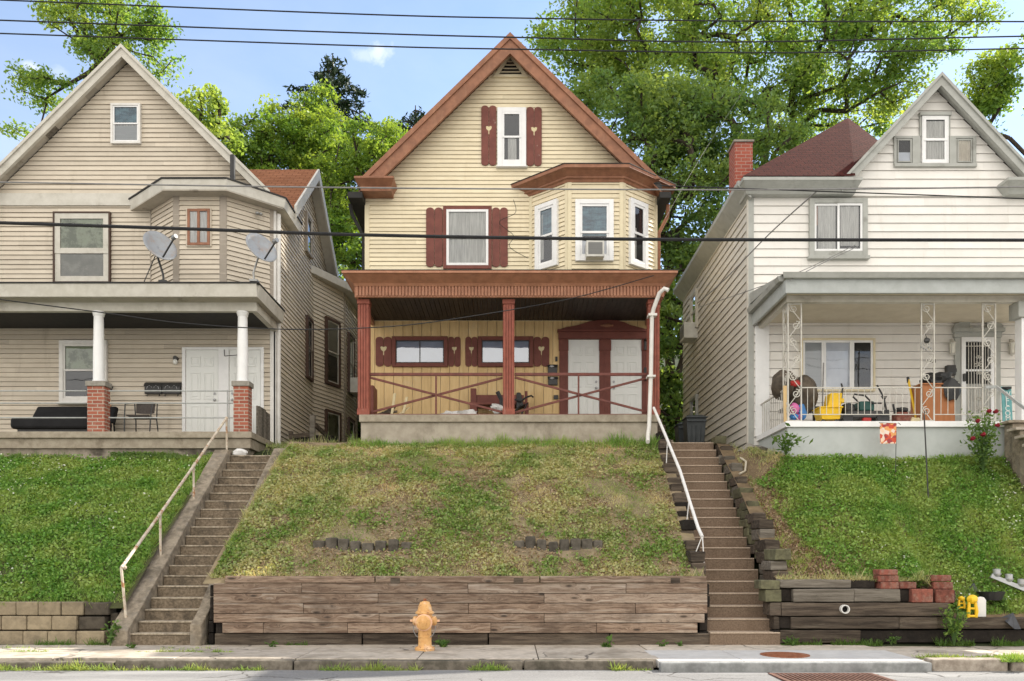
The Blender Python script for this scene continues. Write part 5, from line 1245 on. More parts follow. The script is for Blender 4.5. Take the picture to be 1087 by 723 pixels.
for px in (1008.2, 1071):
    b = MB(); c = FR_(PX(px, DR), .10, PZ(371, DR)); b.lathe([(.02, .17), (.06, .12), (.075, .10), (.06, .09)], c, 8); b.lathe([(.05, -.10), (.06, -.12), (.02, -.15), (.0, -.16)], c, 8)
    for k in range(4): a = k*math.pi/2+.78; b.bar((c[0]+.06*math.cos(a), c[1]+.06*math.sin(a), c[2]+.10), (c[0]+.05*math.cos(a), c[1]+.05*math.sin(a), c[2]-.11), .01, .01)
    b.tube([FR_(PX(px, DR), .0, PZ(371, DR)+.05), FR_(PX(px, DR), .02, PZ(371, DR)+.2), FR_(PX(px, DR), .1, PZ(371, DR)+.17)], .012, 6); ln = b.build('wall_lantern', 'iron_white', H3)
    b = MB(); b.lathe([(.053, .09), (.043, -.10)], c, 8); b.build('lantern_glass', 'lantern_glass', ln)
# far porch post, hanging bulb, entrance steps and stair rail
b = MB(); xq = PX(1083, 14.9); b.box(xq, xq+.22, 14.86, 15.06, zS, PZ(338, 14.9)); b.build('end_post', 'clean_white', H3, bevel=.005)
b = MB(); b.box(xq-.09, xq+.4, 14.80, 15.1, PZ(338, 14.9)+.001, PZ(321, 14.9)); b.build('post_head', 'grey_trim', H3, bevel=.01)
b = MB(); c = (PX(1079, 14.95), 14.9, PZ(316, 14.95)); b.tube([c, (c[0], c[1], c[2]-.1)], .02, 6); hb = b.build('bulb_holder', 'rust', H3)
b = MB(); b.lathe([(.02, 0), (.035, -.03), (.04, -.12), (.03, -.16), (.0, -.17)], (c[0], c[1], c[2]-.1), 10); b.build('bulb', 'bulb', hb, smooth=True)
stp = thing('porch_steps', 'short flight of concrete steps up to the white house porch beside the rose bush', 'steps', (9.5, 14.3, 2.8))
b = MB(); tb = MB()
for i in range(5):
    za = zS-.03-i*.165; ya = 14.78-i*.25; xa = PX(1060, 14.8)-(.02*i)
    b.box(xa+.10, 10.5, ya-.23, ya+(.02 if i == 0 else 0.0)-.002, 1.3, za-.05); (tb if i else b).box(xa, 10.55, ya-.28, ya, za-.048, za)
b.build('steps', 'old_concrete', stp, bevel=.008); tb.build('tread_slabs', 'walk_concrete', stp, bevel=.008)
b = MB(); xa = PX(1056, 14.8); b.bar((xa-.13, 14.86, PZ(411, 14.85)), (xa+.03, 14.80, PZ(410.5, 14.8)), .03, .05); b.bar((xa+.03, 14.8, PZ(410.5, 14.8)), (xa+.12, 13.7, PZ(410.5, 14.8)-.80), .03, .045); b.bar((xa+.12, 13.7, PZ(410.5, 14.8)-.8), (xa+.12, 13.7, 2.5), .03, .03)
b.build('stair_rail', 'rail_grey', stp)
# ================================================================== OBJECTS
# fire hydrant
hx, hy = PX(451, 11.3), 11.3
S = 55*11.3/F/ .71 * .71
hd = thing('fire_hydrant', 'orange-yellow cast iron fire hydrant on the sidewalk before the plank wall', 'fire hydrant', (hx, hy, 0))
c = (hx, hy, 0.0); u = S
b = MB(); b.lathe([(.135, -.01), (.135, .02), (.14, .025), (.13, .04), (.098, .05), (.092, .06), (.09, .17), (.097, .175), (.097, .19), (.09, .195), (.09, .33), (.10, .40), (.105, .44), (.10, .485), (.10, .495)], c, 28); b.build('barrel', 'hydrant', hd, smooth=True)
b = MB(); b.lathe([(.10, .492), (.128, .50), (.13, .515), (.118, .53), (.098, .535), (.095, .56), (.088, .60), (.07, .64), (.04, .665), (.03, .67)], c, 28)
for k in range(8):
    a = k*math.pi/4; b.bar((c[0]+.095*math.cos(a), c[1]+.095*math.sin(a), .535), (c[0]+.055*math.cos(a), c[1]+.055*math.sin(a), .66), .014, .014)
bo = b.build('bonnet', 'hydrant', hd, smooth=True)
for k in range(8):
    a = k*math.pi/4+.39; b = MB(); b.lathe([(.010, .50), (.010, .522), (.006, .526)], (c[0]+.116*math.cos(a), c[1]+.116*math.sin(a), 0), 6); b.build('bolt', 'rust', bo)
for k in range(8):
    a = k*math.pi/4+.39; b = MB(); b.lathe([(.011, .02), (.011, .042), (.006, .046)], (c[0]+.122*math.cos(a), c[1]+.122*math.sin(a), 0), 6); b.build('bolt', 'rust', hd)
b = MB(); b.lathe([(.026, .665), (.022, .70), (.012, .705)], c, 5); b.build('operating_nut', 'rust', bo)
b = MB(); zc_ = .385
b.lathe([(.085, -.08), (.105, -.115), (.115, -.12), (.115, -.135), (.105, -.14)], (c[0], c[1], zc_), 24, 'y'); b.build('pumper_collar', 'hydrant_pale', hd, smooth=True)
b = MB(); b.lathe([(.095, -.138), (.098, -.16), (.085, -.172), (.05, -.176), (.045, -.19), (.02, -.192)], (c[0]-.005, c[1], zc_), 24, 'y')
b.lathe([(.02, -.19), (.018, -.215), (.005, -.216)], (c[0]-.005, c[1], zc_), 5, 'y'); b.build('pumper_cap', 'hydrant', hd, smooth=True)
for sg in (-1, 1):
    b = MB(); b.lathe([(.05, 0), (.055, sg*.10), (.065, sg*.105), (.065, sg*.15), (.05, sg*.155), (.04, sg*.165), (.018, sg*.167)], (c[0], c[1], zc_+.015), 16, 'x'); cap = b.build('hose_cap', 'hydrant', hd, smooth=True)
    b = MB(); b.lathe([(.02, sg*.165), (.016, sg*.20), (.006, sg*.202)], (c[0], c[1], zc_+.015), 5, 'x'); b.build('cap_nut', 'hydrant_pale', cap)
    b = MB(); b.tube([(c[0]+sg*.15, c[1]-.03, zc_-.05), (c[0]+sg*.145, c[1]-.07, zc_-.12), (c[0]+sg*.11, c[1]-.10, zc_-.18), (c[0]+sg*.08, c[1]-.10, zc_-.20)], .006, 5); b.build('chain', 'cable_grey', cap)

def lay(n, v): return FL(PX(n, DL), v, 0)
# left porch ------------------------------------------------------------
zF = PZ(458, 16.5)
for k, (xa, xb, lab) in enumerate(((155.5, 173.5, 'black wall mailbox with scrollwork, the one farther from the white doors'), (174.5, 193, 'black wall mailbox with scrollwork, the one nearer the white doors'))):
    m = thing('mailbox', lab, 'mailbox', FL(PX((xa+xb)/2, DL), 0, PZ(420, DL)), 'black mailboxes on the taupe house')
    u0, u1, z0, z1 = PX(xa, DL), PX(xb, DL), PZ(419, DL), PZ(409, DL); b = MB(); b.fbox(FL, u0, u1, .02, .11, z0, z1); b.build('box', 'black_metal', m, bevel=.01)
    b = MB(); b.prism([FL(u0-.01, .02, z1+.06), FL(u0-.01, .09, z1+.02), FL(u0-.01, .125, z1-.04), FL(u0-.01, .125, z1-.055), FL(u0-.01, .02, z1-.0)], (u1-u0+.02, 0, 0)); b.build('lid', 'black_metal', m, bevel=.004)
    b = MB(); um = (u0+u1)/2
    for sg in (-1, 1): b.tube([FL(um+sg*.02, .118, z1-.07), FL(um+sg*.07, .12, z1-.03), FL(um+sg*.12, .12, z1-.06), FL(um+sg*.13, .118, z1-.1)], .006, 5)
    b.build('scrollwork', 'satin_silver', m)
    b = MB(); b.tube([FL(u0+.06, .06, z0), FL(u0+.06, .09, z0-.05), FL(u0+.03, .11, z0-.03)], .008, 5); b.tube([FL(u1-.06, .06, z0), FL(u1-.06, .09, z0-.05), FL(u1-.03, .11, z0-.03)], .008, 5); b.build('paper_hook', 'black_metal', m)
sf = thing('futon_sofa', 'low flat black futon sofa without arms on the taupe porch', 'sofa', (PX(62, 17.3), 17.3, zF))
d = 17.2; x0, x1 = PX(21, d), PX(111, d)
b = MB(); b.box(x0, x1, d-.35, d+.5, zF+.12, zF+.34); b.build('seat', 'futon', sf, bevel=.05)
b = MB(); x2 = PX(33, d+.4); b.hexa([(x2, d+.30, zF+.34), (x1, d+.30, zF+.34), (x1, d+.48, zF+.30), (x2, d+.48, zF+.30), (x2+.06, d+.52, zF+.74), (x1, d+.52, zF+.74), (x1, d+.66, zF+.72), (x2+.06, d+.66, zF+.72)]); b.build('backrest', 'futon', sf, bevel=.04)
b = MB(); b.box(x0+.1, x1-.1, d-.25, d+.45, zF+.06, zF+.119); b.build('frame', 'black_metal', sf)
for qx_ in (x0+.15, x1-.15):
    for qy in (d-.2, d+.4): b = MB(); b.box(qx_-.03, qx_+.03, qy-.03, qy+.03, zF, zF+.06); b.build('leg', 'black_metal', sf)
chr_ = thing('patio_chair', 'small brown wicker and metal patio chair by the white porch door', 'chair', (PX(150, 17.3), 17.3, zF))
d = 17.2; xm = PX(150, d); W = .26
b = MB(); b.box(xm-W+.03, xm+W-.03, d-.20, d+.22, zF+.40, zF+.425); b.build('seat', 'wicker', chr_, bevel=.01)
b = MB()
n = 9; vs = []
for i in range(n+1):
    a = math.pi*i/n*.55+math.pi*.225; vs += [(xm-.26*math.cos(a)*.98, d+.05+.24*math.sin(a)-.02, zF+.52), (xm-.27*math.cos(a), d+.06+.25*math.sin(a), zF+.76)]
b.add(vs, [(2*i, 2*i+2, 2*i+3, 2*i+1) for i in range(n)]); b.build('backrest', 'wicker', chr_)
b = MB(); pts = []
for i in range(13): a = math.pi*i/12; pts.append((xm-.28*math.cos(a), d-.12+.42*math.sin(a), zF+.66+.11*math.sin(a)))
b.tube(pts, .014, 7); b.build('arm_frame', 'black_metal', chr_, smooth=True)
for sg in (-1, 1):
    b = MB(); b.tube([(xm+sg*.28, d-.12, zF+.66), (xm+sg*.27, d-.17, zF+.40), (xm+sg*.26, d-.2, zF)], .013, 6); b.build('leg', 'black_metal', chr_)
    b = MB(); b.tube([(xm+sg*.24, d+.22, zF+.75), (xm+sg*.22, d+.23, zF+.4), (xm+sg*.24, d+.30, zF)], .013, 6); b.build('leg', 'black_metal', chr_)
br = thing('crutch', 'pale stick with black handle leaning behind the brick pier', 'walking stick', (PX(119, 17.6), 17.6, zF))
b = MB(); b.tube([(PX(120, 17.4), 17.4, zF), (PX(115.8, 18.0), 18.02, PZ(411, 18))], .018, 7); b.build('shaft', 'rail_rusty', br, smooth=True)
b = MB(); b.tube([(PX(113, 18), 18.0, PZ(409, 18)), (PX(116, 18), 18.02, PZ(408, 18)), (PX(119, 18), 18.0, PZ(411, 18)), (PX(118, 18), 17.98, PZ(415, 18))], .025, 8); b.build('handle', 'black_plastic', br, smooth=True)

# satellite dishes on the left porch roof
def dish(label, px, py, d, foot, armend, mat):
    zf = PZ(foot[1], d); root = thing('satellite_dish', label, 'satellite dish', (PX(foot[0], d), d, zf), 'satellite dishes on the taupe porch roof')
    C0 = Vector((PX(px, d), d-.05, PZ(py, d))); ax = Vector((.62, -.62, .46)).normalized()
    sx = ax.cross(Vector((0, 0, 1))).normalized(); sy = sx.cross(ax).normalized()
    b = MB(); rings = 6; n = 28; vs = []; 
    for j in range(rings+1):
        r = .34*j/rings
        for k in range(n):
            a = 2*math.pi*k/n; h = .075*(r/.34)**2; p = C0+sx*(r*.98*math.cos(a))+sy*(r*1.08*math.sin(a))+ax*h; vs.append(tuple(p))
    fs = [(j*n+k, j*n+(k+1) % n, (j+1)*n+(k+1) % n, (j+1)*n+k) for j in range(rings) for k in range(n)]
    b.add(vs, fs); dsh = b.build('reflector', mat, root, smooth=True, recalc=False)
    sdm = dsh.modifiers.new('thickness', 'SOLIDIFY'); sdm.thickness = .012
    low = C0-sy*.30+ax*.06; end = Vector((PX(armend[0], d), d-.38, PZ(armend[1], d)))
    b = MB(); b.tube([C0-sy*.1-ax*.05, low-ax*.03, end], .018, 7); b.build('feed_arm', 'black_metal', root)
    b = MB(); dr_ = (C0-end).normalized(); b.tube([end-dr_*.03, end+dr_*.05, end+dr_*.10], [.045, .05, .032], 10); b.build('receiver', 'grey_metal', root, smooth=True)
    b = MB(); f = Vector((PX(foot[0], d), d, zf-.02)); b.tube([C0-ax*.06, C0-ax*.10-Vector((0, 0, .1)), f+Vector((-.02, 0, .18)), f], .022, 8); b.box(f.x-.08, f.x+.08, f.y-.08, f.y+.08, zf-.03, zf+.01); b.build('mast', 'black_metal' if px < 200 else 'grey_metal', root)
    b = MB(); q = C0-ax*.07; b.box(q.x-.06, q.x+.06, q.y-.03, q.y+.05, q.z-.08, q.z+.05); b.build('bracket', 'grey_metal', root, bevel=.01)
    if px < 200: b = MB(); b.tube([C0-ax*.09, (PX(153, d), d, zf)], .010, 6); b.build('strut', 'black_metal', root)
dish('grey satellite dish with black mast standing left of the small bay window', 170, 264, 16.75, (174, 299), (194, 259), 'dish_grey')
dish('rust-stained satellite dish at the corner end of the porch roof', 277, 266, 16.9, (270, 298), (299, 263), 'dish_grey')

# window air conditioners
def aircon(label, fr, u0, u1, z0, z1, out):
    a = thing('air_conditioner', label, 'air conditioner', fr((u0+u1)/2, .1, z0)); b = MB(); b.fbox(fr, u0, u1, .0, out, z0, z1); b.build('casing', 'ac_white', a, bevel=.012)
    b = MB(); b.fbox(fr, u0+.04, u1-.04, out-.004, out+.006, z0+.05, z1-.04); b.build('grille', 'ac_grille', a, bevel=.003)
aircon('white air conditioner in the front bay window of the cream house', FBAY, PX(622, 17.6)-BAYP[0], PX(641, 17.6)-BAYP[0], PZ(274, 17.6), PZ(257, 17.6), .30)
aircon('small air conditioner high on the side wall of the white house', FSR, 4.52, 5.08, 6.95, 7.35, .36)
u = Vector((SB[2][0]-SB[1][0], SB[2][1]-SB[1][1])).normalized() if False else Vector((.04, 1.6)).normalized()
aircon('white air conditioner in the narrow side window of the taupe house', Fr((-4.66, 23.0), u, (u.y, -u.x)), .3, .9, 6.0, 6.42, .30)

# cream house porch -------------------------------------------------------
zF = PZ(440, 16.6)
for k, (px, py, lab) in enumerate(((586.5, 392.5, 'small black mailbox, the upper one of two beside the maroon door frame'), (586.8, 405, 'small black mailbox, the lower one of two beside the maroon door frame'))):
    m = thing('mailbox', lab, 'mailbox', FC(PX(px, DC), 0, PZ(py, DC)), 'small mailboxes on the cream house'); ua, ub, z0 = PX(px-5, DC), PX(px+5, DC), PZ(py+4.5, DC); z1 = PZ(py-3, DC)
    b = MB(); b.fbox(FC, ua, ub, .013, .09, z0, z1); b.build('box', 'black_metal', m, bevel=.012)
    b = MB(); b.prism([FC(ua-.008, .013, z1+.05), FC(ua-.008, .07, z1+.03), FC(ua-.008, .105, z1-.03), FC(ua-.008, .095, z1-.035), FC(ua-.008, .013, z1+.0)], (ub-ua+.016, 0, 0)); b.build('lid', 'black_metal', m)
    b = MB(); b.blob(FC((ua+ub)/2-.02, .10, z1-.01), (.05, .008, .025), 8, 5); b.build('emblem', 'satin_silver', m)
bn = thing('porch_bench', 'low maroon wooden bench behind the middle porch post', 'bench', (PX(525, 18), 18.0, zF))
d = 18.0; xa, xb = PX(499, d), PX(561, d)
b = MB(); b.box(xa, xb, d-.25, d+.25, zF+.42, zF+.47); b.build('seat', 'maroon_trim', bn, bevel=.006)
b = MB(); b.box(xa+.09, xb-.1, d+.20, d+.26, zF+.52, zF+.72); b.build('backrest', 'maroon_trim', bn, bevel=.006)
for x, w_ in ((xa, .16), (xb-.08, .08)):
    b = MB(); b.box(x, x+w_, d-.25, d+.27, zF, zF+.419); b.box(x, x+w_*.8, d+.18, d+.27, zF+.42, zF+(.86 if w_ > .1 else .8)); b.build('leg', 'maroon_trim', bn, bevel=.006)
sr = thing('stroller', 'folded black pushchair with a curved handle behind the middle porch post', 'pushchair', (PX(556, 17.7), 17.7, zF))
d = 17.6
b = MB(); b.tube([(PX(546, d), d, PZ(424, d)), (PX(553, d), d, PZ(426, d)), (PX(558, d), d, PZ(422, d)), (PX(564, d), d, PZ(420, d)), (PX(566, d), d+.03, PZ(421.5, d))], .02, 7); b.build('handle', 'black_plastic', sr)
b = MB(); b.tube([(PX(545, d), d, PZ(438, d)), (PX(551, d), d, PZ(432, d)), (PX(560, d), d, PZ(428, d)), (PX(553, d), d, PZ(441, d))], .02, 6); b.tube([(PX(528, d), d, PZ(416, d)), (PX(532, d), d, PZ(424, d)), (PX(534, d), d, PZ(440, d))], .05, 6); b.build('frame', 'black_plastic', sr)
b = MB(); b.prism([(PX(548, d), d+.03, PZ(416, d)), (PX(553, d), d+.03, PZ(416, d)), (PX(556, d), d+.03, PZ(431, d)), (PX(548, d), d+.03, PZ(434, d))], (0, .25, 0)); b.build('seat', 'black_plastic', sr, bevel=.03)
for qx_ in (549, 561):
    b = MB(); b.lathe([(.05, -.02), (.075, -.015), (.075, .015), (.05, .02)], (PX(qx_, d), d, zF+.08), 14, 'y'); b.build('wheel', 'black_plastic', sr)
b = MB(); b.blob((PX(486, 17.2), 17.2, zF+.08), (.38, .22, .12), 20, 10, .9, 4); b.blob((PX(498, 17.2), 17.15, zF+.06), (.22, .16, .09), 14, 8, .9, 9); b.build('crumpled_sheet', 'cloth_white', label='crumpled white sheet lying on the red-posted porch', cat='cloth', smooth=True)
b = MB(); b.blob((PX(528, 17.6), 17.55, zF+.30), (.14, .10, .09), 12, 8, .8, 14); b.build('bundle', 'cloth_white', label='small white bundle on the maroon bench by the middle post', cat='cloth', smooth=True)
sc = thing('scrap_pile', 'small pile of dark scrap wood with green slats in the porch corner', 'scrap pile', (PX(415, 17.3), 17.3, zF))
d = 17.3
b = MB()
for (xa, ya, xb, yb, w_) in ((402, 441, 418, 431, .10), (405, 438, 421, 436, .08), (410, 442, 419, 430, .07), (400, 440, 412, 436, .06)): b.rand(); b.bar((PX(xa, d), d+random.uniform(-.1, .1), PZ(ya, d)), (PX(xb, d), d+.1, PZ(yb, d)), w_, .04)
b.build('dark_boards', 'tie_dark', sc)
b = MB()
for (xa, ya, xb, yb) in ((416, 440, 418, 416), (424, 441, 433, 431), (428, 439, 431, 420), (422, 441, 429, 434)): b.bar((PX(xa, d), d, PZ(ya, d)), (PX(xb, d), d+.15, PZ(yb, d)), .055, .015)
b.build('green_slats', 'shutter_hole', sc)
b = MB(); b.box(PX(394, 18), PX(399, 18), 17.7, 18.2, zF, PZ(412, 18)); b.build('plant_box', 'maroon_trim', label='narrow maroon wooden box standing behind the first porch post', cat='box', bevel=.01)

# white house porch --------------------------------------------------------
zF = PZ(447, 14.8)
gr = thing('covered_grill', 'barbecue grill under a sagging dark brown cover at the porch corner', 'grill', (PX(848, 15.6), 15.6, zF))
d = 15.5
b = MB(); b.blob((PX(832, d), d, zF+.78), (.23, .30, .28), 36, 24, .20, 2); b.blob((PX(852, d), d-.02, zF+.60), (.27, .28, .36), 32, 22, .16, 7); b.build('cover', 'grill_cover', gr, smooth=True)
b = MB(); b.box(PX(830, d), PX(866, d), d-.2, d+.2, zF+.3, zF+.36); b.build('shelf', 'black_metal', gr)
for qx_ in (832, 864): b = MB(); b.box(PX(qx_, d)-.02, PX(qx_, d)+.02, d-.02, d+.02, zF, zF+.6); b.build('leg', 'black_metal', gr)
b = MB(); b.bar((PX(834.5, 15.0), 15.0, zF-.08), (PX(834, 15.02), 15.05, PZ(409, 15)), .075, .03, up=(0, 1, 0)); b.build('plank', 'yellow_board', label='yellow upright plank at the corner of the white house porch rail', cat='plank', bevel=.004)
ty = thing('toy_pile', 'heap of pink, blue and red plastic toys under the brown grill cover', 'toys', (PX(848, 15.05), 15.1, zF)); d = 15.05
for mt, cc, r in (('pink_plastic', (843, 434), (.11, .08, .09)), ('blue_plastic', (852, 437), (.10, .08, .13)), ('pink_plastic', (847, 441), (.12, .09, .06)), ('blue_plastic', (842, 443), (.08, .08, .05)), ('red_plastic', (844.5, 407), (.10, .05, .06))):
    b = MB(); b.blob((PX(cc[0], d), d+random.uniform(-.05, .1), max(PZ(cc[1], d), zF+r[2])), r, 12, 8, .5, cc[0]); b.build('toy', mt, ty, smooth=True)
mb_ = thing('mop_bucket', 'bright yellow janitor mop bucket with wringer and upright handle', 'mop bucket', (PX(880, 15.2), 15.2, zF)); d = 15.15
xa, xb = PX(866.5, d), PX(890, d)
b = MB(); b.hexa([(xa+.05, d-.15, zF+.07), (xb-.03, d-.15, zF+.07), (xb-.03, d+.15, zF+.07), (xa+.05, d+.15, zF+.07), (xa, d-.18, zF+.27), (xb, d-.18, zF+.27), (xb, d+.18, zF+.27), (xa, d+.18, zF+.27)]); b.box(xa-.015, xb+.015, d-.2, d+.2, zF+.27, zF+.295); b.build('bucket', 'yellow_plastic', mb_, bevel=.015)
b = MB(); xm = PX(876, d); b.hexa([(xm, d-.12, zF+.296), (xb+.0, d-.12, zF+.296), (xb, d+.12, zF+.296), (xm, d+.12, zF+.296), (xm+.05, d-.14, zF+.55), (xb+.02, d-.14, zF+.55), (xb+.02, d+.14, zF+.55), (xm+.05, d+.14, zF+.55)]); b.box(xb-.02, xb+.07, d-.1, d+.1, zF+.38, zF+.46); b.build('wringer', 'yellow_plastic', mb_, bevel=.012)
b = MB(); b.tube([(PX(890, d), d, zF+.4), (PX(893, d), d, PZ(425, d)), (PX(894.5, d), d, PZ(412, d)), (PX(893, d), d, PZ(407, d))], .016, 7); b.build('handle', 'black_plastic', mb_)
for qx_ in (xa+.08, xb-.08):
    for qy in (-.12, .12): b = MB(); b.lathe([(.02, -.012), (.035, -.01), (.035, .01), (.02, .012)], (qx_, d+qy, zF+.036), 12, 'y'); b.build('caster', 'black_plastic', mb_)
b = MB(); b.tube([(PX(875, 15.3), 15.4, zF+.3), (PX(878.5, 15.5), 15.7, PZ(384, 15.6))], .013, 6); b.build('mop_pole', 'cable_grey', label='thin grey pole standing in the yellow mop bucket', cat='pole')
lm = thing('lawn_mower', 'dark green lawn mower with looped black handles behind the porch rail', 'lawn mower', (PX(915, 15.3), 15.3, zF)); d = 15.25
xa, xb = PX(892, d), PX(934, d)
b = MB(); b.hexa([(xa, d-.22, zF+.10), (xb, d-.22, zF+.10), (xb, d+.22, zF+.10), (xa, d+.22, zF+.10), (xa+.06, d-.18, zF+.24), (xb-.04, d-.18, zF+.24), (xb-.04, d+.18, zF+.24), (xa+.06, d+.18, zF+.24)]); b.build('deck', 'black_metal', lm, bevel=.02)
b = MB(); b.box(PX(909, d), PX(925, d), d-.15, d+.15, zF+.241, zF+.42); b.build('grass_box', 'green_machine', lm, bevel=.03)
b = MB(); b.lathe([(.13, zF+.241), (.14, zF+.30), (.10, zF+.38), (.04, zF+.40)], (PX(900, d), d, 0), 16); b.build('engine', 'black_plastic', lm, smooth=True)
b = MB(); b.tube([(PX(933, d), d-.18, zF+.25), (PX(934, d), d-.18, PZ(425, d)), (PX(926.5, d), d-.18, PZ(411, d))], .016, 7); b.tube([(PX(931, d), d-.18, PZ(430, d)), (PX(922, d), d-.17, PZ(430, d)), (PX(914, d), d-.17, PZ(422, d)), (PX(903, d), d-.17, PZ(420.5, d)), (PX(902, d), d-.15, PZ(423, d)), (PX(912, d), d-.1, PZ(431, d))], .016, 7); b.build('handle', 'black_plastic', lm, smooth=True)
for qx_ in (xa+.05, xb-.06):
    for qy in (-.22, .22): b = MB(); b.lathe([(.05, -.02), (.095, -.018), (.095, .018), (.05, .02)], (qx_, d+qy, zF+.096), 16, 'y'); b.build('wheel', 'black_plastic', lm)
b = MB(); b.box(PX(917, 14.98), PX(926, 14.98), 15.0, 15.1, zF+.03, zF+.10); b.build('red_toy', 'red_plastic', label='small red plastic toy lying in front of the green mower', cat='toy', bevel=.02)
sh = thing('shovel', 'black D-handled shovel standing head down beside the lawn mower', 'shovel', (PX(939, 15.2), 15.2, zF)); d = 15.15
b = MB(); b.tube([(PX(938.5, d), d, PZ(424, d)), (PX(940.5, d), d-.03, zF+.22)], .017, 7); b.build('shaft', 'black_plastic', sh)
b = MB(); b.tube([(PX(938.5, d), d, PZ(424.5, d)), (PX(935.5, d), d, PZ(421, d)), (PX(941, d), d, PZ(421, d)), (PX(938.5, d), d, PZ(424.5, d))], .015, 6); b.build('grip', 'black_plastic', sh)
b = MB(); b.hexa([(PX(937, d), d-.02, zF+.01), (PX(944, d), d-.02, zF+.01), (PX(944, d), d-.01, zF+.01), (PX(937, d), d-.01, zF+.01), (PX(938, d), d-.04, zF+.26), (PX(943, d), d-.04, zF+.26), (PX(943, d), d-.025, zF+.26), (PX(938, d), d-.025, zF+.26)]); b.build('blade', 'black_metal', sh)
bl_ = thing('leaf_blower', 'small red-brown engine tool with black top behind the porch rail', 'garden tool', (PX(957, 15.2), 15.2, zF)); d = 15.2
b = MB(); b.box(PX(949, d), PX(965, d), d-.12, d+.12, zF+.02, zF+.22); b.build('housing', 'brick_loose', bl_, bevel=.03)
b = MB(); b.blob((PX(957, d), d, zF+.27), (.12, .1, .06), 12, 8, .4, 4); b.tube([(PX(950, d), d, zF+.2), (PX(948, d), d, zF+.38)], .02, 6); b.build('engine_top', 'black_plastic', bl_, smooth=True)
ex = thing('broom', 'yellow-handled tool with black grips leaning upright by the wood cabinet', 'broom', (PX(968, 15.7), 15.7, zF)); d = 15.6
b = MB(); b.tube([(PX(970, d), d-.1, zF+.15), (PX(967, d), d+.1, PZ(402, d))], .022, 7); b.build('shaft', 'yellow_plastic', ex)
b = MB(); b.tube([(PX(970.6, d), d-.12, zF), (PX(970, d), d-.1, zF+.16)], .03, 7); b.build('foot', 'black_plastic', ex)
b = MB(); b.tube([(PX(967, d), d+.1, PZ(405, d)), (PX(966.7, d), d+.11, PZ(399, d))], .027, 7); b.build('grip', 'black_plastic', ex)
b = MB(); b.blob((PX(971, 15.1), 15.1, zF+.05), (.10, .08, .06), 10, 6, .5, 3); b.build('yellow_rag', 'shutter_hole', label='crumpled tan cloth at the foot of the yellow-handled tool', cat='cloth', smooth=True)
cb_ = thing('wood_cabinet', 'orange-brown wooden cabinet standing with its back to the porch rail', 'cabinet', (PX(997, 15.4), 15.4, zF)); d = 15.3
xa, xb = PX(978, d), PX(1014, d); zt_ = PZ(408.5, d)
b = MB(); b.box(xa, xb, d, d+.42, zF, zt_); b.build('body', 'orange_wood', cb_, bevel=.008)
b = MB(); b.box(xa+.02, xb-.02, d-.02, d-.002, zF+.03, zt_-.04); b.box(xa-.02, xb+.02, d-.02, d+.44, zt_+.002, zt_+.03); b.build('back_panel', 'orange_wood', cb_, bevel=.004)
b = MB(); b.blob((PX(1000, d), d+.2, zt_+.10), (.33, .22, .17), 20, 12, .6, 6); b.blob((PX(1009, d), d-.03, zt_-.10), (.16, .08, .22), 14, 10, .5, 12); b.build('rubbish_bag', 'black_plastic', label='shiny black bag slumped over the top of the wood cabinet', cat='bag', smooth=True)
b = MB(); b.fbox(FR_, PX(1002, DR), PX(1011.5, DR), .02, .13, PZ(399.5, DR), PZ(389, DR)); b.fbox(FR_, PX(1011.6, DR), PX(1013.2, DR), .03, .10, PZ(396, DR), PZ(392, DR)); b.build('mailbox', 'black_metal', bevel=.012, label='plain black square mailbox beside the barred white door', cat='mailbox')
wc = thing('wind_chime', 'wind chime with dark bird ornament hanging at the middle iron column', 'wind chime', (PX(983, 14.85), 14.85, PZ(360, 14.85))); d = 14.85
b = MB(); b.blob((PX(984, d), d, PZ(361.5, d)), (.055, .045, .05), 10, 8, .3, 2); b.tube([(PX(983.5, d), d, PZ(358, d)), (PX(983, d), d+.03, PZ(354, d))], .006, 5); b.build('ornament', 'black_metal', wc, smooth=True)
for q in range(5): b = MB(); x = PX(978+q*2.6, d); b.tube([(x, d, PZ(363, d)), (x, d, PZ(366.5+1.3*(q % 3), d))], .004, 4); b.blob((x, d, PZ(368.5+1.3*(q % 3), d)), (.018, .018, .022), 8, 6); b.build('bell', 'grey_metal', wc)
ws = thing('welcome_sign', 'tall teal WELCOME board with white letters beside the porch steps', 'sign', (PX(1070, 15.6), 15.6, zF)); d = 15.6
xa, xb = PX(1065, d), PX(1075.5, d); z1 = PZ(409.5, d)
b = MB(); b.prism([(xa, d, zF), (xb, d, zF), (xb, d+.06, z1), (xa, d+.06, z1)], (0, .02, 0)); b.build('board', 'teal_board', ws, bevel=.004)
b = MB(); b.bar((xa+.01, d+.045, z1-.03), (xb-.01, d+.045, z1-.03), .03, .04); b.tube([(xa+.04, d+.03, z1-.04), ((xa+xb)/2, d+.02, z1-.06), (xb-.04, d+.03, z1-.04)], .02, 6); b.build('bow', 'black_plastic', ws)
for k, chx in enumerate('WELCOME'):
    zz = z1-.19-k*.093; text3d('letter', chx, .135, 'letter_white', ws, ((xa+xb)/2, d-.006+.06*(zz-zF)/(z1-zF), zz), 85)
fl = thing('garden_flag', 'small garden flag with red and white flower pattern before the blue-grey porch base', 'flag', (PX(950, 14.5), 14.5, zr(PX(950, 14.5), 14.5))); d = 14.5
zg = zr(PX(950, d), d)
b = MB(); b.tube([(PX(950.5, d), d, zg-.1), (PX(951.5, d), d, PZ(449.5, d)), (PX(954, d), d, PZ(449, d)), (PX(956, d), d, PZ(451, d))], .006, 6); b.tube([(PX(951.5, d), d, PZ(449.5, d)), (PX(933, d), d, PZ(448.8, d))], .006, 6); b.build('stake', 'black_metal', fl)
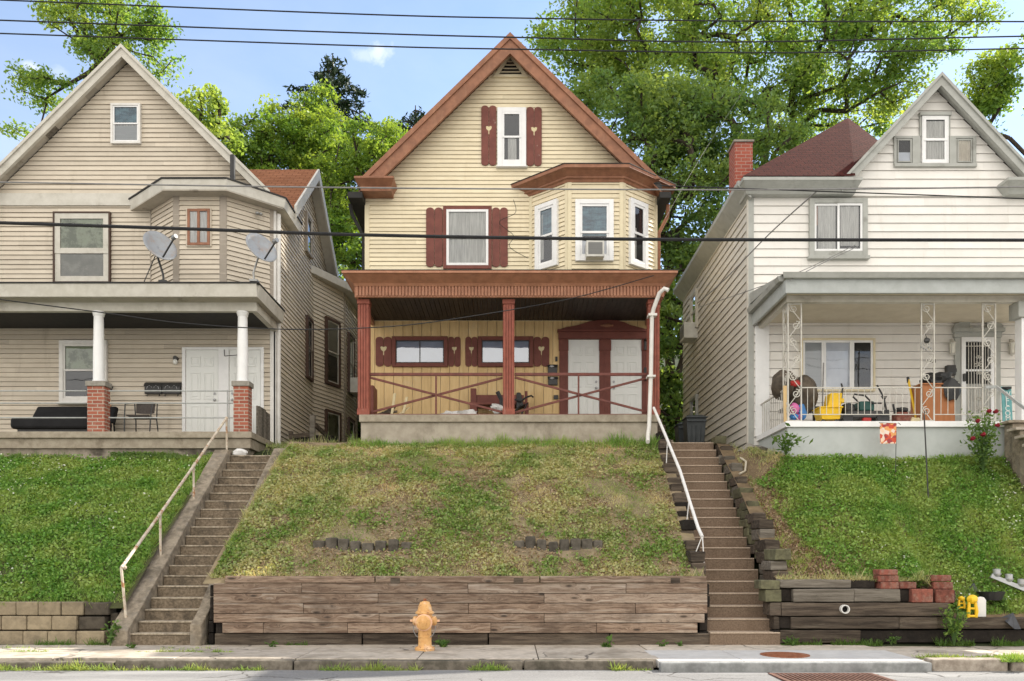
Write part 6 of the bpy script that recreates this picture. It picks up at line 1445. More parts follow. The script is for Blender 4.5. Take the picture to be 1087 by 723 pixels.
m = bpy.data.materials.new('flag_cloth'); m.use_nodes = True; t = NT(m.node_tree); tcx = t.n('ShaderNodeTexCoord')
vo = t.n('ShaderNodeTexVoronoi'); vo.inputs['Scale'].default_value = 19; t.l(tcx.outputs['Object'], vo.inputs['Vector'])
rp_ = t.n('ShaderNodeValToRGB'); t.l(vo.outputs['Color'], rp_.inputs[0]); cr_ = rp_.color_ramp; cr_.interpolation = 'CONSTANT'
for pos, cc in ((0, (.55, .07, .03)), (.33, (.78, .70, .60)), (.52, (.72, .36, .12)), (.66, (.30, .04, .05)), (.8, (.80, .62, .45)), (.93, (.10, .17, .36))):
    e = cr_.elements.new(pos) if pos else cr_.elements[0]; e.color = c4(cc)
nzf = t.noise(tcx.outputs['Object'], 30, 4, .7)
pb = t.n('ShaderNodeBsdfPrincipled'); t.l(t.mix(t.math('MULTIPLY', nzf, .25), rp_.outputs[0], (.5, .12, .08, 1)), pb.inputs['Base Color']); pb.inputs['Roughness'].default_value = .8
oo = t.n('ShaderNodeOutputMaterial'); t.l(pb.outputs[0], oo.inputs[0]); MATS['flag_cloth'] = m
b = MB(); nx_, nz_ = 8, 8; x0, x1, z0, z1 = PX(934, d), PX(951, d), PZ(471, d), PZ(449.5, d); vs = []
for j in range(nz_+1):
    for i in range(nx_+1): vs.append((lerp(x0, x1, i/nx_), d-.012+.012*math.sin(i*1.1+j*.25), lerp(z0, z1, j/nz_)))
b.add(vs, [(j*(nx_+1)+i, j*(nx_+1)+i+1, (j+1)*(nx_+1)+i+1, (j+1)*(nx_+1)+i) for j in range(nz_) for i in range(nx_)]); b.build('cloth', 'flag_cloth', fl)
d = 14.0; zg = zr(PX(986, d), d)
hk = thing('garden_hook', 'tall thin black garden pole with a small crook on the right lawn', 'garden pole', (PX(986, d), d, zg))
b = MB(); b.tube([(PX(986, d), d, zg-.15), (PX(982.5, d), d, PZ(470, d)), (PX(981, d), d, PZ(441, d))], .012, 7); b.build('pole', 'black_metal', hk)
b = MB(); b.tube([(PX(981, d), d, PZ(441, d)), (PX(981.3, d), d, PZ(437, d)), (PX(983.5, d), d, PZ(436, d)), (PX(984, d), d, PZ(439, d))], .008, 6); b.build('crook', 'black_metal', hk)

# bins behind the brown stairs
def bin_(lab, x, y, s):
    z0 = 3.62; r = thing('wheelie_bin', lab, 'rubbish bin', (x, y, z0), 'rubbish bins beside the white house')
    w1, w2, h = .22*s, .27*s, .82*s
    b = MB(); b.hexa([(x-w1, y-w1, z0+.04), (x+w1, y-w1, z0+.04), (x+w1, y+w1, z0+.04), (x-w1, y+w1, z0+.04), (x-w2, y-w2, z0+h), (x+w2, y-w2, z0+h), (x+w2, y+w2, z0+h), (x-w2, y+w2, z0+h)])
    for q in (-.1, 0, .1): b.box(x+q-.012, x+q+.012, y-w1-.04, y-w1+.01, z0+.1, z0+h-.15)
    b.build('body', 'dark_bin', r, bevel=.02)
    b = MB(); b.box(x-w2-.02, x+w2+.02, y-w2-.03, y+w2+.02, z0+h+.002, z0+h+.035); b.hexa([(x-w2-.0, y-w2, z0+h+.036), (x+w2, y-w2, z0+h+.036), (x+w2, y+w2, z0+h+.036), (x-w2, y+w2, z0+h+.036), (x-w2+.06, y-w2+.08, z0+h+.08), (x+w2-.06, y-w2+.08, z0+h+.08), (x+w2-.06, y+w2-.05, z0+h+.08), (x-w2+.06, y+w2-.05, z0+h+.08)]); b.build('lid', 'dark_bin', r, bevel=.012)
    b = MB(); b.bar((x-w2, y-w2-.04, z0+h-.06), (x+w2, y-w2-.04, z0+h-.06), .03, .03); b.build('handle', 'dark_bin', r)
    for q in (-1, 1): b = MB(); b.lathe([(.03, -.025), (.08, -.02), (.08, .02), (.03, .025)], (x+q*w1, y-w1, z0+.08), 14, 'x'); b.build('wheel', 'black_plastic', r)
bin_('dark grey-green rubbish bin nearer the stairs, the bigger of the two', PX(737, 17.7), 17.7, .78)
bin_('dark rubbish bin half hidden behind the bigger bin', PX(729, 18.6), 18.7, .80)

# things by the tie wall at the right
def ornament(lab, px, d, y0, y1, mat, w_=.07):
    r = thing('yard_ornament', lab, 'yard ornament', (PX(px, d), d, PZ(y1, d))); x = PX(px, d); z0, z1 = PZ(y1, d), PZ(y0, d); H = z1-z0
    b = MB(); b.blob((x, d, z0+H*.82), (w_*.95, w_*.8, H*.19), 12, 8, .3, px); b.build('head', mat, r, smooth=True)
    b = MB()
    for sg in (-1, 1): b.tube([(x+sg*w_*.75, d, z0), (x+sg*w_*.8, d-.01, z0+H*.3), (x+sg*w_*.6, d, z0+H*.7)], [w_*.28, w_*.36, w_*.28], 8)
    b.tube([(x-w_*.8, d, z0+H*.08), (x+w_*.8, d, z0+H*.08)], w_*.25, 8); b.tube([(x-w_*.7, d, z0+H*.42), (x+w_*.7, d, z0+H*.42)], w_*.22, 8); b.build('body', mat, r, smooth=True)
ornament('small yellow plastic figure half hidden behind the weeds, left of its pair', 1020.5, 12.2, 633, 646, 'yellow_plastic', .055)
ornament('yellow plastic figure beside the white plastic slab at the tie wall', 1032, 12.12, 632, 656, 'yellow_plastic', .075)
b = MB(); x0, x1 = PX(1037.5, 12.2), PX(1047, 12.2); z0, z1 = PZ(655, 12.2), PZ(633.5, 12.2); pts = [(x0, z0), (x1, z0), (x1, z1-.05), (x1-.03, z1-.01), (x1-.07, z1), (x0+.02, z1-.005), (x0, z1-.03)]
b.prism([(x, 12.2, z) for x, z in pts], (0, .04, 0)); b.build('white_slab', 'white_plastic', label='white rounded plastic slab leaning next to the yellow figure', cat='plastic slab', bevel=.008)
def sheet_(lab, pts, d, dy, nm):
    b = MB(); b.prism([(PX(x, dd), dd, PZ(y, dd)) for x, y, dd in pts], (0.005, dy, .01)); b.build(nm, 'grey_sheet', label=lab, cat='plastic sheet', bevel=.004)
sheet_('upright dark grey plastic sheet standing behind the white slab', [(1025, 655, 12.5), (1047, 655, 12.45), (1046, 640, 12.5), (1034, 619, 12.6), (1026, 627, 12.6)], 12.5, .02, 'plastic_sheet')
sheet_('bent dark grey plastic flap hanging over the low tie at the lawn edge', [(1063, 656, 12.15), (1076, 651, 12.12), (1084, 668, 11.98), (1077, 668, 11.98), (1070, 662, 12.0)], 12.1, .02, 'plastic_sheet')
sheet_('dark grey sheet lying on the grass between the two brick piles', [(963, 610, 12.6), (990, 613, 12.5), (989, 617, 12.4), (966, 616, 12.45)], 12.5, .05, 'plastic_sheet')
b = MB(); b.lathe([(.14, 0), (.19, .12), (.20, .125), (.18, .13), (.15, .03)], (PX(1052, 12.42), 12.42, PZ(637, 12.42)), 14); b.build('planter', 'black_plastic', label='low black planter sunk in grass behind the white slab', cat='planter')
lt = thing('light_string', 'row of silver fittings on a pale rail lying on the right lawn', 'rail', (PX(1070, 12.6), 12.6, PZ(625, 12.6))); d = 12.6
b = MB(); b.bar((PX(1052, d), d, PZ(611, d)), (PX(1120, d), d-.2, PZ(642, d)), .05, .06); b.build('rail', 'silver', lt)
for q in range(5):
    t_ = .08+q*.17; x = lerp(PX(1052, d), PX(1120, d), t_); z = lerp(PZ(611, d), PZ(642, d), t_); y = d-.2*t_
    b = MB(); b.lathe([(.035, .02), (.06, .05), (.065, .07), (.05, .075), (.055, .13), (.03, .14)], (x, y, z), 12); b.build('fitting', 'silver', lt, smooth=True)

# fence remnants beside the taupe house
fp = thing('fence_post', 'weathered grey gate post with rails beside the taupe house', 'fence', (PX(331, 18.5), 18.5, 3.4)); d = 18.4
b = MB(); b.box(PX(328.5, d), PX(334, d), d, d+.11, 3.3, PZ(440, d)); b.build('post', 'tie_weathered', fp, bevel=.01)
b = MB(); b.bar((PX(334, d), d+.05, PZ(451, d)), (PX(350, d+1), d+1.2, PZ(466, d+1)), .05, .10); b.bar((PX(310, d), d+.02, PZ(463, d)), (PX(329, d), d+.05, PZ(461, d)), .04, .09); b.build('rail', 'tie_dark', fp)
b = MB(); b.box(PX(307, d), PX(311, d), d-.05, d+.05, 3.2, PZ(458, d)); b.build('post', 'tie_dark', fp, bevel=.008)
b = MB(); b.box(PX(312, 18.9), PX(352, 18.9), 18.9, 19.5, 3.3, PZ(462, 18.9)); b.build('platform', 'tie_black', fp)

# overhead wires: real spans between poles beyond the frame
def wire(lab, pts, r, mat='cable_black', ext=True, n=60, hang=None):
    """pts: (px, py, distance); a smooth curve through them"""
    P = [Vector((PX(x, d), d, PZ(y, d))) for x, y, d in pts]
    if ext: P = [P[0]*3.2-P[1]*2.2]+P+[P[-1]*3.2-P[-2]*2.2] if len(P) == 2 else [P[0]+(P[0]-P[1])*1.5]+P+[P[-1]+(P[-1]-P[-2])*1.5]
    out = []
    for i in range(len(P)-1):
        p0, p1, p2, p3 = P[max(i-1, 0)], P[i], P[i+1], P[min(i+2, len(P)-1)]
        for k in range(12):
            t = k/12; out.append(.5*((2*p1)+(-p0+p2)*t+(2*p0-5*p1+4*p2-p3)*t*t+(-p0+3*p1-3*p2+p3)*t*t*t))
    out.append(P[-1]); b = MB(); b.tube(out, r, 6); return b.build('overhead_cable', mat, label=lab, cat='cable', smooth=True, group='overhead cables along the street')
wire('topmost black power line at the upper edge of the sky', [(0, 0, 10.6), (380, 15, 10.6), (560, 19.4, 10.6), (800, 22.5, 10.6), (1087, 23, 10.6)], .0085)
wire('second black power line from the top with a splice', [(0, 21.5, 11), (380, 35, 11), (560, 40, 11), (780, 44.5, 11), (1087, 38.5, 11)], .009)
b_ = None
wire('third black power line, crossing just below the brown gable peak', [(0, 35.5, 11.4), (380, 48.5, 11.4), (560, 52.5, 11.4), (830, 56, 11.4), (1087, 51.5, 11.4)], .009)
wire('thickest black cable, crossing the upper windows of all three houses', [(0, 236.5, 11.2), (200, 243, 11.2), (390, 249.5, 11.2), (680, 254, 11.2), (1087, 255, 11.2)], .022)
wire('thin grey cable level with the eaves of the cream house', [(0, 193.5, 11.6), (350, 199, 11.6), (680, 201.3, 11.6), (870, 201, 11.6), (1087, 198.5, 11.6)], .010, 'cable_grey')
wire('thin dark cable sagging over the taupe porch towards the cream porch', [(0, 318, 12.6), (110, 332, 12.9), (193, 343, 13.2), (300, 349.5, 13.6), (390, 348, 14.2), (469, 340.5, 14.8), (601, 318, 15.8), (694, 292.5, 16.1)], .009, ext=False)
wire('thin dark service line from the middle cable down right towards the white gable', [(868, 203, 11.6), (980, 207, 11.6), (1087, 211, 11.6)], .008)
wire('slanting service line from the middle cable to the side of the white house', [(867, 203, 11.6), (815, 250, 14), (766, 300, 16.4), (740, 322, 19.5)], .010, 'cable_grey', ext=False)
wire('pale service line from the window of the white house down to its side wall', [(908, 260, 16.4), (850, 288, 16.0), (785, 312, 16.0), (742, 326, 19.3)], .008, 'cable_grey', ext=False)
wire('second pale service line ending at the window of the white house', [(910, 262, 16.4), (870, 281, 15.6), (838, 298, 14.4)], .008, 'cable_grey', ext=False)
wire('thin pale line rising steeply into the tree behind the cream house', [(706, 232, 18.3), (745, 165, 20), (792, 92, 23)], .003, 'cable_grey', ext=False)
wire('thin slack wire drooping across the clapboard left of the bay', [(545, 212, 18.4), (547, 226, 18.3), (530, 236, 18.35), (545, 250, 18.4), (541, 262, 18.3), (560, 274, 18.4)], .006, ext=False)
# ================================================================== VEGETATION
RS = np.random.RandomState(5)
def unit(v): return v/np.maximum(np.linalg.norm(v, axis=1, keepdims=True), 1e-9)
def leaf_quads(P, size, up=.5, asp=.5, droop=.0, rs=RS):
    """diamond leaves at points P (n,3)"""
    n = len(P); nr = unit(rs.normal(size=(n, 3))+np.array([0, 0, up*2])); d = rs.normal(size=(n, 3)); d[:, 2] -= droop
    d = unit(d-nr*np.sum(d*nr, 1, keepdims=True)); s = np.cross(nr, d)
    L = (size*rs.uniform(.6, 1.3, n))[:, None]; W = L*asp
    V = np.empty((n, 4, 3)); V[:, 0] = P-d*L*.5; V[:, 1] = P+s*W*.5-d*L*.05-nr*L*.06; V[:, 2] = P+d*L*.5; V[:, 3] = P-s*W*.5-d*L*.05-nr*L*.06
    return V.reshape(-1, 3), np.arange(n*4).reshape(n, 4)

def tree(name, label, base, fork, blobs, leafm, seed, nl=120, ls=.15, rc=.75, rt=.035, flat=.55, up=.5, group=None, cat='tree', vis=0.0, trunk_r=None, prune=.0):
    """base: foot of the trunk; fork: where the limbs begin; blobs: (centre, radii, clumps)"""
    rs = np.random.RandomState(seed); root = thing(name, label, cat, base, group)
    A = []
    for c, r, n in blobs:
        c = np.array(c); r = np.array(r); k = 0
        while k < n:
            d = unit(rs.normal(size=(1, 3)))[0]; q = rs.uniform(.25, 1)**.5
            p = c+d*r*q; w_ = mnoise.noise(Vector(tuple(p*.45+seed)))
            if w_ < prune-.35: k += .34; continue
            A.append(p*1.0); k += 1
    A = np.array(A); f = np.array(fork); base = np.array(base, float)
    nodes = [base]; par = [-1]
    for t in (.35, .7, 1.0): nodes.append(base+(f-base)*t+rs.normal(size=3)*.12*(t < 1)); par.append(len(nodes)-2)
    tips = []
    for i in np.argsort(np.linalg.norm(A-f, axis=1)):
        p = A[i]; N = np.array(nodes); dist = np.linalg.norm(N-p, axis=1)
        df = np.linalg.norm(N-f, axis=1); cost = dist+.25*df+np.where(N[:, 2] > p[2]+.3, 2.0, 0); cost[:3] += 50
        j = int(np.argmin(cost)); a = nodes[j]; L = dist[j]; m = max(1, int(L/.7)); prev = j
        for q in range(1, m+1):
            t = q/m; pt = a+(p-a)*t+(rs.normal(size=3)*.055*L if q < m else 0)*np.array([1, 1, .7]); pt[2] += math.sin(math.pi*t)*.10*L
            nodes.append(pt); par.append(prev); prev = len(nodes)-1
        tips.append(prev)
    cnt = np.zeros(len(nodes))
    for t in tips:
        while t >= 0: cnt[t] += 1; t = par[t]
    cnt = np.maximum(cnt, 1); rad = rt*cnt**.41
    rad = np.minimum(rad, trunk_r or 9)
    b = MB()
    for i, pi in enumerate(par):
        if pi < 0: continue
        rp = rad[pi] if pi > 3 or i <= 3 else min(rad[pi], rad[i]*1.35)
        b.tube([nodes[pi], nodes[i]], [min(rp, rad[i]*1.5), rad[i]], 6 if rad[i] > .06 else 4, cap=False)
    b.build('trunk', 'bark', root, smooth=True, recalc=False)
    Ps = []; tone = []
    for p in A:
        n = int(nl*rs.uniform(.55, 1.3)); q = rs.normal(size=(n, 3)); q = unit(q)*rs.uniform(0, 1, (n, 1))**.6
        r_ = rc*rs.uniform(.7, 1.25); off = rs.normal(size=3)*.2*rc
        P = p+off+q*np.array([r_, r_, r_*flat])
        P[:, 2] -= .22*np.sum((P[:, :2]-p[:2])**2, 1)/max(rc, .3)
        Ps.append(P); tone.append(np.full(n, rs.uniform(0, 1)**1.6))
    P = np.concatenate(Ps); tone = np.concatenate(tone)
    V, Fc = leaf_quads(P, ls, up, .55, .25, rs)
    arrmesh('crown', V-np.array(root.location), Fc, 4, leafm, {'rnd': rs.uniform(0, 1, len(Fc)), 'tone': tone}, parent=root)
    return root

def pt(px, py, d): return (PX(px, d), d, PZ(py, d))
def bl(px, py, d, rx, ry, rz, n): return (pt(px, py, d), (rx, ry, rz), n)
# big tree behind the white house, limbs showing against the sky
d = 29
tree('deciduous_tree', 'tall spreading tree with dark bare limbs rising behind the white house', (PX(800, d), d, 4.6), pt(812, 165, d),
     [bl(640, 25, d-1, 2.0, 2, 1.9, 38), bl(600, 45, d, 1.0, 1.2, .8, 9), bl(620, 8, d, 1.5, 1.5, 1.0, 16), bl(700, 25, d-1, 2.4, 2.5, 1.8, 62), bl(705, 85, d-1, 2.2, 2, 1.4, 40), bl(770, 15, d, 2.6, 2.5, 1.6, 54), bl(790, 75, d, 1.9, 1.8, 1.2, 24), bl(640, 85, d, 1.6, 1.5, 1.1, 24), bl(760, -60, d, 5.5, 3, 2.2, 60),
      bl(850, 20, d, 2.4, 2.2, 1.6, 46), bl(905, 60, d-1, 1.9, 2, 1.2, 34), bl(960, 30, d-1, 2.2, 2.0, 1.6, 36), bl(1010, 15, d, 1.1, 1.5, 1.1, 24), bl(960, 85, d-1, 1.7, 1.5, .8, 18), bl(985, 60, d-1, 1.4, 1.4, .8, 14), bl(900, -60, d, 4.5, 3, 2.2, 45), bl(640, -40, d, 3, 2, 1.6, 24), bl(840, 105, d+1, 1.8, 1.5, .9, 18), bl(905, 125, d+2, 1.6, 1.2, .7, 14), bl(860, 140, d+2, 1.5, 1.2, .7, 14), bl(930, 105, d, 1.3, 1.2, .8, 12), bl(870, 70, d, 1.4, 1.4, .9, 12)],
     'leaf_mid', 11, nl=150, ls=.15, rc=.70, flat=.62, rt=.0165, trunk_r=.13, prune=.13)
d = 25.5
tree('deciduous_tree', 'dense dark-leaved tree filling the space between the cream and white houses', (PX(716, d), d, 4.0), pt(712, 250, d),
     [bl(690, 130, d, 2.4, 2, 1.4, 56), bl(640, 150, d+1, 1.1, 1.2, .9, 18), bl(740, 130, d, 1.6, 1.6, 1.2, 26), bl(650, 115, d+1, 1.6, 1.6, 1.0, 20), bl(720, 180, d, 2.2, 2, 1.6, 46), bl(770, 125, d, 1.6, 1.6, 1.1, 26), bl(680, 190, d+1, 1.8, 1.6, 1.4, 30), bl(740, 240, d, 1.9, 1.6, 1.5, 36), bl(825, 160, d+1.5, 1.8, 1.4, 1.0, 32), bl(660, 230, d+1, 1.3, 1.2, 1.2, 20), bl(715, 300, d, 1.4, 1.3, 1.5, 26), bl(790, 185, d+1, 1.6, 1.2, .9, 16)],
     'leaf_dark', 23, nl=165, ls=.14, rc=.64, flat=.62, rt=.02, trunk_r=.16, prune=.12)
tree('deciduous_tree', 'yellow-green tree with thin bent limbs at the edge beyond the white gable', (PX(1120, 27), 27, 4.4), pt(1110, 190, 27),
     [bl(1075, 80, 27, 1.4, 1.3, 1.3, 30), bl(1066, 115, 27.5, .9, .8, .9, 14), bl(1062, 140, 27, .8, 1, 1.0, 9), bl(1100, 120, 27, 1.8, 1.6, 1.8, 26), bl(1130, 60, 27, 1.8, 1.6, 1.5, 18), bl(1085, 60, 27, 1.0, 1.2, .8, 14), bl(1080, 150, 27, .9, .8, .9, 12), bl(1060, 105, 27.5, .7, .7, .5, 5)], 'leaf_bright', 31, nl=140, ls=.145, rc=.58, flat=.6, rt=.013, prune=.22)
# trees behind the left house
d = 30
tree('deciduous_tree', 'open-crowned tree with a forked bare limb rising behind the taupe gable', (PX(110, d), d, 4.6), pt(98, 75, d),
     [bl(70, 22, d, 1.3, 1.3, 1.0, 14), bl(110, 15, d, 1.6, 1.5, 1.3, 26), bl(145, 20, d, 1.2, 1.2, 1.1, 18), bl(120, 55, d, 1.4, 1.2, .8, 15), bl(50, 95, d, 1.0, 1.0, .6, 12), bl(35, 80, d, .6, .6, .5, 5), bl(175, 68, d, .55, .6, .5, 5), bl(95, -35, d, 3.2, 2, 1.6, 34), bl(8, 8, d, .8, .8, .4, 4), bl(165, 30, d, .7, .8, .7, 7), bl(30, 140, d, .6, .6, .3, 3)], 'leaf_mid', 43, nl=130, ls=.145, rc=.58, flat=.6, rt=.018, prune=.22)
d = 28
tree('deciduous_tree', 'mid-green tree whose top just clears the right slope of the taupe gable', (PX(208, d), d, 4.4), pt(208, 170, d), [bl(212, 118, d, 1.1, 1, 1.0, 20), bl(195, 150, d, 1.2, 1.0, 1.0, 14), bl(228, 150, d, .8, .8, .8, 10)], 'leaf_mid', 47, nl=110, ls=.17, rc=.5)
d = 31
tree('deciduous_tree', 'sunlit yellow-green tree directly behind the tan cross roof', (PX(280, d), d, 4.8), pt(282, 230, d), [bl(270, 165, d, 1.7, 1.5, 1.3, 38), bl(255, 195, d, 1.5, 1.4, 1.4, 26), bl(300, 160, d, 1.4, 1.4, 1.5, 30), bl(285, 215, d-1, 2.0, 1.5, 1.5, 34), bl(245, 150, d, .5, .5, .4, 4)], 'leaf_bright', 53, nl=180, ls=.138, rc=.56, flat=.62, rt=.022)
d = 32
tree('deciduous_tree', 'tallest of the sunlit trees below the dark conifer, left of the cream house', (PX(345, d), d, 4.9), pt(345, 220, d), [bl(340, 135, d, 1.1, 1.2, .9, 22), bl(345, 165, d, 1.7, 1.5, 1.3, 40), bl(320, 195, d, 1.6, 1.4, 1.4, 32), bl(365, 200, d-1, 1.9, 1.5, 1.6, 42), bl(318, 150, d, .8, .8, .8, 10), bl(338, 105, d+.5, .7, .7, .6, 9)], 'leaf_bright', 59, nl=180, ls=.138, rc=.56, flat=.62, rt=.022)
d = 30
tree('deciduous_tree', 'sunlit tree close against the left eave of the cream house', (PX(396, d), d, 4.7), pt(392, 260, d), [bl(400, 165, d, 1.3, 1.3, 1.2, 30), bl(385, 215, d, 1.6, 1.4, 1.6, 38), bl(415, 150, d+1, .8, .8, .9, 12), bl(372, 265, d-1, 1.4, 1.2, 1.4, 30), bl(405, 260, d, 1.5, 1.3, 1.6, 26)], 'leaf_bright', 61, nl=180, ls=.138, rc=.56, flat=.62, rt=.022)
d = 26
tree('understorey_tree', 'dark low tree in the narrow gap left of the cream house', (PX(378, d), d, 3.8), pt(378, 400, d), [bl(372, 330, d, 1.2, 1.0, 1.3, 26), bl(376, 390, d, 1.1, 1.0, 1.3, 24), bl(378, 440, d, 1.1, 1.0, 1.0, 22)], 'leaf_dark', 67, nl=130, ls=.16, rc=.6)
d = 24.2
tree('understorey_tree', 'dark ivy-clad tree in the narrow gap right of the cream house', (PX(722, d), d, 3.8), pt(722, 410, d), [bl(725, 320, d, 1.3, 1.0, 1.4, 34), bl(718, 380, d, 1.3, 1.0, 1.3, 34), bl(722, 430, d, 1.3, 1.0, 1.0, 30), bl(705, 455, d, .9, .8, .6, 14)], 'leaf_dark', 71, nl=130, ls=.16, rc=.6)
d = 36
def conifer(label, px, pytop, d, zb, L0, seed, n=84, wspread=1.0):
    rs = np.random.RandomState(seed); x = PX(px, d); zt = PZ(pytop, d); root = thing('spruce_tree', label, 'tree', (x, d, zb))
    b = MB(); b.tube([(x, d, zb), (x+.05, d, (zb+zt)/2), (x, d, zt)], [.28, .18, .02], 8); P = []; H = min(zt-zb, 9.0)
    for i in range(n):
        t = ((i+.5)/n)**.9; z = zt-.15-t*H; L = (L0*1.25*(.13+.87*min(1, t*3.6)))*rs.uniform(.6, 1.15)*wspread; a = i*2.399+rs.uniform(-.3, .3)
        pts = [(x+math.cos(a)*L*s_, d+math.sin(a)*L*s_, z+.28*L*s_-.50*L*s_*s_+.18*L*max(0, s_-.7)) for s_ in (0, .25, .5, .75, 1.0)]
        b.tube(pts, [.05, .04, .03, .02, .01], 5, cap=False)
        for q in range(int(95*L)):
            s_ = rs.uniform(.12, 1); k = min(3, int(s_*4)); f_ = s_*4-k; p0, p1 = np.array(pts[k]), np.array(pts[min(k+1, 4)])
            p = p0+(p1-p0)*f_; sd_ = rs.normal(size=3)*np.array([.16, .16, .05])*(1.25-s_*.7); p = p+sd_; p[2] -= abs(rs.normal())*.14; P.append(p)
    b.build('trunk', 'bark', root, smooth=True, recalc=False); P = np.array(P); V, Fc = leaf_quads(P, .26, .0, .30, .9, rs)
    arrmesh('crown', V-np.array(root.location), Fc, 4, 'leaf_conifer', {'rnd': rs.uniform(0, 1, len(Fc)), 'tone': rs.uniform(0, .6, len(Fc))}, parent=root)
conifer('dark drooping spruce standing tallest above the sunlit trees', 353, 57, 36, 6.2, 2.3, 3)
conifer('dark spruce top peeping over the left slope of the brown gable', 441, 112, 36, 6.2, 1.6, 8, wspread=1.0)
conifer('dark spruce top between the big spruce and the cream gable, lower than both', 424, 128, 38, 6.3, 1.2, 12, n=60)

# ------------------------------------------------------------------ turf
def turf(name, pts, zf, hmin, hmax, wid, mat, dry, rs, broad=None, lean=.5, label=None, bsize=.05):
    """pts (n,2); dry: tone per blade"""
    n = len(pts); z = np.array([zf(x, y) for x, y in pts]); P = np.column_stack([pts, z-.012]); hn = np.array([.75+.9*max(-.4, nz(x, y, 3.0, 55)+.6*nz(x, y, 8, 56)) for x, y in pts])[:, None]
    yaw = rs.uniform(0, 6.283, n); sx = np.column_stack([np.cos(yaw), np.sin(yaw), np.zeros(n)]); ln = rs.normal(size=(n, 3))*lean; ln[:, 2] = 1; ln = unit(ln)
    H = rs.uniform(hmin, hmax, n)[:, None]*hn; W = (wid*rs.uniform(.6, 1.3, n))[:, None]
    V = np.empty((n, 4, 3)); V[:, 0] = P-sx*W*.5; V[:, 1] = P+sx*W*.5; V[:, 2] = P+ln*H+sx*W*.12; V[:, 3] = P+ln*H-sx*W*.12
    V = V.reshape(-1, 3); Fc = np.arange(n*4).reshape(n, 4); tone = np.asarray(dry); rnd_ = rs.uniform(0, 1, n)
    if broad is not None and len(broad):
        zb = np.array([zf(x, y) for x, y in broad]); Pb = np.column_stack([broad, zb+rs.uniform(.01, hmax*.8, len(broad))])
        V2, F2 = leaf_quads(Pb, bsize, .55, .75, 0, rs); Fc = np.concatenate([Fc, F2+len(V)]); V = np.concatenate([V, V2])
        tone = np.concatenate([tone, np.clip(rs.normal(.12, .2, len(broad)), 0, 1)]); rnd_ = np.concatenate([rnd_, rs.uniform(0, 1, len(broad))])
    o = arrmesh(name, V, Fc, 4, mat, {'rnd': rnd_, 'tone': tone}); o['kind'] = 'stuff'
    if label: o['label'] = label
    return o
def nz(x, y, s, o=0): return mnoise.noise(Vector((x*s, y*s, o)))
def scatter(n, x0, x1, y0, y1, keep, rs):
    p = np.column_stack([rs.uniform(x0, x1, n), rs.uniform(y0, y1, n)]); return np.array([q for q in p if keep(q[0], q[1])]).reshape(-1, 2)
rs = np.random.RandomState(1)
# left lawn: lush
kp = lambda x, y: rs.rand() < .75+.5*nz(x, y, 1.1, 3) and not (y < 12.5 and x > -5.95)
p = scatter(105000, -11.5, -5.84, 12.3, 16.42, kp, rs); bb = scatter(90000, -11.5, -5.84, 12.3, 16.42, lambda x, y: rs.rand() < .55+.6*nz(x, y, 2.6, 7)+.4*nz(x, y, 6, 8) and not (y < 12.5 and x > -5.95), rs)
turf('grass', p, zl, .035, .095, .013, 'leaf_lush', [max(0, .9*nz(x, y, .9, 5))+.55*(nz(x, y, 2.1, 8) > .38) for x, y in p], rs, bb, label='lush green lawn of the taupe house')
# right lawn
kr = lambda x, y: (x > RSR(y)+.28) and rs.rand() < (1.0 if x > 4.95-.33*min(y-12.3, 1.3)+.35*nz(x, y, 2, 2) else (.16 if nz(x, y, 1.6, 4) < .18 else .8))
p = scatter(120000, 4.1, 11.5, 12.3, 14.80, kr, rs); bb = scatter(96000, 4.3, 11.5, 12.3, 14.80, lambda x, y: x > 4.85-.3*min(y-12.3, 1.3)+.3*nz(x, y, 2, 2) and rs.rand() < .5+.6*nz(x, y, 2.2, 11)+.4*nz(x, y, 6, 12), rs)
turf('grass', p, zr, .035, .12, .014, 'leaf_lush', [max(0, .8*nz(x, y, 1.1, 15))+.10+(.7 if x < 4.7 else 0)*rs.rand() for x, y in p], rs, bb, label='green clover lawn of the white house')
p = scatter(9000, 4.05, 4.9, 14.6, 16.6, lambda x, y: x > RSR(y)+.3 and rs.rand() < .35+nz(x, y, 2, 3), rs)
turf('grass', p, zr, .03, .10, .013, 'leaf_grass', [rs.rand()*.9 for _ in p], rs, label='thin grass by the corner of the white house')
# centre slope: thin, half dry
def stone_gap(x, y): return 12.58 < y < 13.0 and (PX(336, 12.9) < x < PX(436, 12.9) or PX(547, 12.9) < x < PX(638, 12.9)) and rs.rand() < .85
def kc(x, y):
    if not (-4.42 < x < RSL(y)-.30) or stone_gap(x, y): return False
    return rs.rand() < .62+.75*nz(x, y, .75, 21)+.3*nz(x, y, 2.6, 22)+.25*(y > 15.3)
p = scatter(150000, -4.42, 3.0, 12.13, 16.56, kc, rs)
dryc = [min(1, max(0, .30+1.15*nz(x, y, .62, 31)+.55*nz(x, y, 2.2, 33)+.20*sm(13.5, 16.0, y)-.75*(x < -3.4+.4*nz(x, y, 1, 2))*(y < 15))) for x, y in p]
bb = scatter(110000, -4.42, 2.9, 12.13, 16.5, lambda x, y: x < RSL(y)-.3 and not stone_gap(x, y) and rs.rand() < .34+.9*nz(x, y, .8, 41)+.8*nz(x, y, 2.4, 42)+.5*nz(x, y, 6, 43)+.35*(x < -3.3)*(y < 15), rs)
turf('grass', p, zc, .02, .062, .012, 'leaf_grass', dryc, rs, bb, lean=.9, label='thin half-dry grass on the bank of the cream house')
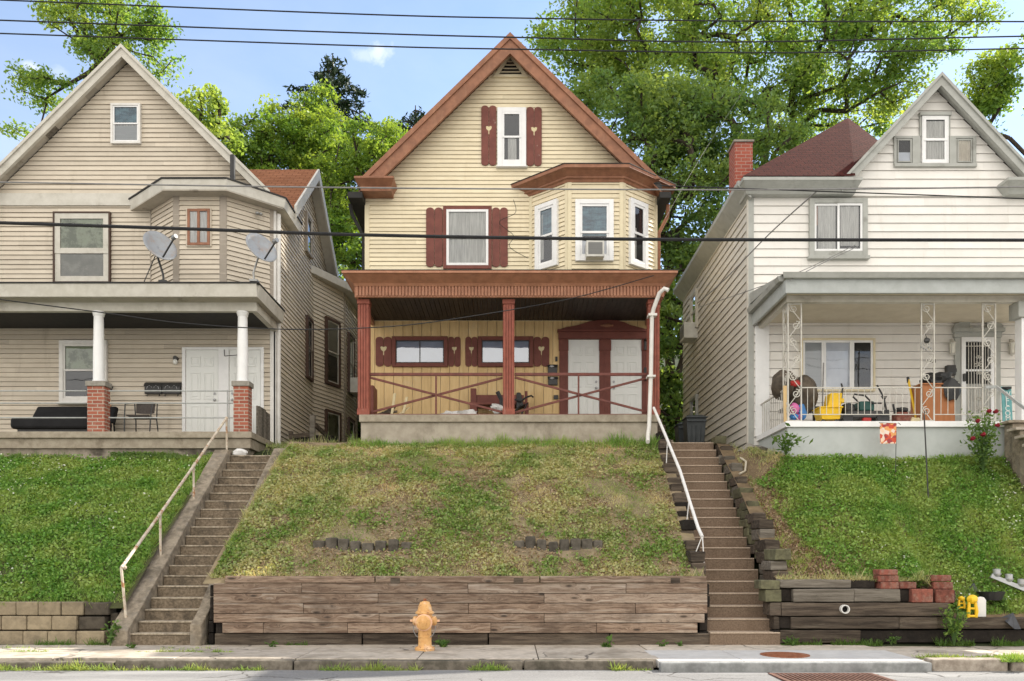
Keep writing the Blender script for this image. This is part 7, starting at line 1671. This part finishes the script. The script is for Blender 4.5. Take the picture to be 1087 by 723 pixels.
# white clover heads in both green lawns
cv = np.concatenate([np.array([(x, y, zl(x, y)+.075) for x, y in scatter(900, -11, -5.9, 12.4, 16.4, lambda x, y: nz(x, y, 1.1, 66) > .12 or y > 15.6, rs)]), np.array([(x, y, zr(x, y)+.085) for x, y in scatter(1300, 5.4, 11, 12.4, 14.7, lambda x, y: nz(x, y, 1.0, 67)+.12*(x-7.5) > .12, rs)])])
leafmat('clover_white', (.55, .60, .48), (.70, .72, .62), (.6, .6, .5), .2, 3); V, Fc = leaf_quads(cv, .035, .6, .9, 0, rs)
o = arrmesh('clover_flowers', V, Fc, 4, 'clover_white', {'rnd': rs.uniform(0, 1, len(Fc)), 'tone': np.zeros(len(Fc))}); o['kind'] = 'stuff'; o['label'] = 'tiny white clover heads in the green lawns'
# ragged turf hanging over the wall tops and stair edges
e1 = scatter(3200, -4.4, 2.8, 12.06, 12.17, lambda x, y: rs.rand() < .5+.8*nz(x, 0, 1.6, 45), rs)
turf('grass', e1, lambda x, y: .985, .05, .15, .013, 'leaf_grass', rs.uniform(0, 1, len(e1)), rs, lean=.9, label='ragged grass along the top of the plank wall')
e2 = scatter(2600, -11.5, -6.0, 12.18, 12.32, lambda x, y: rs.rand() < .5+.8*nz(x, 0, 1.6, 46), rs); e3 = scatter(3200, -5.93, -5.80, 12.3, 16.3, lambda x, y: rs.rand() < .5+.8*nz(0, y, 1.6, 47), rs); e2 = np.concatenate([e2, e3])
turf('grass', e2, zl, .06, .17, .014, 'leaf_lush', rs.uniform(0, .6, len(e2)), rs, lean=.8, label='ragged grass along the block wall and the long staircase')
e4 = scatter(2600, 3.95, 6.3, 12.12, 12.34, lambda x, y: rs.rand() < .5+.9*nz(x, 0, 1.6, 48), rs); e5 = scatter(2600, -4.46, -4.34, 12.8, 16.3, lambda x, y: rs.rand() < .5+.8*nz(0, y, 1.6, 49), rs)
turf('grass', e4, lambda x, y: zr(x, max(y, 12.3)), .05, .18, .014, 'leaf_grass', rs.uniform(0, .7, len(e4)), rs, lean=.9, label='ragged grass along the top of the tie wall')
turf('grass', e5, zc, .05, .15, .013, 'leaf_grass', rs.uniform(0, .6, len(e5)), rs, lean=.8, label='ragged grass against the right wall of the long staircase')
# dead leaf litter on the bank
lit = scatter(15000, -4.3, 2.9, 12.13, 15.6, lambda x, y: nz(x, y, .9, 51) > -.12-.25*(y < 12.9) and x < RSL(y)-.3, rs)
lit2 = scatter(9000, 4.25, 5.5, 12.3, 14.9, lambda x, y: x > RSR(y)+.25, rs)
P = np.concatenate([np.column_stack([lit, [zc(x, y)+.012 for x, y in lit]]), np.column_stack([lit2, [zr(x, y)+.012 for x, y in lit2]])])
leafmat('leaf_litter', (.20, .125, .07), (.36, .24, .14), (.46, .36, .24), .1, 3); V, Fc = leaf_quads(P, .05, .9, .6, 0, rs)
o = arrmesh('dead_leaves', V, Fc, 4, 'leaf_litter', {'rnd': rs.uniform(0, 1, len(Fc)), 'tone': rs.uniform(0, .6, len(Fc))}); o['kind'] = 'stuff'; o['label'] = 'brown dead leaves scattered over the slopes'
# taller fringe at the house bases
fr1 = scatter(5200, -3.3, 2.95, 16.36, 16.62, lambda x, y: rs.rand() < .6+.5*nz(x, y, 2, 1), rs)
turf('grass', fr1, zc, .10, .24, .014, 'leaf_lush', rs.uniform(0, .3, len(fr1)), rs, label='taller grass fringe along the cream porch base')
fr2 = scatter(3500, 5.0, 11, 14.66, 14.82, lambda x, y: True, rs)
turf('grass', fr2, zr, .06, .15, .014, 'leaf_lush', rs.uniform(0, .3, len(fr2)), rs, label='taller grass fringe along the blue-grey porch base')
fr3 = scatter(5200, -11.5, -5.3, 16.28, 16.6, lambda x, y: nz(x, y, .9, 61) > -.1+.25*(x < -8) and not -5.6 < x < -4.5, rs)
bb = scatter(2600, -8.0, -5.5, 16.35, 16.62, lambda x, y: nz(x, y, 1.2, 62) > -.05, rs)
turf('grass', fr3, lambda x, y: 3.27, .05, .16, .014, 'leaf_dark', rs.uniform(0, .5, len(fr3)), rs, bb, label='weedy strip along the taupe porch foundation')
fr4 = scatter(3500, -5.1, -3.3, 16.5, 18.3, lambda x, y: rs.rand() < .7, rs)
turf('grass', fr4, zbase, .08, .24, .014, 'leaf_grass', rs.uniform(0, .8, len(fr4)), rs, label='rough grass in the passage beside the taupe house')
# gutter and joint weeds, verge
g1 = scatter(9000, -12, 1.7, 10.10, 10.19, lambda x, y: nz(x, 0, .9, 71)+.3*nz(x, 0, 4, 72)+(.30 if x < -2 else -.02) > 0, rs)
turf('grass', g1, lambda x, y: -.125, .05, .13, .014, 'leaf_lush', rs.uniform(.2, .9, len(g1)), rs, lean=.9, label='grass growing in the gutter below the left kerb')
g2 = scatter(9000, -12, -2.9, 10.98, 11.12, lambda x, y: nz(x, 0, .8, 75) > -.02 and abs(y-11.05-.03*nz(x, 0, 1, 3)) < .035, rs)
g3 = scatter(2500, -12, -4.2, 11.5, 11.62, lambda x, y: abs(y-11.56-.1*nz(x, 0, .5, 3)) < .02 and nz(x, 0, .8, 77) > .1, rs)
g2 = np.concatenate([g2, g3]); turf('grass', g2, lambda x, y: .0, .02, .07, .014, 'leaf_lush', rs.uniform(.3, 1, len(g2)), rs, lean=.9, label='grass in the cracks of the old left sidewalk')
g4 = scatter(14000, 5.15, 14, 10.27, 10.66, lambda x, y: y < 10.52+.25*nz(x, 0, .8, 81) or rs.rand() < .1, rs); g4b = scatter(700, 5.95, 6.25, 10.0, 10.3, lambda x, y: True, rs); g4 = np.concatenate([g4, g4b])
turf('grass', g4, lambda x, y: .0, .03, .09, .014, 'leaf_lush', rs.uniform(.1, .7, len(g4)), rs, lean=.8, label='narrow grass verge along the stone kerb')
g5 = scatter(6500, 3.9, 14, 11.93, 12.06, lambda x, y: nz(x, 0, 1.3, 91) > .02, rs); g6 = scatter(2600, -12, -5.8, 11.95, 12.1, lambda x, y: nz(x, 0, 1.3, 93) > .0, rs); g7 = scatter(1500, -4.4, 2.9, 11.98, 12.05, lambda x, y: nz(x, 0, 1.1, 95) > .2, rs); g5 = np.concatenate([g5, g6, g7])
turf('grass', g5, lambda x, y: .0, .03, .14, .016, 'leaf_weed', rs.uniform(0, .6, len(g5)), rs, label='weeds along the foot of the walls')

# ------------------------------------------------------------------ single plants
def plant(name, label, px, py, d, h, r, n, ls, mat, seed, cat='weed', group=None, stems=7, flowers=0):
    rs = np.random.RandomState(seed); x, z = PX(px, d), PZ(py, d); root = thing(name, label, cat, (x, d, z), group); b = MB(); P = []
    for k in range(stems):
        a = rs.uniform(0, 6.283); q = rs.uniform(.3, 1)*r; hh = h*rs.uniform(.5, 1)
        e = np.array([x+math.cos(a)*q, d+math.sin(a)*q*.7, z+hh]); m_ = np.array([x+math.cos(a)*q*.35, d+math.sin(a)*q*.3, z+hh*.6]); b.tube([(x, d, z-.02), m_, e], [.008, .006, .004], 4, cap=False)
        for i in range(max(2, n//stems)):
            t = rs.uniform(.2, 1.05); p = np.array([x, d, z])*(1-t)**2+2*m_*t*(1-t)+e*t*t; P.append(p+rs.normal(size=3)*r*.16)
    b.build('stems', 'leaf_dark' if mat != 'bark' else 'bark', root, recalc=False); P = np.array(P); V, Fc = leaf_quads(P, ls, .6, .5, .2, rs)
    arrmesh('foliage', V-np.array(root.location), Fc, 4, mat, {'rnd': rs.uniform(0, 1, len(Fc)), 'tone': rs.uniform(0, .5, len(Fc))}, parent=root)
    return root, P
plant('weed', 'large-leaved green weed at the foot of the plank wall right of the hydrant', 471, 690, 11.75, .17, .16, 26, .13, 'leaf_weed', 2)
plant('weed', 'low broad weed at the foot of the plank wall left of the brown stairs', 645, 690, 11.75, .15, .15, 26, .11, 'leaf_weed', 3)
plant('weed', 'small weed between the plank wall and the brown stairs', 704, 688, 11.8, .09, .12, 18, .09, 'leaf_weed', 4)
plant('weed', 'tiny weed nearest the bottom step of the brown stairs', 722, 687, 11.82, .08, .09, 14, .07, 'leaf_weed', 14)
plant('weed', 'small weed on the sidewalk just right of the concrete staircase', 288, 687, 11.75, .08, .11, 18, .08, 'leaf_weed', 5)
plant('weed', 'bushy dark weed at the foot of the left staircase wall', 117, 684, 11.85, .36, .20, 70, .09, 'leaf_dark', 6)
plant('weed', 'short weed in front of the lowest step of the concrete staircase', 141, 689, 11.6, .10, .10, 24, .07, 'leaf_weed', 15)
plant('weed', 'weed at the foot of the blackened ties near the brown stairs', 842, 685, 11.85, .12, .12, 22, .08, 'leaf_weed', 7)
plant('weed', 'weed at the foot of the blackened ties below the drain pipe', 946, 683, 11.85, .11, .16, 26, .08, 'leaf_weed', 8)
plant('vine', 'trailing green vine hanging over the ties beside the yellow figures', 1013, 684, 11.9, .62, .26, 260, .07, 'leaf_mid', 9, cat='vine', stems=16)
plant('weed', 'spiky green weed growing behind the white plastic slab', 1062, 655, 12.4, .34, .14, 30, .12, 'leaf_weed', 10)
plant('shrub', 'small leafy shrub at the corner of the blue-grey porch base', 834, 482, 14.6, .36, .42, 110, .11, 'leaf_weed', 11, cat='shrub', stems=12)
plant('weed', 'leafy weeds between the brick piles on top of the tie wall', 975, 622, 12.25, .16, .22, 60, .07, 'leaf_mid', 12)
root, P = plant('rose_bush', 'rose bush with dark red blooms beside the porch steps', 1044, 500, 14.3, 1.05, .36, 1000, .075, 'leaf_dark', 13, cat='rose bush', stems=26)
for px, py in ((1048, 437), (1055, 437.5), (1036, 447.5), (1031, 466), (1042, 462), (1057, 452)):
    b = MB(); c = (PX(px, 14.1), 14.05, PZ(py, 14.1)); b.blob(c, (.042, .042, .03), 12, 7, .5, px); b.blob((c[0], c[1]-.02, c[2]+.015), (.025, .025, .022), 10, 6, .6, py); b.build('bloom', 'red_flower', root, smooth=True)
